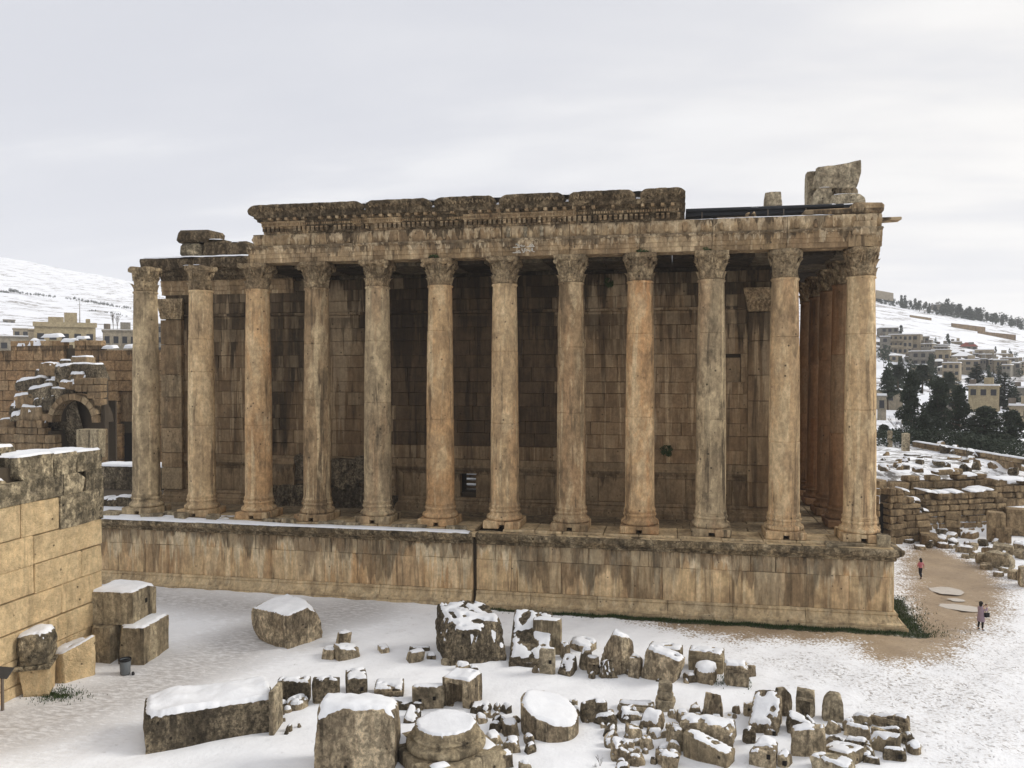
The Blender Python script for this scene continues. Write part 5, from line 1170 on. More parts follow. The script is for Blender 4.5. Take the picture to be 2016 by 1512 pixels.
for i, (px, lab, yaw, mt) in enumerate(ug):
    ST(px, lab, yaw=yaw, mat=mt, cat='rubble stone', name='rubble_stone', group=GU, mould=2 if 'moulded' in lab or 'largest' in lab else 0, socket=1 if 'box-like' in lab or 'tall square' in lab else 0, snow=.09, rough=.075, chips=6, round_=.08, top=(random.uniform(-.2, .2), random.uniform(-.1, .2)), taper=.55 if 'cone' in lab else random.uniform(0, .15), kind='dome' if 'half-round' in lab else 'block')

# the smaller jagged stones that fill the heaps
def scatter(n, poly, lab, group, w0, w1, seed, mats=('rock', 'rock', 'rock_dark', 'rock_pale'), z=0.):
    rn = random.Random(seed); xs = [p[0] for p in poly]; ys = [p[1] for p in poly]; k = 0
    while k < n:
        x, y = rn.uniform(min(xs), max(xs)), rn.uniform(min(ys), max(ys))
        if sdpoly(np.array([[x, y]]), poly)[0] < 0: continue
        w = rn.uniform(w0, w1)*(1 if rn.random() < .8 else 1.5); h = w*rn.uniform(.35, .8)
        ST((x-w/2, x+w/2, y-h-w*.22, y-h, y), lab, yaw=rn.uniform(-45, 45), mat=rn.choice(mats), cat='rubble stone', name='rubble_stone', group=group, snow=rn.choice((.05, .08, .1)), rough=.12, chips=7, round_=.1, n=6, z=z, top=(rn.uniform(-.4, .4), rn.uniform(-.3, .4)), seed=int(seed*100+k), taper=rn.uniform(0, .3)); k += 1
scatter(34, [(1190, 1412), (1260, 1398), (1330, 1412), (1340, 1480), (1300, 1512), (1215, 1512), (1190, 1470)], 'small jagged stone filling the heap between long moulded slab and fallen beam', 'small stones of the central rubble heap', 12, 24, 1)
scatter(20, [(934, 1400), (1005, 1385), (1022, 1440), (1000, 1512), (955, 1512), (975, 1460), (945, 1430)], 'small jagged stone crammed between column base and sliced drum', 'small stones beside the column base', 11, 22, 2)
scatter(12, [(1150, 1415), (1230, 1400), (1215, 1440), (1160, 1432)], 'small dark stone between sliced drum and rubble heap', 'small stones right of the sliced drum', 9, 18, 3, ('rock_dark', 'rock'))
scatter(18, [(1610, 1430), (1700, 1430), (1790, 1450), (1800, 1490), (1700, 1508), (1620, 1500)], 'small jagged stone among the blocks of the end group', 'small stones of the end group', 11, 22, 4)
scatter(12, [(1340, 1395), (1450, 1405), (1470, 1440), (1440, 1420), (1350, 1420)], 'small stone around the pointed carved upright', 'small stones by the carved upright', 9, 18, 5)
scatter(14, [(1100, 1300), (1180, 1320), (1270, 1335), (1340, 1345), (1430, 1345), (1430, 1355), (1250, 1345), (1100, 1330)], 'small stone lying before the back row of fallen blocks', 'small stones before the back row', 8, 15, 6)
scatter(8, [(545, 1395), (600, 1390), (600, 1440), (550, 1450)], 'snow-buried pebble by the end of the long trough stone', 'pebbles by the trough stone', 8, 15, 7)
# ------------------------------------------------------------------ the near ashlar wall
WX = -42.0; WY1 = -14.75
nw = thing('ashlar_wall', 'tall honey-coloured ashlar wall of big blocks with grey snowy top at the edge of the court', 'wall', (WX, WY1, 0))
nwi = Vector((WX, WY1, 0))
mb = MB(); mb.box(WX-3.2, WX-.45, -34, WY1-.35, -.5, 10.9); mb.box(WX-3.2, WX-.45, -34, -20.6, -.5, 10.0) if False else None; rel(mb.obj('wall_core', M['core'], nw), nwi)
NWF = lambda s, o, z: (WX+o-nwi.x, s-nwi.y, z)
low = [(-.4, .55), (.55, 1.8), (1.8, 3.1), (3.1, 4.62), (4.62, 6.05), (6.05, 7.48)]
wall_blocks(nw, M['near_wall'], NWF, math.pi/2, low, -34, WY1, 3.4, .9, .03, .05, .045, jit=.03, var=.4)
wall_blocks(nw, M['near_wall'], NWF, math.pi/2, [(7.48, 9.12)], -34, -17.9, 3.8, .9, .03, .06, .05, jit=.03)
def rough_block(name, parent, mat, a, b, xo, z0, z1, dep, seed, iv, rough=.05, n=12, snow=0, **kw):
    P, Fc = rock_shape('block', dep, b-a, z1-z0, seed, n, rough=rough, round_=.03, chips=kw.get('chips', 2)); c = Vector((xo-dep/2, (a+b)/2, (z0+z1)/2))-iv
    o = mobj(name, P, Fc, M[mat], parent, True, c)
    try: o.data.set_sharp_from_angle(angle=R(35))
    except Exception: pass
    if snow:
        r = snow_from([tuple(q) for q in P], Fc, snow, .1, .55, seed)
        if r: mobj('snow_cap', r[0], r[1], M['snow'], parent, True, c)
    return o
rough_block('stone_block', nw, 'near_top', -17.9, WY1+.03, WX+.1, 7.45, 9.14, 2.6, 12, nwi, .035)
for a, b, s in ((-27, -22.6, 3), (-22.6, -17.6, 4), (-17.6, -16.0, 5), (-16.0, WY1+.1, 6)): rough_block('stone_block', nw, 'near_top' if s > 3 else 'near_wall', a+.02, b-.02, WX+.06, 9.14, 10.2, 1.6, s, nwi, .035)
for a, b, z1, dep, s in ((-20.5, -18.2, 11.35, 2.6, 7), (-18.2, -16.6, 11.3, 2.6, 8), (-16.6, WY1+.05, 11.22, 2.6, 9)): rough_block('coping_block', nw, 'near_top', a+.02, b-.02, WX+.02, 10.2, z1, dep, s, nwi, .06, 13, .12)
rough_block('coping_block', nw, 'near_top', -30, -20.9, WX-.25, 10.0, 10.4, 2.0, 17, nwi, .05, 14, .14)
rough_block('coping_block', nw, 'near_top', -26, -20.2, WX-1.2, 10.0, 11.55, 1.6, 18, nwi, .06, 12, .12)
rough_block('coping_block', nw, 'near_top', -20.8, -18.9, WX-1.5, 11.0, 11.75, .9, 19, nwi, .1, 8, .15)
rough_block('coping_block', nw, 'near_top', -23.6, -21.4, WX-1.6, 11.2, 11.9, .8, 20, nwi, .1, 8, .15)
# the return of the wall towards the temple
wall_blocks(nw, M['near_wall'], lambda s, o, z: (s-nwi.x, WY1+.0+o-nwi.y, z), math.pi, low, WX-3.2, WX-.9, 2.0, .6, .03, .03, .045)
# stepped blocks projecting from the end of the wall
def oriented(name, label, cat, face, dims, z0, mat, seed, rz=0., snow=.13, group=None, **kw):
    P, Fc = rock_shape('block', dims[0], dims[1], dims[2], seed, 14, **kw); P[:, 2] += dims[2]/2
    c_, s_ = math.cos(rz), math.sin(rz); Q = P.copy(); Q[:, 0] = P[:, 0]*c_-P[:, 1]*s_; Q[:, 1] = P[:, 0]*s_+P[:, 1]*c_
    o = mobj(name, Q, Fc, M[mat], None, True, (face[0], face[1], z0)); tag(o, label, cat, group)
    try: o.data.set_sharp_from_angle(angle=R(38))
    except Exception: pass
    if snow:
        r = snow_from([tuple(q) for q in Q], Fc, snow, .09, .55, seed, zmin=dims[2]*.6)
        if r: mobj('snow_cap', r[0], r[1], M['snow'], o, True)
    return o
GS = 'stepped blocks at the foot of the ashlar wall'
kw = dict(rough=.02, chips=1, round_=.03)
oriented('wall_block', 'lower stepped block of stained stone joined to the ashlar wall', 'stone block', (-41.35, -14.75), (1.3, 2.6, 1.95), -.05, 'step', 31, .08, 0, GS, **kw)
oriented('wall_block', 'lower stepped block with snowy corner, right behind the grey bin', 'stone block', (-39.75, -14.65), (1.86, 2.5, 1.98), -.05, 'step', 32, .08, .12, GS, **kw)
oriented('wall_block', 'upper stepped block with a square hole in its end and a flat sheet of snow', 'stone block', (-41.0, -14.35), (2.5, 2.3, 1.72), 1.93, 'step', 33, .08, .13, GS, **kw)
v, f = chbox(.02, .09, .12, .01); 
mobj('socket', v, f, M['void'], bpy.data.objects[[o.name for o in bpy.data.objects if o.get('label', '').startswith('upper stepped')][0]], False, (1.25, .2, 1.0), (0, 0, .08))
ST((204, 250, 1163, 1170, 1181), 'flat snow-covered kerb stone beyond the stepped blocks', yaw=10, mat='rock_dark', snow=.1)
ST((236, 249, 1164, 1169, 1178), 'little pointed stone at the end of the snow-covered kerb stone', yaw=30, mat='rock', snow=0, n=5, taper=.4)
# two fragments against the wall
def pilaster_fragment():
    g = gz(60, 1376); s = F/depth(g); W = 62/s
    t = thing('pilaster_fragment', 'broken pilaster foot with a projecting moulding standing against the ashlar wall', 'stone fragment', (g[0]-.35, g[1]+.75, 0), None, R(28))
    P, Fc = rock_shape('block', W*.92, W*.8, 1.45, 51, 9, rough=.03, chips=1, round_=.05, taper=-.08); P[:, 2] += .68; mobj('lower_block', P, Fc, M['near_wall'], t, True)
    m = MB(); 
    for k, (w, za, zb) in enumerate(((.53, 1.30, 1.40), (.57, 1.41, 1.50))): m.box(-W*w, W*w*.95, -W*(w-.04), W*(w-.1), za, zb)
    m.obj('moulding', M['near_top'], t)
    P, Fc = rock_shape('block', W*1.05, W*.9, 1.5, 52, 12, rough=.10, chips=5, round_=.12, top=(.12, 0)); P[:, 2] += 2.2; o = mobj('upper_block', P, Fc, M['near_top'], t, True)
    r = snow_from([tuple(q) for q in P], Fc, .12, .08, .5, 3)
    if r: mobj('snow_cap', r[0], r[1], M['snow'], t, True)
pilaster_fragment()
ST((107, 184, 1257, 1284, 1347), 'half-round drum fragment with sloping snow against the ashlar wall', kind='drum', mat='near_wall', rough=.045, chips=3, top=(.32, 0), cat='stone fragment', name='drum_fragment', snow=.12, n=14)
# the litter bin
g = gz(239, 1331); t = thing('litter_bin', 'open grey litter bin with a black liner standing on the snow', 'litter bin', (g[0], g[1]+.3, 0)); t.scale = (.8, .8, .85)
m = MB(); m.lathe([(.27, 0), (.30, .04), (.345, .86), (.33, .86), (.30, .3), (.0, .28)], 22, False); m.obj('body', M['bin'], t, True)
m = MB(); m.lathe([(.352, .80), (.375, .84), (.372, .93), (.345, .94), (.325, .80), (.30, .45), (.0, .43)], 22, False); m.obj('liner', M['bindark'], t, True)
m = MB(); m.cyl((.45, .1, 0), (.52, .12, .03), .13, .12, 10); m.obj('foot', M['bindark'], t)
# the sign post
g = gz(5, 1398); t = thing('sign_post', 'wooden post carrying a small dark tilted sign board', 'sign', (g[0], g[1], 0))
m = MB(); m.box(-.05, .05, -.05, .05, -.2, 1.65); m.obj('post', M['post'], t)
Mx = Matrix.Translation((.05, -.06, 1.75)) @ Matrix.Rotation(R(38), 4, 'X'); m = MB(); m.box(-.45, .45, -.28, .28, -.025, .025, Mx); m.obj('board', M['signboard'], t)
# ------------------------------------------------------------------ the court beyond the east end
def plane_frame(Y, iv=Vector((0, 0, 0))): return lambda s, o, z: (s-iv.x, Y-o-iv.y, z-iv.z)
CYW = 34.0
iv = Vector((float(gy(170, 800, CYW)[0]), CYW, 3.0))
cw = thing('court_wall', 'high brown ruined court wall of many courses behind the arch ruin', 'wall', iv)
prof_top = [(-60, 690), (0, 690), (30, 690), (31, 676), (82, 676), (83, 659), (118, 659), (119, 668), (146, 668), (147, 662), (192, 662), (193, 681), (262, 680), (335, 684), (420, 690)]
prof_xz = [tuple(gy(a, b, CYW)[[0, 2]]) for a, b in prof_top]
topz = lambda x: float(np.interp(x, [p[0] for p in prof_xz], [p[1] for p in prof_xz]))
xa, xb = float(gy(-40, 700, CYW)[0]), float(gy(345, 700, CYW)[0])
hs = []
for (p, q, a, b) in ((241, 262, 853, 906), (234, 263, 772, 830), (127, 146, 668, 700)):
    A_, B_ = gy(p, b, CYW), gy(q, a, CYW); hs.append((A_[0], B_[0], A_[2], B_[2]))
crs = []; z = 3.0
for h in (1.7, 1.5, 1.35, 1.5, 1.3, 1.4, 1.25, 1.3, 1.2, 1.25, 1.3, 1.2, 1.3): crs.append((z, z+h)); z += h
def cskip(s, z): return z > topz(s)-.25
wall_blocks(cw, M['ruin_red'], plane_frame(CYW, iv), 0, crs, xa, xb, 2.2, .9, .05, .09, .07, holes=hs, topskip=cskip, jit=.03, lens=[1.4, 1.5, .9, 1.2, 1.0, .8, 1.2, 1.5])
m = MB()
n = 40
for i in range(n):
    x0, x1 = xa+(xb-xa)*i/n, xa+(xb-xa)*(i+1)/n; zt = min(topz(x0+.01), topz(x1-.01))-1.1
    m.box(x0, x1, CYW+.45, CYW+2.2, 2.5, zt)
rel(m.obj('wall_core', M['core'], cw), iv)
for (p, q, y) in ((83, 118, 659), (34, 50, 676), (56, 82, 675), (120, 146, 668), (150, 168, 662), (200, 225, 681), (244, 262, 680)):
    A_, B_ = gy(p, y, CYW), gy(q, y, CYW); zt = A_[2]-.35
    rel(snow_slab('snow_patch', cw, [(A_[0], CYW-.15, zt), (B_[0], CYW-.15, zt)], [(A_[0], CYW+1, zt+.1), (B_[0], CYW+1, zt+.1)], .38 if p != 56 else .75, 9), iv)
for A_, B_, C_, D_ in hs[:2]:
    m = MB(); m.box(A_, B_, CYW+.4, CYW+.44, C_, D_); rel(m.obj('door_opening' if D_-C_ > 3.3 else 'blind_niche', M['void'] if C_ < 6 else M['ruin'], cw), iv)  # the doorway's shade is a black panel
# the arch ruin
AY = 22.0
iv = Vector((float(gy(143, 840, AY)[0]), AY, 3.4))
ar = thing('arch_ruin', 'broken vault with tan arch ring over a dark opening, snow sliding down its back', 'ruin', iv)
AC = gy(143, 832, AY); ra = 45*depth(AC)/F; rb = ra+.62
nv = 11
for i in range(nv):
    a0, a1 = math.pi*i/nv, math.pi*(i+1)/nv
    if i in (): continue
    v = []
    for y in (-.04-random.random()*.1, 1.2):
        for r in (ra, rb+random.uniform(-.05, .12)):
            for a in (a0+.012, (a0+a1)/2, a1-.012): v.append((AC[0]+r*math.cos(a)-iv.x, y, AC[2]+r*math.sin(a)-iv.z))
    f = [(0, 1, 4, 3), (1, 2, 5, 4), (6, 9, 10, 7), (7, 10, 11, 8), (0, 6, 7, 1), (1, 7, 8, 2), (3, 4, 10, 9), (4, 5, 11, 10), (0, 3, 9, 6), (2, 8, 11, 5)]
    mobj('arch_stone', v, f, M['ruin'], ar)
xl_, xr_ = float(gy(-5, 850, AY)[0]), float(gy(201, 850, AY)[0])
zt = lambda p: float(gy(100, p, AY)[2])
aw = []; z = 3.2
while z < zt(745)-.3: h = random.uniform(.7, .95); aw.append((z, z+h)); z += h
def askip(s, z):
    if (s-AC[0])**2+(z-AC[2])**2 < (rb+.25)**2 and z > AC[2]-.3: return True
    if abs(s-AC[0]) < ra+.25 and z <= AC[2]: return True
    return s < AC[0] and z > np.interp(s, [xl_, xl_+2.2, AC[0]-ra-.6, AC[0]], [zt(850), zt(838), zt(815), zt(765)])
wall_blocks(ar, M['ruin'], plane_frame(AY, iv), 0, aw, xl_, xr_, 1.15, 1.0, .035, .1, .06, topskip=askip, jit=.035, var=.5)
m = MB(); m.box(AC[0]+rb, xr_-.05, AY+.5, AY+1.1, 2.8, zt(750)); m.box(xl_, AC[0]-rb, AY+.5, AY+5, 2.8, zt(850)); m.box(AC[0]-rb, AC[0]+rb*.9, AY+3.2, AY+3.4, 2.8, zt(790)); rel(m.obj('vault_core', M['core'], ar), iv)  # the back panel's dark colour stands in for shade inside the arch
m = MB()      # the vault behind the ring, its inner shade put into the core colour
for i in range(12):
    a0, a1 = math.pi*i/12, math.pi*(i+1)/12
    q = [(AC[0]+r*math.cos(a), y, AC[2]+r*math.sin(a)) for r in (ra+.03, rb-.1) for a in (a0, a1) for y in (AY+1.15, AY+2.6)]
    m.add(q, [(0, 1, 3, 2), (4, 6, 7, 5), (0, 2, 6, 4), (1, 5, 7, 3), (0, 4, 5, 1), (2, 3, 7, 6)])
rel(m.obj('vault', M['core'], ar), iv)
heap = [(141, 173, 704, 716, 1.5, .2), (117, 139, 711, 719, 1.6, .2), (148, 198, 718, 746, 1.2, .22), (80, 112, 716, 740, 1.0, .1), (109, 139, 722, 753, .2, .3), (68, 83, 730, 744, .8, .12), (137, 166, 738, 748, .3, .3), (88, 112, 750, 770, .0, .2), (40, 90, 752, 768, .4, .4), (118, 146, 753, 766, -.1, .25), (60, 108, 768, 784, .1, .45), (98, 132, 766, 790, -.1, .35), (34, 78, 782, 802, .0, .45), (70, 112, 786, 806, -.2, .4), (20, 48, 800, 816, .0, .35), (44, 90, 802, 826, -.3, .3), (24, 60, 812, 828, -.2, .15), (43, 68, 829, 850, -.2, .2), (0, 32, 826, 850, 0, .12), (70, 92, 818, 838, -.1, .25)]
for i, (p, q, a, b, dy, sn) in enumerate(heap):
    Yh = AY+1.2+dy; A_, B_ = gy(p, b, Yh), gy(q, a, Yh); W, Hh = B_[0]-A_[0], B_[2]-A_[2]+.15
    P, Fc = rock_shape('block', W, max(1.0, W*.8), Hh, 200+i, 8, rough=.09, chips=4, top=(.18, -.15) if i in (4, 8, 10, 12, 13) else (0, .0)); c = Vector(((A_[0]+B_[0])/2, Yh+.5, (A_[2]+B_[2])/2))-iv
    o = mobj('fallen_stone', P, Fc, M['rock_dark' if i % 3 else 'ruin'], ar, True, c)
    r = snow_from([tuple(x) for x in P], Fc, sn*.8, .1, .45, i)
    if r: mobj('snow_cap', r[0], r[1], M['snow'], o, True)
# snow-buried back of the vault as a bank of stones
m = MB(); A_ = gy(26, 826, AY+2.5); B_ = gy(160, 722, AY+2.5)
v = []; nn = 16
for i in range(nn+1):
    t = i/nn; x = A_[0]+(B_[0]-A_[0])*t; zt_ = A_[2]+(B_[2]-A_[2])*t-.55
    for y in (AY+1.2, AY+2, AY+3.4, AY+5): v.append((x-iv.x, y-iv.y, zt_+.35*noise.noise(Vector((x, y, 3)))+(.2 if y > AY+1.5 else -.4)-iv.z))
    v.append((x-iv.x, AY+5-iv.y, 2.5-iv.z)); v.append((x-iv.x, AY+1.2-iv.y, max(zt_-2.0, 2.5)-iv.z))
mobj('vault_back', v, [(i*6+j, i*6+(j+1) % 6, (i+1)*6+(j+1) % 6, (i+1)*6+j) for i in range(nn) for j in range(6)], M['rock_dark'], ar, True)
for i, (p, q, yf, yb, d0, d1) in enumerate(((22, 92, 818, 788, .6, 2.6), (52, 128, 806, 772, .9, 3.0), (92, 134, 786, 764, 1.2, 2.8), (36, 90, 770, 746, 1.4, 3.2), (86, 112, 767, 751, 1.4, 2.6), (134, 168, 748, 732, 1.3, 2.6), (116, 146, 760, 749, 1.0, 2.0), (100, 128, 746, 724, 1.8, 3.2), (66, 90, 836, 820, .3, 1.2))):
    A_, B_ = gy(p, yf, AY+d0), gy(q, yf-(q-p)*.14, AY+d0); C_, D_ = gy(p+6, yb, AY+d1), gy(q+4, yb-(q-p)*.10, AY+d1)
    rel(snow_slab('snow_patch', ar, [tuple(A_), tuple((A_+B_)/2+np.array([0, 0, -.12])), tuple(B_)], [tuple(C_), tuple(D_)], .16, 16), iv)
# upright pedestal before the arch
A_, B_ = gy(150, 900, AY-4), gy(192, 846, AY-4)
o = block('pedestal', M['step'], None, ((A_[0]+B_[0])/2, AY-3.4, (A_[2]+B_[2])/2), ((B_[0]-A_[0])/2, .6, (B_[2]-A_[2])/2), .06, .04); tag(o, 'upright grey stone pedestal standing in front of the dark arch opening', 'stone pedestal')
# parapet of the stairway beside the temple
A_, B_ = gy(190, 966, 13), gy(331, 918, 13); iv = Vector((A_[0], 13, 4))
pp = thing('stair_parapet', 'low dark parapet wall with a flat sheet of snow beyond the free-standing columns', 'wall', iv)
wall_blocks(pp, M['rock_dark'], plane_frame(13, iv), 0, [(4.0, B_[2]-.1)], A_[0], B_[0], 4.2, 2.0, .04, .04, .08, jit=.03)
rel(snow_slab('snow_cap', pp, [(A_[0], 12.95, B_[2]-.12), (B_[0], 12.95, B_[2]-.12)], [(A_[0], 15, B_[2]-.1), (B_[0], 15, B_[2]-.1)], .25, 22), iv)
for (p, q, yt, yb, lab) in ((204, 240, 985, 1000, 'dark broken block lying near the edge of the podium beside the end column'), (232, 266, 966, 986, 'rounded boulder under a snow pad between parapet and end column'), (204, 222, 973, 990, 'lichened block half hidden by the ashlar wall top')):
    A_, B_ = gy(p, yb, 2), gy(q, yt, 2); P, Fc = rock_shape('block', B_[0]-A_[0], 1.2, B_[2]-A_[2]+.1, int(p), 7, rough=.08, chips=3, round_=.2)
    o = mobj('stone_block', P, Fc, M['rock_dark'], None, True, ((A_[0]+B_[0])/2, 2, (A_[2]+B_[2])/2)); tag(o, lab, 'stone block'); o.location.z = 4.95+(B_[2]-A_[2])/2-.05
    r = snow_from([tuple(x) for x in P], Fc, .12, .09, .5, p)
    if r: mobj('snow_cap', r[0], r[1], M['snow'], o, True)

# ------------------------------------------------------------------ ruins beyond the west end
ux, uy = .912, .410
def rframe(t, iv): return lambda s, o, z: (6+ux*s+uy*o-.0-iv.x-(t-23.9)*uy*.0, 23+uy*s-ux*o+(t-23.9)*1.08-iv.y, z-iv.z)
def sat(px, t):            # distance along the wall line t at which the pixel column px meets it
    d = ray(px, 950); P0 = np.array([6, 23+(t-23.9)*1.08]); A_ = np.array([[d[0], -ux], [d[1], -uy]]); k = np.linalg.solve(A_, P0-CAM[:2]); return float(k[1])
def ztop(px, py, t): s = sat(px, t); p = np.array([6+ux*s, 23+uy*s+(t-23.9)*1.08, 0]); dd = (p-CAM)@_fh; return 15.5-(py-730)/F*dd
RZ = math.atan2(uy, ux)
def rwall(name, label, px0, px1, t, zb, tops, avg, ch, mat='rubble', holes=(), iv=None, thick=1.4):
    s0, s1 = sat(px0, t), sat(px1, t); c = rframe(t, Vector((0, 0, 0)))((s0+s1)/2, 0, zb); iv = Vector(c)
    w = thing(name, label, 'ruin wall', iv); fr = rframe(t, iv)
    tx = [sat(p, t) for p, _ in tops]; tz = [ztop(p, y, t) for p, y in tops]; tf = lambda s: float(np.interp(s, tx, tz))
    cs = []; z = zb
    while z < max(tz): h = ch*random.uniform(.8, 1.2); cs.append((z, z+h)); z += h
    hs_ = [(sat(a, t), sat(b, t), ztop(a, d_, t), ztop(a, c_, t)) for a, b, c_, d_ in holes]
    wall_blocks(w, M[mat], fr, RZ, cs, s0, s1, avg, thick, .05, .16, .08, topskip=lambda s, z: z > tf(s)-.1 or (z > tf(s)-.75 and noise.noise(Vector((s*.9, z*1.2, px0))) > .12), jit=.05, var=.5, holes=hs_)
    m = MB(); k = max(6, int((s1-s0)/.8))
    for i in range(k):
        a, b = s0+(s1-s0)*i/k, s0+(s1-s0)*(i+1)/k; zt_ = min(tf(a), tf(b))-1.1
        if any(a < h[1] and b > h[0] for h in hs_): continue
        if zt_ > zb: q = [fr(s, o, z) for s in (a, b) for o in (-.35, -thick) for z in (zb-.5, zt_)]; m.add(q, [(0, 1, 3, 2), (4, 6, 7, 5), (0, 4, 5, 1), (2, 3, 7, 6), (0, 2, 6, 4), (1, 5, 7, 3)])
    m.obj('wall_core', M['core'], w)
    return w, fr, tf, s0, s1
def rsnow(w, fr, t, pxa, pxb, tf, dep=1.2, T=.18, dz=-.08):
    a, b = sat(pxa, t), sat(pxb, t); k = 8; F_ = [fr(a+(b-a)*i/k, .05, tf(a+(b-a)*i/k)+dz) for i in range(k+1)]; B_ = [fr(a+(b-a)*i/k, -dep, tf(a+(b-a)*i/k)+dz+.1) for i in range(k+1)]
    snow_slab('snow_patch', w, [(p[0], p[1], p[2]+w.location.z*0) for p in F_], B_, T, 12)
def mk(tf, iv): return tf
w, fr, tf, s0, s1 = rwall('ruin_wall', 'ruin wall with a dark arched opening right behind the temple corner', 1728, 1778, 23.9, -.1, [(1700, 938), (1762, 938), (1766, 955), (1778, 955)], 1.2, .72, holes=[(1733, 1752, 972, 1066)])
m = MB(); A_ = fr(sat(1731, 23.9), -.9, 0); B_ = fr(sat(1754, 23.9), -.9, 0); m.add([(A_[0], A_[1], -.2), (B_[0], B_[1], -.2), (B_[0], B_[1], 3.6), (A_[0], A_[1], 3.6)], [(0, 1, 2, 3)]); m.obj('dark_opening', M['void'], w)  # black sheet in place of the shade within the opening
w, fr, tf, s0, s1 = rwall('ruin_wall', 'stepped buttress of rough stones beside the dark arched opening', 1774, 1832, 24.4, -.1, [(1774, 962), (1792, 968), (1800, 984), (1812, 984), (1818, 1004), (1830, 1006), (1833, 1030)], .95, .6)
for a, b in ((1775, 1792), (1798, 1813), (1816, 1830)): rsnow(w, fr, 24.4, a, b, mk(tf, w.location), 1.0, .16)
w, fr, tf, s0, s1 = rwall('ruin_wall', 'long middle ruin wall of small squared stones carrying a snowy terrace', 1822, 1982, 26.2, -.1, [(1822, 966), (1850, 970), (1900, 968), (1930, 966), (1960, 962), (1982, 962)], 1.05, .58)
for a, b, dp in ((1824, 1846, 1.6), (1849, 1872, 1.1), (1876, 1898, 1.5), (1912, 1932, 1.2), (1930, 1958, 2.0)): rsnow(w, fr, 26.2, a, b, mk(tf, w.location), dp, .13, -.12)
w, fr, tf, s0, s1 = rwall('ruin_wall', 'upper ruin wall of long blocks below the snowy field', 1752, 1962, 30.0, 2.0, [(1752, 942), (1762, 930), (1806, 932), (1812, 940), (1836, 928), (1890, 926), (1894, 938), (1930, 934), (1962, 938)], 1.7, .62, thick=1.2)
for a, b in ((1764, 1800), (1840, 1886), (1900, 1925)): rsnow(w, fr, 30.0, a, b, mk(tf, w.location), 1.2, .16)
w, fr, tf, s0, s1 = rwall('ruin_wall', 'ruin wall section with squared courses and snowy top at the picture edge', 1958, 2040, 27.0, -.1, [(1958, 944), (2040, 946)], 1.3, .7)
rsnow(w, fr, 27.0, 1964, 2030, mk(tf, w.location), 1.6, .2)
# single stones and piers of the ruin field
GQ = 'rubble stones by the western ruins'
def pier(px, label, nm='stone_pier', mat='rubble', n=3):
    xl, xr, yt, yb = px; g = gz((xl+xr)/2, yb); s = F/depth(g); W = (xr-xl)/s; Hh = (yb-yt)/s; az = math.atan2(g[0]-CAM[0], g[1]-CAM[1])
    t = thing(nm, label, 'stone pier', (g[0], g[1]+W*.4, 0), None, -az*.6)
    for k in range(n): block('stone', M[mat], t, (random.uniform(-.03, .03), 0, Hh*(k+.5)/n), (W/2, W*.4, Hh/n/2-.015), .06, .03)
pier((1864, 1892, 1008, 1056), 'square pier of three tan blocks standing before the middle ruin wall')
pier((1988, 2030, 1003, 1056), 'big box-like block of plastered masonry at the picture edge', n=1)
pier((1950, 1979, 1010, 1068), 'upright jamb stone with a snowy slope left of the box-like masonry block', n=1)
pier((1965, 1993, 1040, 1071), 'stump block with white snow top in front of the upright jamb stone', n=1)
pier((1754, 1777, 1018, 1052), 'smooth upright slab leaning by the arched opening', 'leaning_slab', 'rock_pale', 1)
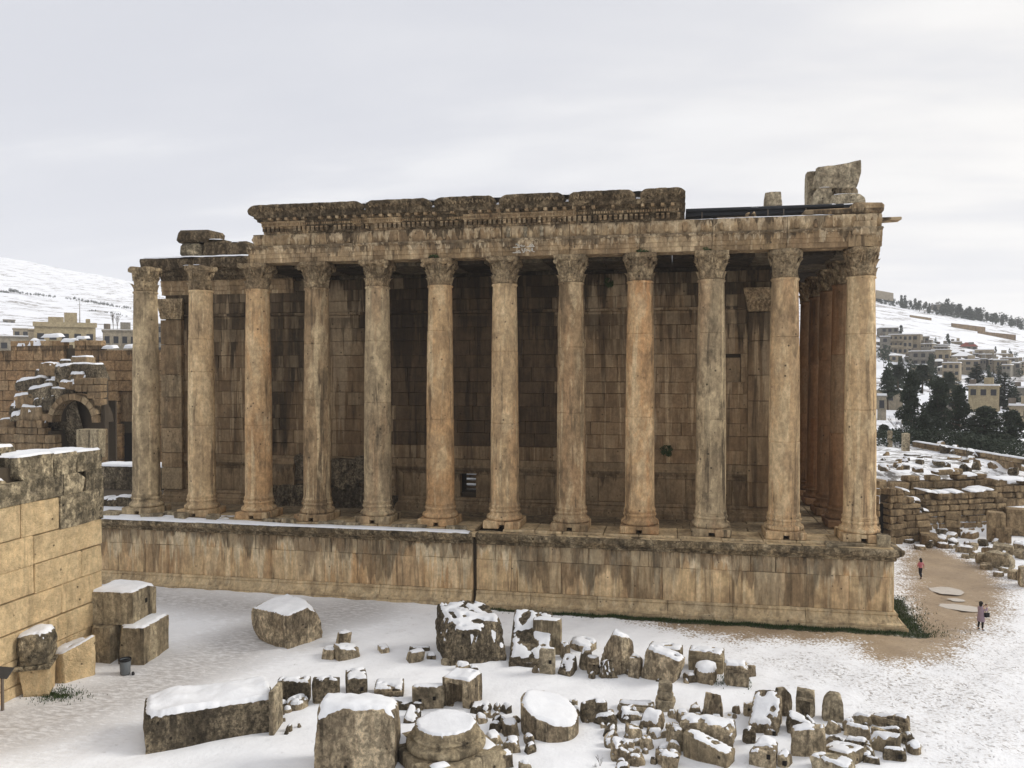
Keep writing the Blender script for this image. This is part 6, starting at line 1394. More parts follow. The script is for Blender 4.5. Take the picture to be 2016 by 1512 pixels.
rr_ = [((1941, 1996, 1085, 1092, 1121), 'biggest tan block with a worn face at the edge of the earth path', 'rock_pale', 0), ((1957, 1994, 1068, 1076, 1092), 'large rounded tan boulder behind the biggest tan block', 'rock_pale', .0), ((1921, 1944, 1086, 1092, 1110), 'tan boulder left of the biggest tan block', 'rock_pale', 0),
 ((1811, 1846, 1044, 1056, 1076), 'curved kerb block of the broken ring', 'rubble', .0), ((1840, 1864, 1052, 1060, 1074), 'second kerb block of the broken ring', 'rubble', .08), ((1836, 1866, 1034, 1042, 1056), 'dark snowy stone above the broken ring', 'rock_dark', .14), ((1860, 1885, 1044, 1054, 1062), 'grey stone with snow above the broken ring', 'rock', .14), ((1844, 1868, 1066, 1072, 1082), 'block lying before the broken ring', 'rubble', .06),
 ((1866, 1882, 1068, 1074, 1082), 'pale cube next to the block before the broken ring', 'rock', .08), ((1882, 1918, 1072, 1078, 1090), 'low slab at the lip of the earth path', 'rock', .06), ((1893, 1908, 1090, 1094, 1100), 'small stone touching the snow patch by the path', 'rock', 0), ((1906, 1926, 1066, 1072, 1084), 'triangular stone behind the low slab', 'rock', .0), ((1908, 1922, 1088, 1091, 1099), 'round cobble at the edge of the path', 'rock_pale', 0),
 ((1892, 1926, 1042, 1050, 1062), 'tan square stone below the pier', 'rubble', .08), ((1925, 1946, 1060, 1064, 1076), 'bare dark boulder lying in the snow', 'rock_dark', 0), ((1894, 1925, 1027, 1034, 1044), 'dark slab with snow to the right of the pier', 'rock_dark', .15), ((1918, 1950, 1018, 1026, 1038), 'snow-covered block under the middle ruin wall', 'rock_dark', .15), ((1905, 1945, 1030, 1036, 1048), 'black shadowed stone under the snow-covered block', 'rock_dark', .12),
 ((1996, 2024, 1060, 1072, 1092), 'snowy boulder at the picture edge above the biggest tan block', 'rock', .14), ((1998, 2030, 1080, 1086, 1102), 'grey boulder at the picture edge level with the biggest tan block', 'rock', 0), ((1930, 1952, 1106, 1110, 1122), 'brown stone at the foot of the biggest tan block', 'rock', 0), ((1966, 1986, 1116, 1120, 1130), 'tan cobble below the biggest tan block', 'rock_pale', .05), ((1985, 2012, 1120, 1126, 1142), 'reddish boulder beside the path at the picture edge', 'rock', 0),
 ((2004, 2040, 1110, 1124, 1160), 'large brown boulder cut by the picture edge', 'rock', 0), ((1956, 1976, 1124, 1128, 1136), 'low stone in the snow patch under the biggest tan block', 'rock', .06), ((1800, 1822, 1072, 1076, 1082), 'small stones edge piece left of the broken ring', 'rock', .05), ((1760, 1790, 1052, 1058, 1066), 'low snowy rubble piece by the leaning slab', 'rock_dark', .12), ((1780, 1800, 1060, 1064, 1070), 'dark rubble piece in the snow beside the podium corner', 'rock_dark', .08)]
for i, (px, lab, mt, sn) in enumerate(rr_):
    ST(px, lab, yaw=random.uniform(-25, 25), mat=mt, cat='rubble stone', name='rubble_stone', group=GQ, snow=sn, rough=.08, chips=3, round_=.24, n=8)
# loose blocks on the terraces and the snowy field
GT = 'loose blocks on the snowy terrace above the western ruins'
tr_ = [((1762, 1790, 912, 924), 'long dark block in the snowy field nearest the temple column'), ((1796, 1818, 918, 930), 'block at the edge of the snowy field above the arched opening'), ((1836, 1862, 905, 916), 'flat ruined course in the middle of the snowy field'), ((1866, 1892, 898, 907), 'dark flat stones at the far side of the snowy field'), ((1780, 1812, 893, 900), 'dark scrubby course of stones along the back of the field'), ((1790, 1806, 946, 956), 'rounded block with snow nose on the upper terrace'), ((1848, 1876, 948, 962), 'boulder with a snow stripe on the middle terrace'), ((1896, 1918, 950, 964), 'squarish boulder on the middle terrace beside the big snow patch'), ((1944, 1968, 938, 958), 'dark boulder right of the big snow patch'), ((1974, 1994, 920, 936), 'tan boulder by the bare shrub'), ((2000, 2022, 916, 934), 'block at the picture edge beyond the bare shrub'), ((1752, 1764, 926, 936), 'small block beside the temple column on the upper terrace'), ((1812, 1834, 896, 903), 'low slab of the field path')]
for i, ((a, b, c, d), lab) in enumerate(tr_):
    zg = 5.0 if d < 932 and i not in (9, 10, 11) else 3.4 if i in (9, 10, 11, 8) else 2.5
    ST((a, b, c, c+(d-c)*.35, d), lab, z=zg, yaw=random.uniform(-20, 20), mat=('rock_dark', 'rubble')[i % 2], cat='stone block', group=GT, snow=.12, rough=.07, chips=3, round_=.15, n=7)
# boundary wall with a snow line, running away behind the field
A_, B_ = gz(1796, 876, 5.4), gz(2060, 924, 5.2); L = np.linalg.norm((B_-A_)[:2]); ub = (B_-A_)[:2]/L
bwl = thing('boundary_wall', 'low boundary wall with a thin line of snow running behind the snowy field', 'wall', (A_[0], A_[1], 4.8)); bf = lambda s, o, z: (ub[0]*s+ub[1]*o, ub[1]*s-ub[0]*o, z)
wall_blocks(bwl, M['rubble'], bf, math.atan2(ub[1], ub[0]), [(-.3, .55), (.55, 1.1)], 0, L, 1.9, .6, .05, .06, .06)
snow_slab('snow_line', bwl, [bf(0, .08, 1.08), bf(L, .08, 1.08)], [bf(0, -.6, 1.08), bf(L, -.6, 1.08)], .14, 60)
for px, py0, lab in ((1752, 880, 'thin pale gate post beside the temple column'), (1783, 886, 'thick pale gate post at the end of the boundary wall')):
    g = gz(px, py0, 5.2); w_ = .28 if px < 1760 else .42; o = block('gate_post', M['rock_pale'], None, (g[0], g[1], 6.2), (w_, w_, 1.2), .05, .02); tag(o, lab, 'gate post')

RB = ('rubble', 'rubble', 'rock', 'rock_dark')
scatter(26, [(1795, 1060), (1860, 1040), (1960, 1050), (2016, 1075), (2016, 1110), (1930, 1108), (1870, 1080), (1800, 1080)], 'small rubble stone strewn on the snow between the ruin walls and the earth path', 'strewn rubble by the earth path', 9, 19, 21, RB)
scatter(22, [(1776, 955), (1830, 957), (1900, 955), (1960, 945), (1960, 962), (1860, 968), (1780, 972)], 'small loose stone on the snowy middle terrace of the ruins', 'loose stones on the middle terrace', 8, 17, 22, RB, 2.5)
scatter(30, [(1734, 930), (1734, 895), (1850, 886), (1960, 900), (2016, 925), (2016, 938), (1900, 928), (1800, 930)], 'small dark stone poking through the snowy field', 'stones poking through the snowy field', 7, 22, 23, ('rubble', 'rock_dark'), 5.0)
# ------------------------------------------------------------------ buildings
def ground_z(x, y): return float(H(np.array(x), np.array(y)))
def house(px, d, label, mat='house', roof='flat', nwin=3, rows=1, depth_=9, yaw=0, extra=None, name='house', base=3.0, snow=.35):
    """px = (left, right, roof edge, base) in the photograph at distance d"""
    xl, xr, yt, yb = px; A_, B_ = gd(xl, yb, d), gd(xr, yt, d); W = float(np.linalg.norm((B_-A_)[:2])); Hh = float(B_[2]-A_[2])
    c = (A_+B_)/2; az = math.atan2(c[0]-CAM[0], c[1]-CAM[1]); rz = -az+R(yaw)
    t = thing(name, label, 'house' if name == 'house' else 'building', (c[0], c[1], A_[2]), None, rz)
    m = MB(); m.box(-W/2, W/2, 0, depth_, -base, Hh); m.obj('wall', M[mat], t)
    if roof == 'flat':
        m = MB(); m.box(-W/2-.25, W/2+.25, -.3, depth_+.25, Hh+.004, Hh+.3); r = m.obj('roof', M[mat], t)
        m = MB(); m.box(-W/2-.1, W/2+.1, -.1, depth_+.1, Hh+.31, Hh+.31+snow); m.obj('snow_cap', M['snow'], r)
    elif roof == 'gable':
        k = W*.22; v = [(-W/2-.4, -.4, Hh+.01), (W/2+.4, -.4, Hh+.01), (W/2+.4, depth_+.4, Hh+.01), (-W/2-.4, depth_+.4, Hh+.01), (-W*.1, depth_*.5, Hh+k), (W*.1, depth_*.5, Hh+k)]
        mobj('roof', v, [(0, 1, 5, 4), (1, 2, 5), (2, 3, 4, 5), (3, 0, 4), (3, 2, 1, 0)], M['snow'], t)
    elif roof == 'red':
        v = [(-W/2-.4, -.4, Hh+.01), (W/2+.4, -.4, Hh+.01), (W/2+.4, depth_+.4, Hh+.01), (-W/2-.4, depth_+.4, Hh+.01), (-W*.2, depth_*.5, Hh+2.2), (W*.2, depth_*.5, Hh+2.2)]
        mobj('roof', v, [(0, 1, 5, 4), (1, 2, 5), (2, 3, 4, 5), (3, 0, 4), (3, 2, 1, 0)], M['redroof'], t)
    for r in range(rows):
        zc = Hh*(r+.55)/rows
        for i in range(nwin):
            x = -W/2+W*(i+.5)/nwin; ww = min(.75, W/nwin*.28); hh = min(.8, Hh/rows*.26)
            m = MB(); m.box(x-ww, x+ww, -.06, .3, zc-hh, zc+hh); f = m.obj('window', M['window'], t)
            m = MB(); m.box(x-ww-.15, x+ww+.15, -.14, .1, zc-hh-.17, zc-hh-.03); m.obj('sill', M[mat], f)
    if extra: extra(t, W, Hh, mat)
    return t
def balconies(t, W, Hh, mat):
    for k in (.36, .68):
        m = MB(); m.box(-W*.5, W*.12, -1.6, -.02, Hh*k, Hh*k+.2); m.box(-W*.5, W*.12, -1.6, -1.48, Hh*k+.2, Hh*k+1.1); b = m.obj('balcony', M[mat], t)
        for x in (-.45, -.25, -.05, .1): m = MB(); m.box(W*x-.1, W*x+.1, -1.46, -1.3, Hh*k+.2, Hh*(k+.3)); m.obj('pillar', M[mat], b)
def rooftop(t, W, Hh, mat):
    for x0, x1, h in ((-.28, -.02, 1.9), (-.02, .2, 3.1), (.34, .42, 1.6)):
        m = MB(); m.box(W*x0, W*x1-.1, 1.5, 5.5, Hh+.32, Hh+.3+h); m.obj('roof_hut', M[mat], t)
    m = MB(); m.cyl((W*.24, 3, Hh+.3), (W*.24, 3, Hh+6.5), .12, .05, 6); m.box(W*.24-.5, W*.24+.5, 2.95, 3.05, Hh+5.5, Hh+5.6); m.obj('antenna', M['post'], t)
    m = MB(); m.box(-W/2-.3, W/2+.3, -.45, -.31, Hh-.35, Hh+.8); m.obj('parapet', M[mat], t)
def tanks(t, W, Hh, mat):
    m = MB(); m.cyl((-W*.38, 3, Hh+.3), (-W*.38, 3, Hh+1.8), .7, .7, 10); m.obj('water_tank', M['post'], t)
    m = MB(); m.box(W*.0, W*.3, 2, 6, Hh+.32, Hh+2.2); m.obj('roof_hut', M[mat], t)
house((76, 182, 641, 690), 205, 'long yellow flat-roofed building with five dark windows and an antenna', 'house_yellow', 'flat', 5, 1, 12, 0, rooftop, 'building', 8, .05)
house((206, 268, 652, 690), 190, 'grey-mauve house with small square windows beside the end column', 'house_grey', 'flat', 4, 1, 10, 0, tanks, 'building', 8, .1)
house((306, 336, 640, 700), 185, 'grey building seen in the gap between the two free-standing columns', 'house_grey', 'flat', 2, 3, 10, 0, None, 'building', 8, .1)
house((-20, 60, 664, 700), 230, 'low blue-grey building behind the top of the court wall', 'house_grey', 'flat', 4, 1, 8, 0, None, 'building', 8, .25)
house((58, 80, 650, 700), 215, 'small pale block joined to the yellow building', 'house', 'flat', 1, 1, 8, 0, None, 'building', 8, .2)
house((28, 56, 648, 668), 300, 'small grey house with shrubs behind the low blue-grey building', 'house_grey', 'flat', 2, 1, 8, 0, None, 'house', 8)
house((8, 28, 630, 642), 480, 'small distant house alone on the snow slope under the hedge', 'house_grey', 'flat', 2, 1, 10, 0, None, 'house', 8)
house((-12, 34, 612, 620), 620, 'long low farm building with dark hedge on the mountain foot', 'house_grey', 'flat', 6, 1, 12, 0, None, 'house', 6)
hs_list = [
 ((1736, 1768, 645, 668), 400, 'topmost grey house of the village with a hipped snowy roof', 'house_grey', 'gable', 3, 2, 10, 12, None),
 ((1751, 1794, 660, 698), 365, 'wide village house with two balconies on pillars', 'house', 'flat', 5, 3, 10, 6, balconies),
 ((1792, 1811, 658, 690), 375, 'tall cream house block with one dark window next to the balconies', 'house', 'gable', 1, 2, 10, -6, None),
 ((1811, 1828, 664, 688), 385, 'grey house behind the tall cream block', 'house_grey', 'flat', 2, 2, 9, 0, None),
 ((1733, 1752, 664, 690), 350, 'grey house squeezed behind the temple column', 'house_grey', 'flat', 1, 2, 9, 0, None),
 ((1797, 1838, 693, 722), 335, 'grey village house with arched door and three windows', 'house_grey', 'flat', 3, 2, 9, 8, None),
 ((1835, 1868, 690, 716), 345, 'beige village house with two windows in the middle of the village', 'house', 'flat', 3, 1, 9, -4, None),
 ((1846, 1868, 680, 692), 380, 'low house with snowy flat roof above the beige village house', 'house_grey', 'flat', 2, 1, 8, 0, None),
 ((1868, 1896, 694, 708), 352, 'house with broad gabled snowy roof in the village', 'house', 'gable', 3, 1, 9, 5, None),
 ((1876, 1916, 701, 716), 340, 'house with long eaves and flat snow roof, windows in a row', 'house_grey', 'gable', 4, 1, 9, 0, None),
 ((1886, 1926, 710, 732), 322, 'two-storey house with three big upper windows', 'house', 'flat', 3, 2, 9, 2, None),
 ((1857, 1887, 716, 742), 305, 'cream house with a little balcony among the pine tops', 'house', 'flat', 3, 2, 9, -5, None),
 ((1802, 1834, 720, 746), 300, 'pale windowless house behind the tall pine', 'house', 'flat', 1, 1, 9, 10, None),
 ((1892, 1922, 682, 690), 410, 'house with a faded red hipped roof', 'house_grey', 'red', 3, 1, 9, 0, None),
 ((1874, 1892, 674, 690), 420, 'pale house with roof tanks next to the red roof', 'house', 'flat', 2, 1, 8, 0, tanks),
 ((1922, 1954, 690, 706), 395, 'beige house with three tall arched windows', 'house', 'flat', 4, 1, 9, 0, None),
 ((1930, 1962, 704, 716), 370, 'long low beige house with blank wall', 'house', 'flat', 3, 1, 8, 0, None),
 ((1956, 1986, 698, 708), 400, 'cream cube house beside a tall pine at the village end', 'house', 'flat', 1, 1, 8, 0, None),
 ((1982, 2004, 708, 722), 380, 'grey house with snow ledge at the village end', 'house_grey', 'flat', 3, 1, 8, 0, None),
 ((2000, 2030, 712, 730), 365, 'grey house cut by the picture edge on the slope', 'house_grey', 'flat', 2, 1, 8, 0, None),
 ((1728, 1776, 768, 800), 215, 'stone house with a large pyramid of snow on its roof among the pines', 'house_grey', 'gable', 1, 1, 12, 10, None),
 ((1728, 1744, 782, 812), 170, 'grey wall of a low house next to the temple column', 'house_grey', 'flat', 1, 1, 6, 0, None),
 ((1910, 1962, 762, 785), 190, 'yellow flat-roofed house with open porch among the pines', 'house_yellow', 'flat', 3, 1, 9, -3, None),
 ((1848, 1884, 758, 786), 200, 'cream house end with two windows behind the pine trunks', 'house', 'flat', 2, 1, 9, 0, None),
 ((1846, 1880, 790, 836), 175, 'tall grey house with snow on its lower roof between two pines', 'house_grey', 'flat', 2, 3, 8, 0, None),
 ((1855, 1896, 838, 860), 150, 'tan retaining hut below the grey house, half hidden by branches', 'house', 'flat', 0, 1, 6, 0, None),
 ((2002, 2030, 766, 800), 210, 'pale house at the picture edge behind the cypresses', 'house_grey', 'flat', 2, 1, 8, 0, None),
 ((1776, 1800, 826, 842), 160, 'small shed with a rounded snow roof under the bare tree', 'house', 'gable', 1, 1, 6, 0, None),
 ((1990, 2030, 802, 834), 165, 'beige house with snowy roof edge right of the wide pine', 'house', 'flat', 2, 1, 8, 0, None),
 ((1834, 1852, 600, 604), 740, 'flat-roofed pavilion with snow on the wooded ridge', 'house_grey', 'flat', 0, 1, 8, 0, None),
 ((1863, 1878, 601, 606), 738, 'second pavilion with snow roof further along the wooded ridge', 'house_grey', 'flat', 0, 1, 8, 0, None),
]
rv = random.Random(11)
infill = []
for wh in ('beside the temple column', 'under the topmost house', 'left of the balcony house', 'under the balcony house', 'right of the balcony house', 'at the tall cream block', 'under the tall cream block', 'by the arched-door house', 'behind the tall pine', 'at the pine tops', 'under the beige two-window house', 'in the village middle', 'left of the gabled snowy roof', 'under the gabled snowy roof', 'by the long-eaved house', 'over the cypress', 'near the red roof'):
    for lk in ('small grey-walled house with snow on its roof ', 'low dun house crowded among others '): infill.append(lk+wh)
for k in range(34):     # the smaller houses of the slope, each between two of the larger ones
    px = 1738+8.1*k; yb = np.interp(px, (1736, 1800, 1870, 1940, 2010), (676, 690, 704, 712, 722))+rv.uniform(-8, 34)*(1 if px < 1890 else .35); w = rv.uniform(13, 26); hh = rv.uniform(9, 15)
    
    hs_list.append(((px-w/2, px+w/2, yb-hh, yb), float(np.interp(yb, (664, 700, 722, 745), (405, 365, 335, 302)))+rv.uniform(-4, 4), infill[k], rv.choice(('house', 'house_grey', 'house_grey')), rv.choice(('flat', 'flat', 'gable')), rv.choice((2, 3, 4)), rv.choice((1, 2)), 9, rv.uniform(-15, 15), rv.choice((None, None, tanks))))
def porch(t, W, Hh, mat):
    m = MB(); m.box(-W*.5, W*.2, -1.4, -.02, Hh*.46, Hh*.46+.18); m.box(-W*.5, W*.2, -1.4, -1.3, Hh*.46+.18, Hh*.46+1.0); m.obj('balcony', M[mat], t)
    tanks(t, W, Hh, mat)
for i, h in enumerate(hs_list): house(h[0], h[1], h[2], h[3], h[4], h[5], h[6], h[7], h[8], h[9] or (None, tanks, porch)[i % 3] if h[4] != 'gable' else h[9])
# long walls across the slope
for (x0, y0, x1, y1, h, d, lab, mt) in ((1725, 580, 1759, 586, 9, 700, 'long pinkish wall on the crest of the hill', 'house'), (1874, 641, 1940, 649, 5, 560, 'upper of two long tan retaining walls on the snowy slope', 'ruin'), (1926, 657, 2000, 664, 5, 520, 'lower of two long tan retaining walls on the snowy slope', 'ruin'), (1792, 622, 1834, 628, 2, 600, 'broken line of terrace wall high on the snowy slope', 'ruin')):
    A_, B_ = gd(x0, y0, d), gd(x1, y1, d*1.0); hh = h*d/F; w = thing('retaining_wall', lab, 'wall', tuple(A_)); dd = (B_-A_); q = math.atan2(dd[1], dd[0]); L = np.linalg.norm(dd[:2])
    m = MB(); k = 8
    for i in range(k):
        a, b = L*i/k, L*(i+1)/k; za, zb = dd[2]*i/k, dd[2]*(i+1)/k
        m.add([(a, 0, za-3), (b, 0, zb-3), (b, 0, zb+hh), (a, 0, za+hh), (a, 1, za-3), (b, 1, zb-3), (b, 1, zb+hh), (a, 1, za+hh)], [(0, 1, 2, 3), (5, 4, 7, 6), (3, 2, 6, 7)])
    m.obj('wall_face', M[mt], w, False, (0, 0, 0), (0, 0, q))

# ------------------------------------------------------------------ trees
def leaf_cloud(blobs, n, size, seed, droop=0.0, flat=.5):
    rnd = np.random.RandomState(seed); V = []; Fc = []
    wts = np.array([b[3]*b[4]*b[5] for b in blobs])**.67; wts = wts/wts.sum()
    for bi, k in enumerate(rnd.multinomial(n, wts)):
        x, y, z, rx, ry, rz_ = blobs[bi]
        u = rnd.normal(size=(k, 3)); u /= np.linalg.norm(u, axis=1, keepdims=True); r = rnd.uniform(.45, 1.05, (k, 1))**.6; p = u*r*np.array([rx, ry, rz_])
        lump = np.array([noise.noise(Vector((q*np.array([1, 1, 1.4])*(1.6/max(rx, .6))).tolist())+Vector((bi*3.3, seed, 0))) for q in p])
        keep = lump > -.10; p = p[keep]*(1+.22*lump[keep, None])+np.array([x, y, z])
        for q in p:
            a = rnd.normal(size=3); a[2] *= flat; a /= np.linalg.norm(a); b = rnd.normal(size=3); b -= a*(a@b); b /= np.linalg.norm(b); s = size*rnd.uniform(.6, 1.4)
            i = len(V); V += [q-a*s*.6-b*s*.25, q+a*s*.7+np.array([0, 0, -droop*s]), q-a*s*.2+b*s*.5]; Fc.append((i, i+1, i+2))
    return V, Fc
def conifer_blobs(h, r, seed, kind):
    rnd = random.Random(seed); B = []
    if kind == 'pine':
        for k in range(20):
            t = .28+.70*k/19; w = r*.86*(1.0-.55*abs(t-.5)*1.5)*rnd.uniform(.6, 1); a = rnd.uniform(0, 6.28); o = r*.55*(1.08-t)*rnd.uniform(.4, 1.2)
            B.append((o*math.cos(a), o*math.sin(a), h*t, w*.62, w*.62, h*.075*rnd.uniform(.8, 1.4)))
        B.append((0, 0, h*.93, r*.3, r*.3, h*.09))
    elif kind == 'cypress':
        for k in range(8): t = .08+.88*k/7; w = r*(1.0-(t*1.0)**2.2*.85); B.append((0, 0, h*t, w, w, h*.10))
    elif kind == 'fir':
        for k in range(12):
            t = .1+.86*k/11; w = r*(1.03-t)
            for a in (rnd.uniform(0, 6.28) for _ in range(3 if k < 8 else 1)): B.append((w*.45*math.cos(a), w*.45*math.sin(a), h*t, w*.62+.12, w*.62+.12, h*.032))
    elif kind == 'round':
        for k in range(7): a = rnd.uniform(0, 6.28); o = r*.5*rnd.random(); B.append((o*math.cos(a), o*math.sin(a), h*rnd.uniform(.35, .8), r*.6, r*.6, h*.22))
    return B
def tree_meshes(h, r, kind, n, size, seed, mat):
    V, Fc = leaf_cloud(conifer_blobs(h, r, seed, kind), n, size, seed, .3); cm = me(V, Fc, M[mat], False, 'crown')
    m = MB(); rnd = random.Random(seed); b = .045*h if kind in ('pine',) else .03*h; b = max(.1, b*.5)
    m.cyl((0, 0, -1), (rnd.uniform(-.1, .1), 0, h*.4), b, b*.75, 7); m.cyl((0, 0, h*.38), (0, 0, h*.92), b*.75, b*.2, 6)
    if kind == 'pine':
        for k in range(8): a = rnd.uniform(0, 6.28); z = h*(.3+.07*k); m.cyl((0, 0, z), (r*.6*math.cos(a), r*.6*math.sin(a), z+h*.05), b*.3, b*.1, 5)
    return cm, me(m.v, m.f, M['bark'], False, 'trunk')
LIB = {}
def lib(key, *a):
    if key not in LIB: LIB[key] = tree_meshes(*a)
    return LIB[key]
def place_tree(name, key, x, y, z, s, label, group=None, cat='tree'):
    cm, tm = LIB[key]; t = thing(name, label, cat, (x, y, z), group, random.uniform(0, 6.28)); t.scale = (s[0], s[0], s[1])
    ob('crown', cm, t); ob('trunk', tm, t); return t
for k in range(3): lib(('pine', k), 10, 4.2, 'pine', 9000, .34, 20+k, 'pine')
lib(('cyp', 0), 10, 1.15, 'cypress', 2600, .34, 31, 'cypress'); lib(('fir', 0), 10, 2.2, 'fir', 3200, .36, 33, 'cypress')
lib(('far', 0), 10, 3.4, 'fir', 420, .95, 35, 'pine'); lib(('far', 1), 10, 3.8, 'pine', 420, 1.0, 36, 'pine'); lib(('far', 2), 10, 4.5, 'round', 300, 1.1, 37, 'pine')
lib(('bush', 0), 3, 2.2, 'round', 700, .3, 38, 'pine')
def at_px(px, yt, yb, d): A_ = gd(px, yb, d); B_ = gd(px, yt, d); return A_, float(B_[2]-A_[2])
near_trees = [((1793, 726, 870), 132, 0, 4.4, 'tall dark pine with snowy house showing at its left, highest near the temple'), ((1748, 724, 800), 175, 1, 4.1, 'dark pine crown right beside the temple column, behind the pyramid-roofed house'), ((1846, 738, 880), 128, 2, 5.1, 'broad dark pine between the tall grey house and the village'), ((1888, 756, 880), 122, 0, 3.8, 'pine with a leaning bare trunk visible under its crown'), ((1938, 798, 900), 118, 1, 6.4, 'widest dark pine in front of the yellow house with open porch'), ((1990, 804, 905), 120, 2, 4.9, 'dark pine at the picture edge below the cypresses'), ((1820, 814, 890), 118, 1, 3.6, 'low dark pine in front of the tall pine'), ((1768, 716, 760), 200, 2, 5.2, 'dark pine high behind the pyramid-roofed house'), ((1816, 716, 770), 190, 0, 5.4, 'dark pine reaching up to the pale windowless house'), ((1868, 732, 780), 185, 1, 4.9, 'dark pine crowding the cream house with a little balcony'), ((1740, 834, 890), 128, 0, 3.0, 'small dark pine at the foot of the temple column'), ((1965, 852, 905), 108, 0, 3.7, 'dark low pine at the right part of the boundary wall'), ((1900, 856, 898), 112, 2, 3.8, 'dark low spreading pine behind the boundary wall')]
for (px, yt, yb), d, k, r, lab in near_trees:
    p, h = at_px(px, yt, yb, d); s = h/10; place_tree('pine_tree', ('pine', k), p[0], p[1], p[2], (r/4.2*.76, s*.94), lab, 'dark pines between the ruins and the village')
for (px, yt, yb), d, r, key, lab in (((1922, 718, 770), 215, 3.6, ('cyp', 0), 'broad dark cypress standing against the snow field'), ((1945, 728, 766), 225, 1.9, ('fir', 0), 'thin pointed fir on the snow field left of a pair'), ((1955, 726, 766), 225, 1.8, ('fir', 0), 'thin pointed fir on the snow field, right one of the pair'), ((1966, 728, 768), 222, 1.2, ('cyp', 0), 'slender cypress right of the pair of thin firs'), ((1977, 736, 800), 195, 3.6, ('cyp', 0), 'thick dark cypress next to the yellow house with open porch'), ((1996, 742, 812), 190, 2.8, ('fir', 0), 'dark fir at the end of the cypress row'), ((1964, 752, 800), 192, 2.2, ('cyp', 0), 'cypress touching the porch of the yellow house')):
    p, h = at_px(px, yt, yb, d); base_r = 1.15 if key[0] == 'cyp' else 2.2
    place_tree('cypress_tree' if key[0] == 'cyp' else 'fir_tree', key, p[0], p[1], p[2], (r/base_r*.8, h/10), lab, 'cypresses and firs by the yellow house')
# trees within the village
VT = ['spreading dark tree on the snow above the low flat-roofed house', 'round tree in the open above the village middle', 'bushy tree right of the tall cream house block', 'tall tree at the snowy village end beside the cream cube house', 'small tree above the three arched windows house', 'tree at the last houses before the picture edge', 'small tree on the roofline of the topmost grey house', 'second small tree on the roofline of the topmost grey house',
      'dark tree squeezed left of the balcony house', 'tree on the snowy bank below the balcony house', 'leafy tree on the bank under the balconies', 'tree below the arched-door house', 'tree next to the broad cypress at the snow field', 'tree right of the broad cypress below the long low house', 'tree under the cream cube house', 'tree behind the pyramid-roofed house among the pines', 'tree in front of the pale windowless house', 'tree on the slope at the picture edge']
for i, (px, yt, yb, d) in enumerate([(1842, 662, 684, 400), (1866, 658, 684, 405), (1824, 668, 690, 380), (1988, 684, 716, 400), (1960, 686, 700, 405), (2000, 696, 716, 395), (1760, 640, 655, 410), (1774, 641, 652, 410), (1740, 676, 712, 330), (1754, 700, 760, 240), (1772, 704, 736, 300), (1796, 706, 738, 300), (1924, 716, 742, 310), (1946, 720, 744, 305), (1968, 716, 738, 330), (1782, 720, 760, 250), (1834, 700, 740, 280), (2008, 724, 742, 320)]):
    p, h = at_px(px, yt, yb, d); g0 = ground_z(p[0], p[1])-.3; h += p[2]-g0; p[2] = g0; h = max(h, 3.5); place_tree('village_tree', ('far', i % 3), p[0], p[1], p[2], (h/10*(.75 if i % 3 else 1.0), h/10), VT[i], 'trees among the village houses')
# the wooded ridge
rnd = random.Random(5); cnt = 0
ridge = [(1722, 570, 590), (1745, 576, 598), (1765, 584, 604), (1790, 590, 612), (1815, 594, 618), (1840, 596, 616), (1860, 584, 612), (1885, 578, 614), (1905, 588, 620), (1925, 594, 624), (1950, 604, 630), (1975, 614, 636), (1995, 616, 638), (2020, 622, 642)]
for k in range(150):
    px = rnd.uniform(1716, 2030); yt0 = np.interp(px, [q[0] for q in ridge], [q[1] for q in ridge]); yb0 = np.interp(px, [q[0] for q in ridge], [q[2] for q in ridge])
    yb = yb0-rnd.uniform(-2, 7); d = rnd.uniform(690, 765); hpx = (yb-yt0)*rnd.uniform(.45, 1.05); p, h = at_px(px, yb-hpx, yb, d); p[2] = ground_z(p[0], p[1]); key = ('far', rnd.choice((0, 0, 1, 2)))
    place_tree('ridge_tree', key, p[0], p[1], p[2]-1, (h/10*rnd.uniform(.8, 1.3), h/10), 'conifer of the dark wood along the ridge of the hill', 'conifers on the ridge of the hill')
for (px, yt, yb) in ((1729, 566, 580), (1752, 568, 582), (1886, 577, 600), (1893, 584, 604), (1908, 586, 608), (1928, 590, 612), (1950, 598, 618), (1991, 608, 630)):
    p, h = at_px(px, yt, yb, 735); p[2] = ground_z(p[0], p[1]); place_tree('ridge_tree', ('far', 0), p[0], p[1], p[2]-1, (h/10*1.1, h/10), 'conifer of the dark wood along the ridge of the hill', 'conifers on the ridge of the hill')
for k in range(46):
    px = rnd.choice([rnd.uniform(1722, 1850), rnd.uniform(1840, 1900)]); yb = np.interp(px, (1720, 1800, 1860, 1900), (604, 612, 624, 622))+rnd.uniform(-8, 4); p, h = at_px(px, yb-rnd.uniform(4, 9), yb, rnd.uniform(680, 720))
    p[2] = ground_z(p[0], p[1])-.5; place_tree('hill_shrub', ('far', 2), p[0], p[1], p[2], (h/10*1.1, h/10), 'dark round shrub on the snow below the wooded ridge', 'shrubs below the wooded ridge', 'shrub')
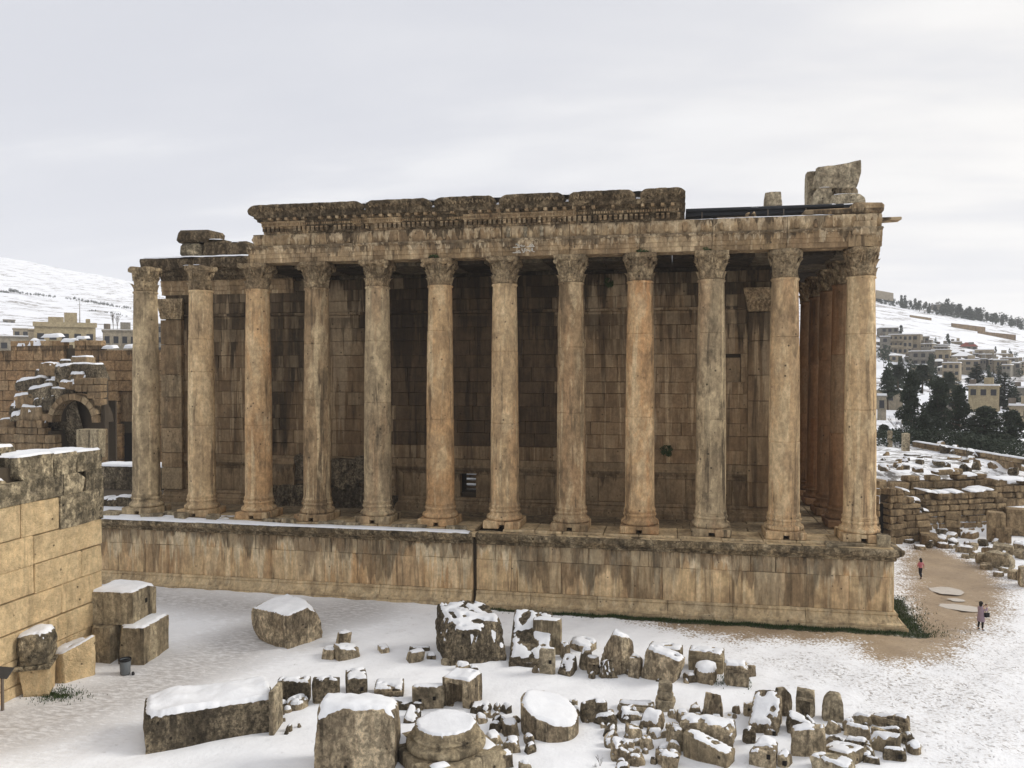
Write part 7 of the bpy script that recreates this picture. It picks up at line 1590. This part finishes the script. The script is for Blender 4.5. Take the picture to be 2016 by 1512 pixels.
# hedgerows and poplars on the mountain foot
lib(('hedge', 0), 10, 3.0, 'round', 260, 1.0, 41, 'pine')
for (pts, n, hp, d, lab, gp) in (([(2, 576), (36, 576)], 12, 8, 1000, 'grey tree of the upper hedgerow on the mountain slope', 'trees of the upper hedgerow'), ([(36, 577), (110, 585)], 18, 6, 1000, 'grey tree of the upper hedgerow on the mountain slope', 'trees of the upper hedgerow'), ([(127, 586), (165, 593), (205, 600), (258, 608)], 34, 6, 950, 'grey tree of the long slanting hedgerow behind the end column', 'trees of the long slanting hedgerow'), ([(176, 611), (189, 612)], 5, 4, 800, 'small shrub of the short hedges in the snowfield', 'shrubs of the short hedges'), ([(202, 613), (225, 616), (262, 626)], 14, 4, 780, 'small shrub of the short hedges in the snowfield', 'shrubs of the short hedges'), ([(0, 614), (34, 616)], 12, 7, 640, 'dark shrub by the low farm building', 'shrubs by the farm building'), ([(28, 652), (54, 652)], 8, 7, 310, 'grey shrub by the small grey house', 'shrubs by the grey house')):
    xs = [q[0] for q in pts]; ys = [q[1] for q in pts]
    for k in range(n):
        t = (k+rnd.uniform(0, .8))/n; px = xs[0]+(xs[-1]-xs[0])*t; yb = np.interp(px, xs, ys)+rnd.uniform(-1, 1); p, h = at_px(px, yb-hp*rnd.uniform(.6, 1.3), yb, d)
        gzv = ground_z(p[0], p[1]); place_tree('hedgerow_tree', ('hedge', 0), p[0], p[1], p[2]-1.2, (h/10*1.3, h/10*1.15), lab, gp, 'tree' if 'tree' in lab else 'shrub')
# bare trees: branching twigs
def bare_mesh(h, seed, n0=5, spread=.45, upright=False):
    rnd_ = random.Random(seed); m = MB()
    def br(p, d, L, r, lv):
        q = p+d*L; m.cyl(p, q, r, r*.65, 5 if lv < 2 else 3)
        if lv >= 4: return
        for k in range(3 if lv else n0):
            nd = (d+Vector((rnd_.uniform(-1, 1), rnd_.uniform(-1, 1), rnd_.uniform(-.2, .7)))*(spread if not upright else .18)).normalized(); br(p+d*L*rnd_.uniform(.5, 1), nd, L*rnd_.uniform(.5, .8), r*.55, lv+1)
    br(Vector((0, 0, -.3)), Vector((0, 0, 1)), h*.35, h*.014, 0); return me(m.v, m.f, M['twig'], False, 'branches')
for (px, yt, yb, d, lab, up) in ((223, 602, 650, 240, 'bare poplar, taller one of a pair behind the court wall', True), (231, 608, 650, 238, 'bare poplar, shorter one of a pair behind the court wall', True), (1936, 880, 935, 101, 'big bare shrub with many thin stems on the snowy field', False), (1958, 888, 932, 102, 'bare twiggy bush next to the big bare shrub', False), (1768, 800, 880, 140, 'grey bare tree in front of the small shed with snow roof', False), (1790, 806, 878, 138, 'grey bare tree next to the small shed with snow roof', False)):
    p, h = at_px(px, yt, yb, d); t = thing('bare_tree', lab, 'tree', tuple(p)); ob('branches', bare_mesh(h, px, 7 if up else 6, .6, up), t, (0, 0, 0), (0, 0, 0))
# dark hedge below the pines
V, Fc = [], []
for k in range(60):
    px = rnd.uniform(1722, 2040); yb = np.interp(px, (1720, 1850, 2040), (886, 882, 914)); p = gz(px, yb, 5.0); d = rnd.uniform(2, 14); p = p+np.array([.25, .95, 0])*d
    v, f = leaf_cloud([(p[0], p[1], p[2]+.9, rnd.uniform(1.5, 2.6), 1.6, rnd.uniform(.9, 1.5))], 260, .3, k, .2); n_ = len(V); V += v; Fc += [tuple(i+n_ for i in q) for q in f]
tag(mobj('undergrowth', V, Fc, M['pine']), kind='stuff')

# ------------------------------------------------------------------ plants on the temple, grass at its foot, weeds
def caper(loc, r, label, seed):
    V, Fc = leaf_cloud([(0, 0, 0, r, r*.6, r), (r*.3, -.1, -r*.5, r*.5, r*.4, r*.5)], 420, .13, seed, .4)
    tag(mobj('caper_bush', V, Fc, M['caper'], None, False, loc), label, 'bush')
q = gy(1312, 886, CY-.3); caper(tuple(q), .42, 'green caper bush growing out of the cella wall moulding', 3)
q = gy(1198, 556, CY-.3); caper(tuple(q), .35, 'dark bush hanging high on the cella wall between two columns', 4)
for i, (px, lab) in enumerate(((852, 'fourth capital from the fallen end'), (1262, 'capital below the last gutter stone'), (1386, 'capital left of the last gap before the corner'))):
    q = gy(px, 506, -1.0); q[2] = 23.12; V, Fc = leaf_cloud([(0, .1, .08, .34, .12, .13), (.25, .1, .02, .2, .1, .1)], 160, .11, 10+i, .5)
    tag(mobj('wall_weed', V, Fc, M['caper'], None, False, tuple(q)), 'dark tuft growing on top of the '+lab, 'bush')
V, Fc = [], []; rs = np.random.RandomState(4)
def blades(n, xf, yf, hm):
    for _ in range(n):
        x, y = xf(), yf(); h = hm*rs.uniform(.5, 1.3); a = rs.uniform(0, 6.28); w = .025; lx, ly = rs.normal(0, .05, 2); z = float(near_z(np.array(x), np.array(y))); i = len(V)
        V.extend([(x-w*math.cos(a), y-w*math.sin(a), z-.02), (x+w*math.cos(a), y+w*math.sin(a), z-.02), (x+lx, y+ly, z+h)]); Fc.append((i, i+1, i+2))
blades(5600, lambda: 2.4-27*rs.beta(1.3, 1.8), lambda: -2.40-abs(rs.normal(0, .28)), .15)
blades(2600, lambda: 2.45+abs(rs.normal(0, .9)), lambda: rs.uniform(-3, 6), .12)
blades(700, lambda: -40.3+rs.normal(0, .7), lambda: -20.1+rs.normal(0, .45), .12)
blades(300, lambda: rs.uniform(-9.6, -7.6), lambda: -12.2+rs.normal(0, .35), .1)
tag(mobj('grass', V, Fc, M['grass']), kind='stuff')
for i, (px, py) in enumerate(((1181, 1508), (1172, 1511))):
    g = gz(px, py); t = thing('dry_weed', ('dry weed stalk poking from the snow at the bottom edge', 'shorter dry weed stalk beside the other at the bottom edge')[i], 'weed', (g[0], g[1], 0)); ob('branches', bare_mesh(.9-.25*i, 60+i, 4, .5), t)

# ------------------------------------------------------------------ people
def skin_body(name, pts, edges, mat, parent, root=0, sub=2):
    """pts: (x, y, z, rx, ry)"""
    m = bpy.data.meshes.new(name); m.from_pydata([p[:3] for p in pts], edges, []); o = bpy.data.objects.new(name, m); col.objects.link(o)
    o.modifiers.new('s', 'SKIN'); s = o.modifiers.new('ss', 'SUBSURF'); s.levels = sub; s.render_levels = sub
    for i, p in enumerate(pts): m.skin_vertices[0].data[i].radius = (p[3], p[4]); m.skin_vertices[0].data[i].use_root = (i == root)
    bpy.context.view_layer.update(); dg = bpy.context.evaluated_depsgraph_get(); nm = bpy.data.meshes.new_from_object(o.evaluated_get(dg)); bpy.data.objects.remove(o)
    nm.materials.clear(); nm.materials.append(M[mat]); nm.polygons.foreach_set('use_smooth', [True]*len(nm.polygons)); return ob(name, nm, parent)
def ball(name, c, r, mat, parent, sc=(1, 1, 1)):
    bm = bmesh.new(); bmesh.ops.create_uvsphere(bm, u_segments=18, v_segments=12, radius=r); 
    for v in bm.verts: v.co = Vector((v.co.x*sc[0], v.co.y*sc[1], v.co.z*sc[2]))
    m = bpy.data.meshes.new(name); bm.to_mesh(m); bm.free(); m.materials.append(M[mat]); m.polygons.foreach_set('use_smooth', [True]*len(m.polygons)); return ob(name, m, parent, c)
def hand(pts, edges, w, d, up, s=1.0):
    """adds palm and five short bent fingers to a skeleton, from wrist index w along direction d"""
    d = Vector(d).normalized(); u = Vector(up); u = (u-d*u.dot(d)).normalized(); p0 = Vector(pts[w][:3]); palm = p0+d*.075*s
    pts.append((*palm, .036*s, .02*s)); ip = len(pts)-1; edges.append((w, ip))
    for k, L in enumerate((.060, .070, .066, .052)):
        b = palm+u*(.027-.018*k)*s+d*.02*s; e = b+d*L*.6*s; cr = d.cross(u)
        pts.append((*b, .0095*s, .0095*s)); pts.append((*(e+cr*.012*s), .0085*s, .0085*s)); pts.append((*(e+d*L*.35*s+cr*.03*s), .0075*s, .0075*s)); n_ = len(pts); edges.extend([(ip, n_-3), (n_-3, n_-2), (n_-2, n_-1)])
    t1 = p0+d*.035*s+u*.04*s; pts.append((*t1, .012*s, .012*s)); pts.append((*(t1+d*.045*s+u*.012*s), .009*s, .009*s)); n_ = len(pts); edges.extend([(w, n_-2), (n_-2, n_-1)])
def face(e, c, fd, s=1.0):
    fd = Vector(fd).normalized(); sd = Vector((-fd.y, fd.x, 0)); c = Vector(c)
    for k in (-1, 1): ball('eye', c+fd*.088*s+sd*.033*k*s+Vector((0, 0, .005)), .011*s, 'black', e)
    m = MB(); m.cyl(c+fd*.085*s+Vector((0, 0, .01)), c+fd*.118*s+Vector((0, 0, -.03)), .008*s, .016*s, 7); m.obj('nose', M['skin'], e, True)
    m = MB(); m.cyl(c+fd*.088*s-sd*.022*s+Vector((0, 0, -.058)), c+fd*.088*s+sd*.022*s+Vector((0, 0, -.058)), .007*s, .007*s, 6); m.obj('mouth', M['pink'], e, True)
    for k in (-1, 1): ball('ear', c+sd*.078*k*s-fd*.005, .024*s, 'skin', e, (.7, .7, 1.2))
# woman photographing the temple corner
g = gz(1931, 1239.5); gzv = float(near_z(np.array(g[0]), np.array(g[1])))
P_ = thing('person', 'person in a knee-length lilac coat and dark cap raising a phone beside the puddles', 'person', (g[0], g[1], gzv), None, R(-58))
# local +Y is the way the person faces
pts = [(0, 0, .90, .13, .11), (0, 0, 1.10, .125, .10), (0, -.01, 1.30, .15, .105), (0, 0, 1.40, .085, .07), (0, .01, 1.47, .052, .052), (0, .02, 1.55, .07, .078), (0, .025, 1.64, .078, .088),
       (.09, 0, .84, .085, .085), (.10, .02, .47, .058, .06), (.11, -.01, .10, .04, .042), (.115, .05, .045, .04, .034), (.118, .13, .035, .034, .025),
       (-.09, 0, .84, .085, .085), (-.12, .0, .47, .058, .06), (-.15, -.04, .10, .04, .042), (-.155, .02, .045, .04, .034), (-.16, .10, .035, .034, .025),
       (.19, 0, 1.38, .055, .055), (.26, .14, 1.22, .044, .044), (.14, .34, 1.42, .032, .032),
       (-.19, 0, 1.38, .055, .055), (-.25, .15, 1.20, .044, .044), (-.10, .34, 1.38, .032, .032)]
ed = [(0, 1), (1, 2), (2, 3), (3, 4), (4, 5), (5, 6), (0, 7), (7, 8), (8, 9), (9, 10), (10, 11), (0, 12), (12, 13), (13, 14), (14, 15), (15, 16), (2, 17), (17, 18), (18, 19), (2, 20), (20, 21), (21, 22)]
hand(pts, ed, 19, (-.5, .45, .8), (0, -.6, .6)); hand(pts, ed, 22, (.5, .45, .8), (0, -.6, .6))
skin_body('body', pts, ed, 'skin', P_)
m = MB(); m.lathe([(.235, .56), (.225, .75), (.20, .95), (.175, 1.08), (.20, 1.28), (.205, 1.37), (.12, 1.44), (.07, 1.475)], 22, False); m.v = [(x, y*.74, z) for x, y, z in m.v]; m.obj('coat', M['lilac'], P_, True)
sl = [(.17, 0, 1.37, .075, .07), (.265, .14, 1.22, .062, .062), (.16, .31, 1.39, .05, .05)]
skin_body('sleeve', sl, [(0, 1), (1, 2)], 'lilac', P_); skin_body('sleeve', [(-.17, 0, 1.37, .075, .07), (-.255, .15, 1.20, .062, .062), (-.12, .31, 1.355, .05, .05)], [(0, 1), (1, 2)], 'lilac', P_)
for s in (1, -1):
    a = pts[8] if s > 0 else pts[13]; b = pts[9] if s > 0 else pts[14]
    skin_body('legging', [(.09*s, 0, .80, .098, .098), (a[0], a[1], a[2], .07, .072), (b[0], b[1], b[2]+.02, .05, .052)], [(0, 1), (1, 2)], 'black', P_)
    f_ = pts[10] if s > 0 else pts[15]; t_ = pts[11] if s > 0 else pts[16]
    skin_body('shoe', [(b[0], b[1]-.02, .11, .055, .055), (f_[0], f_[1], .05, .052, .045), (t_[0], t_[1]+.02, .04, .045, .032)], [(0, 1), (1, 2)], 'black', P_)
face(P_, (0, .02, 1.61), (0, 1, 0)); ball('cap', (0, .0, 1.65), .118, 'hair', P_, (.98, 1.02, .92)); ball('hair', (0, -.03, 1.55), .10, 'hair', P_, (.98, .85, 1.3))
def held(name, label, cat, loc, rz, build):
    a = P_.matrix_world if False else Matrix.Translation(P_.location) @ Matrix.Rotation(P_.rotation_euler.z, 4, 'Z'); p = a @ Vector(loc); t = thing(name, label, cat, tuple(p), None, P_.rotation_euler.z+rz); build(t)
def phone(t):
    m = MB(); m.box(-.075, .075, -.006, .006, -.04, .04); m.obj('case', M['black'], t); m = MB(); m.box(-.068, .068, -.0075, -.0062, -.034, .034); m.obj('screen', M['window'], t)
held('phone', 'black phone held up in both hands by the person in the lilac coat', 'phone', (.02, .40, 1.50), 0, phone)
def bag(t):
    P, Fc = rock_shape('block', .15, .32, .26, 5, 6, rough=.03, chips=0, round_=.2); mobj('bag_body', P, Fc, M['black'], t, True)
    m = MB(); n_ = 10
    for i in range(n_):
        a0, a1 = math.pi*i/n_, math.pi*(i+1)/n_; m.cyl((-.02, .12*math.cos(a0), .12+.2*math.sin(a0)), (-.02, .12*math.cos(a1), .12+.2*math.sin(a1)), .012, .012, 6)
    m.obj('bag_strap', M['black'], t)
held('handbag', 'black handbag hanging at the hip of the person in the lilac coat', 'handbag', (.26, .16, .98), 0, bag)
# girl walking towards the ruins
g = gz(1812, 1139.5); gzv = float(near_z(np.array(g[0]), np.array(g[1]))); S = 1.52/1.7
Q_ = thing('person', 'person in pink top and dark trousers with loose black hair walking beside the podium corner', 'person', (g[0], g[1], gzv), None, R(24)); Q_.scale = (S, S, S)
pts = [(0, 0, .90, .12, .10), (0, 0, 1.10, .11, .085), (0, 0, 1.30, .14, .095), (0, 0, 1.40, .08, .065), (0, .01, 1.47, .05, .05), (0, .02, 1.55, .068, .076), (0, .025, 1.63, .076, .086),
       (.085, 0, .84, .085, .085), (.09, .06, .47, .058, .06), (.085, -.02, .10, .04, .042), (.09, .05, .05, .04, .034), (.09, .12, .035, .034, .025),
       (-.085, 0, .84, .085, .085), (-.09, -.02, .47, .058, .06), (-.085, -.22, .14, .04, .042), (-.09, -.17, .06, .04, .034), (-.09, -.10, .03, .034, .025),
       (.175, 0, 1.37, .05, .05), (.27, -.05, 1.14, .04, .04), (.34, .02, .92, .03, .03),
       (-.175, 0, 1.37, .05, .05), (-.22, .03, 1.12, .04, .04), (-.20, .15, .92, .03, .03)]
ed = [(0, 1), (1, 2), (2, 3), (3, 4), (4, 5), (5, 6), (0, 7), (7, 8), (8, 9), (9, 10), (10, 11), (0, 12), (12, 13), (13, 14), (14, 15), (15, 16), (2, 17), (17, 18), (18, 19), (2, 20), (20, 21), (21, 22)]
hand(pts, ed, 19, (.1, .1, -1), (0, 1, 0)); hand(pts, ed, 22, (0, .3, -1), (0, 1, 0))
skin_body('body', pts, ed, 'skin', Q_)
m = MB(); m.lathe([(.175, .93), (.16, 1.05), (.155, 1.12), (.185, 1.28), (.19, 1.36), (.11, 1.43), (.065, 1.46)], 22, False); m.v = [(x, y*.72, z) for x, y, z in m.v]; m.obj('top', M['pink'], Q_, True)
skin_body('sleeve', [(.16, 0, 1.36, .066, .062), (.275, -.05, 1.14, .052, .052), (.31, -.02, 1.02, .045, .045)], [(0, 1), (1, 2)], 'pink', Q_); skin_body('sleeve', [(-.16, 0, 1.36, .066, .062), (-.225, .03, 1.12, .052, .052), (-.215, .08, 1.02, .045, .045)], [(0, 1), (1, 2)], 'pink', Q_)
m = MB(); m.lathe([(.165, .78), (.172, .86), (.155, .96)], 20, False); m.v = [(x, y*.74, z) for x, y, z in m.v]; m.obj('trousers', M['dtrouser'], Q_, True)
for s in (1, -1):
    a = pts[8] if s > 0 else pts[13]; b = pts[9] if s > 0 else pts[14]
    skin_body('trouser_leg', [(.085*s, 0, .86, .098, .098), (a[0], a[1], a[2], .076, .078), (b[0], b[1], b[2], .062, .064)], [(0, 1), (1, 2)], 'dtrouser', Q_)
    f_ = pts[10] if s > 0 else pts[15]; t_ = pts[11] if s > 0 else pts[16]
    skin_body('shoe', [(b[0], b[1]-.02, b[2]-.02, .05, .05), (f_[0], f_[1], f_[2], .05, .043), (t_[0], t_[1]+.02, t_[2]+.005, .043, .03)], [(0, 1), (1, 2)], 'black', Q_)
face(Q_, (0, .02, 1.61), (0, 1, 0)); ball('hair', (0, -.025, 1.61), .115, 'hair', Q_, (1.05, 1.0, 1.05)); ball('hair', (0, -.075, 1.48), .10, 'hair', Q_, (1.2, .6, 1.5))
# ------------------------------------------------------------------ the air
HAZE = .00019
mb = MB(); mb.box(-4200, 4200, -900, 4600, -8, 470); hz = mb.obj('haze', None); tag(hz, kind='stuff')
hm = bpy.data.materials.new('haze_air'); hm.use_nodes = True; hk = NT(hm.node_tree); hk.n.clear()
_v = hk.node('ShaderNodeVolumePrincipled'); _v.inputs['Color'].default_value = (.93, .94, .96, 1); _v.inputs['Density'].default_value = HAZE; _v.inputs['Anisotropy'].default_value = .0
_o = hk.node('ShaderNodeOutputMaterial'); hk.l.new(_v.outputs[0], _o.inputs['Volume']); hz.data.materials.append(hm)
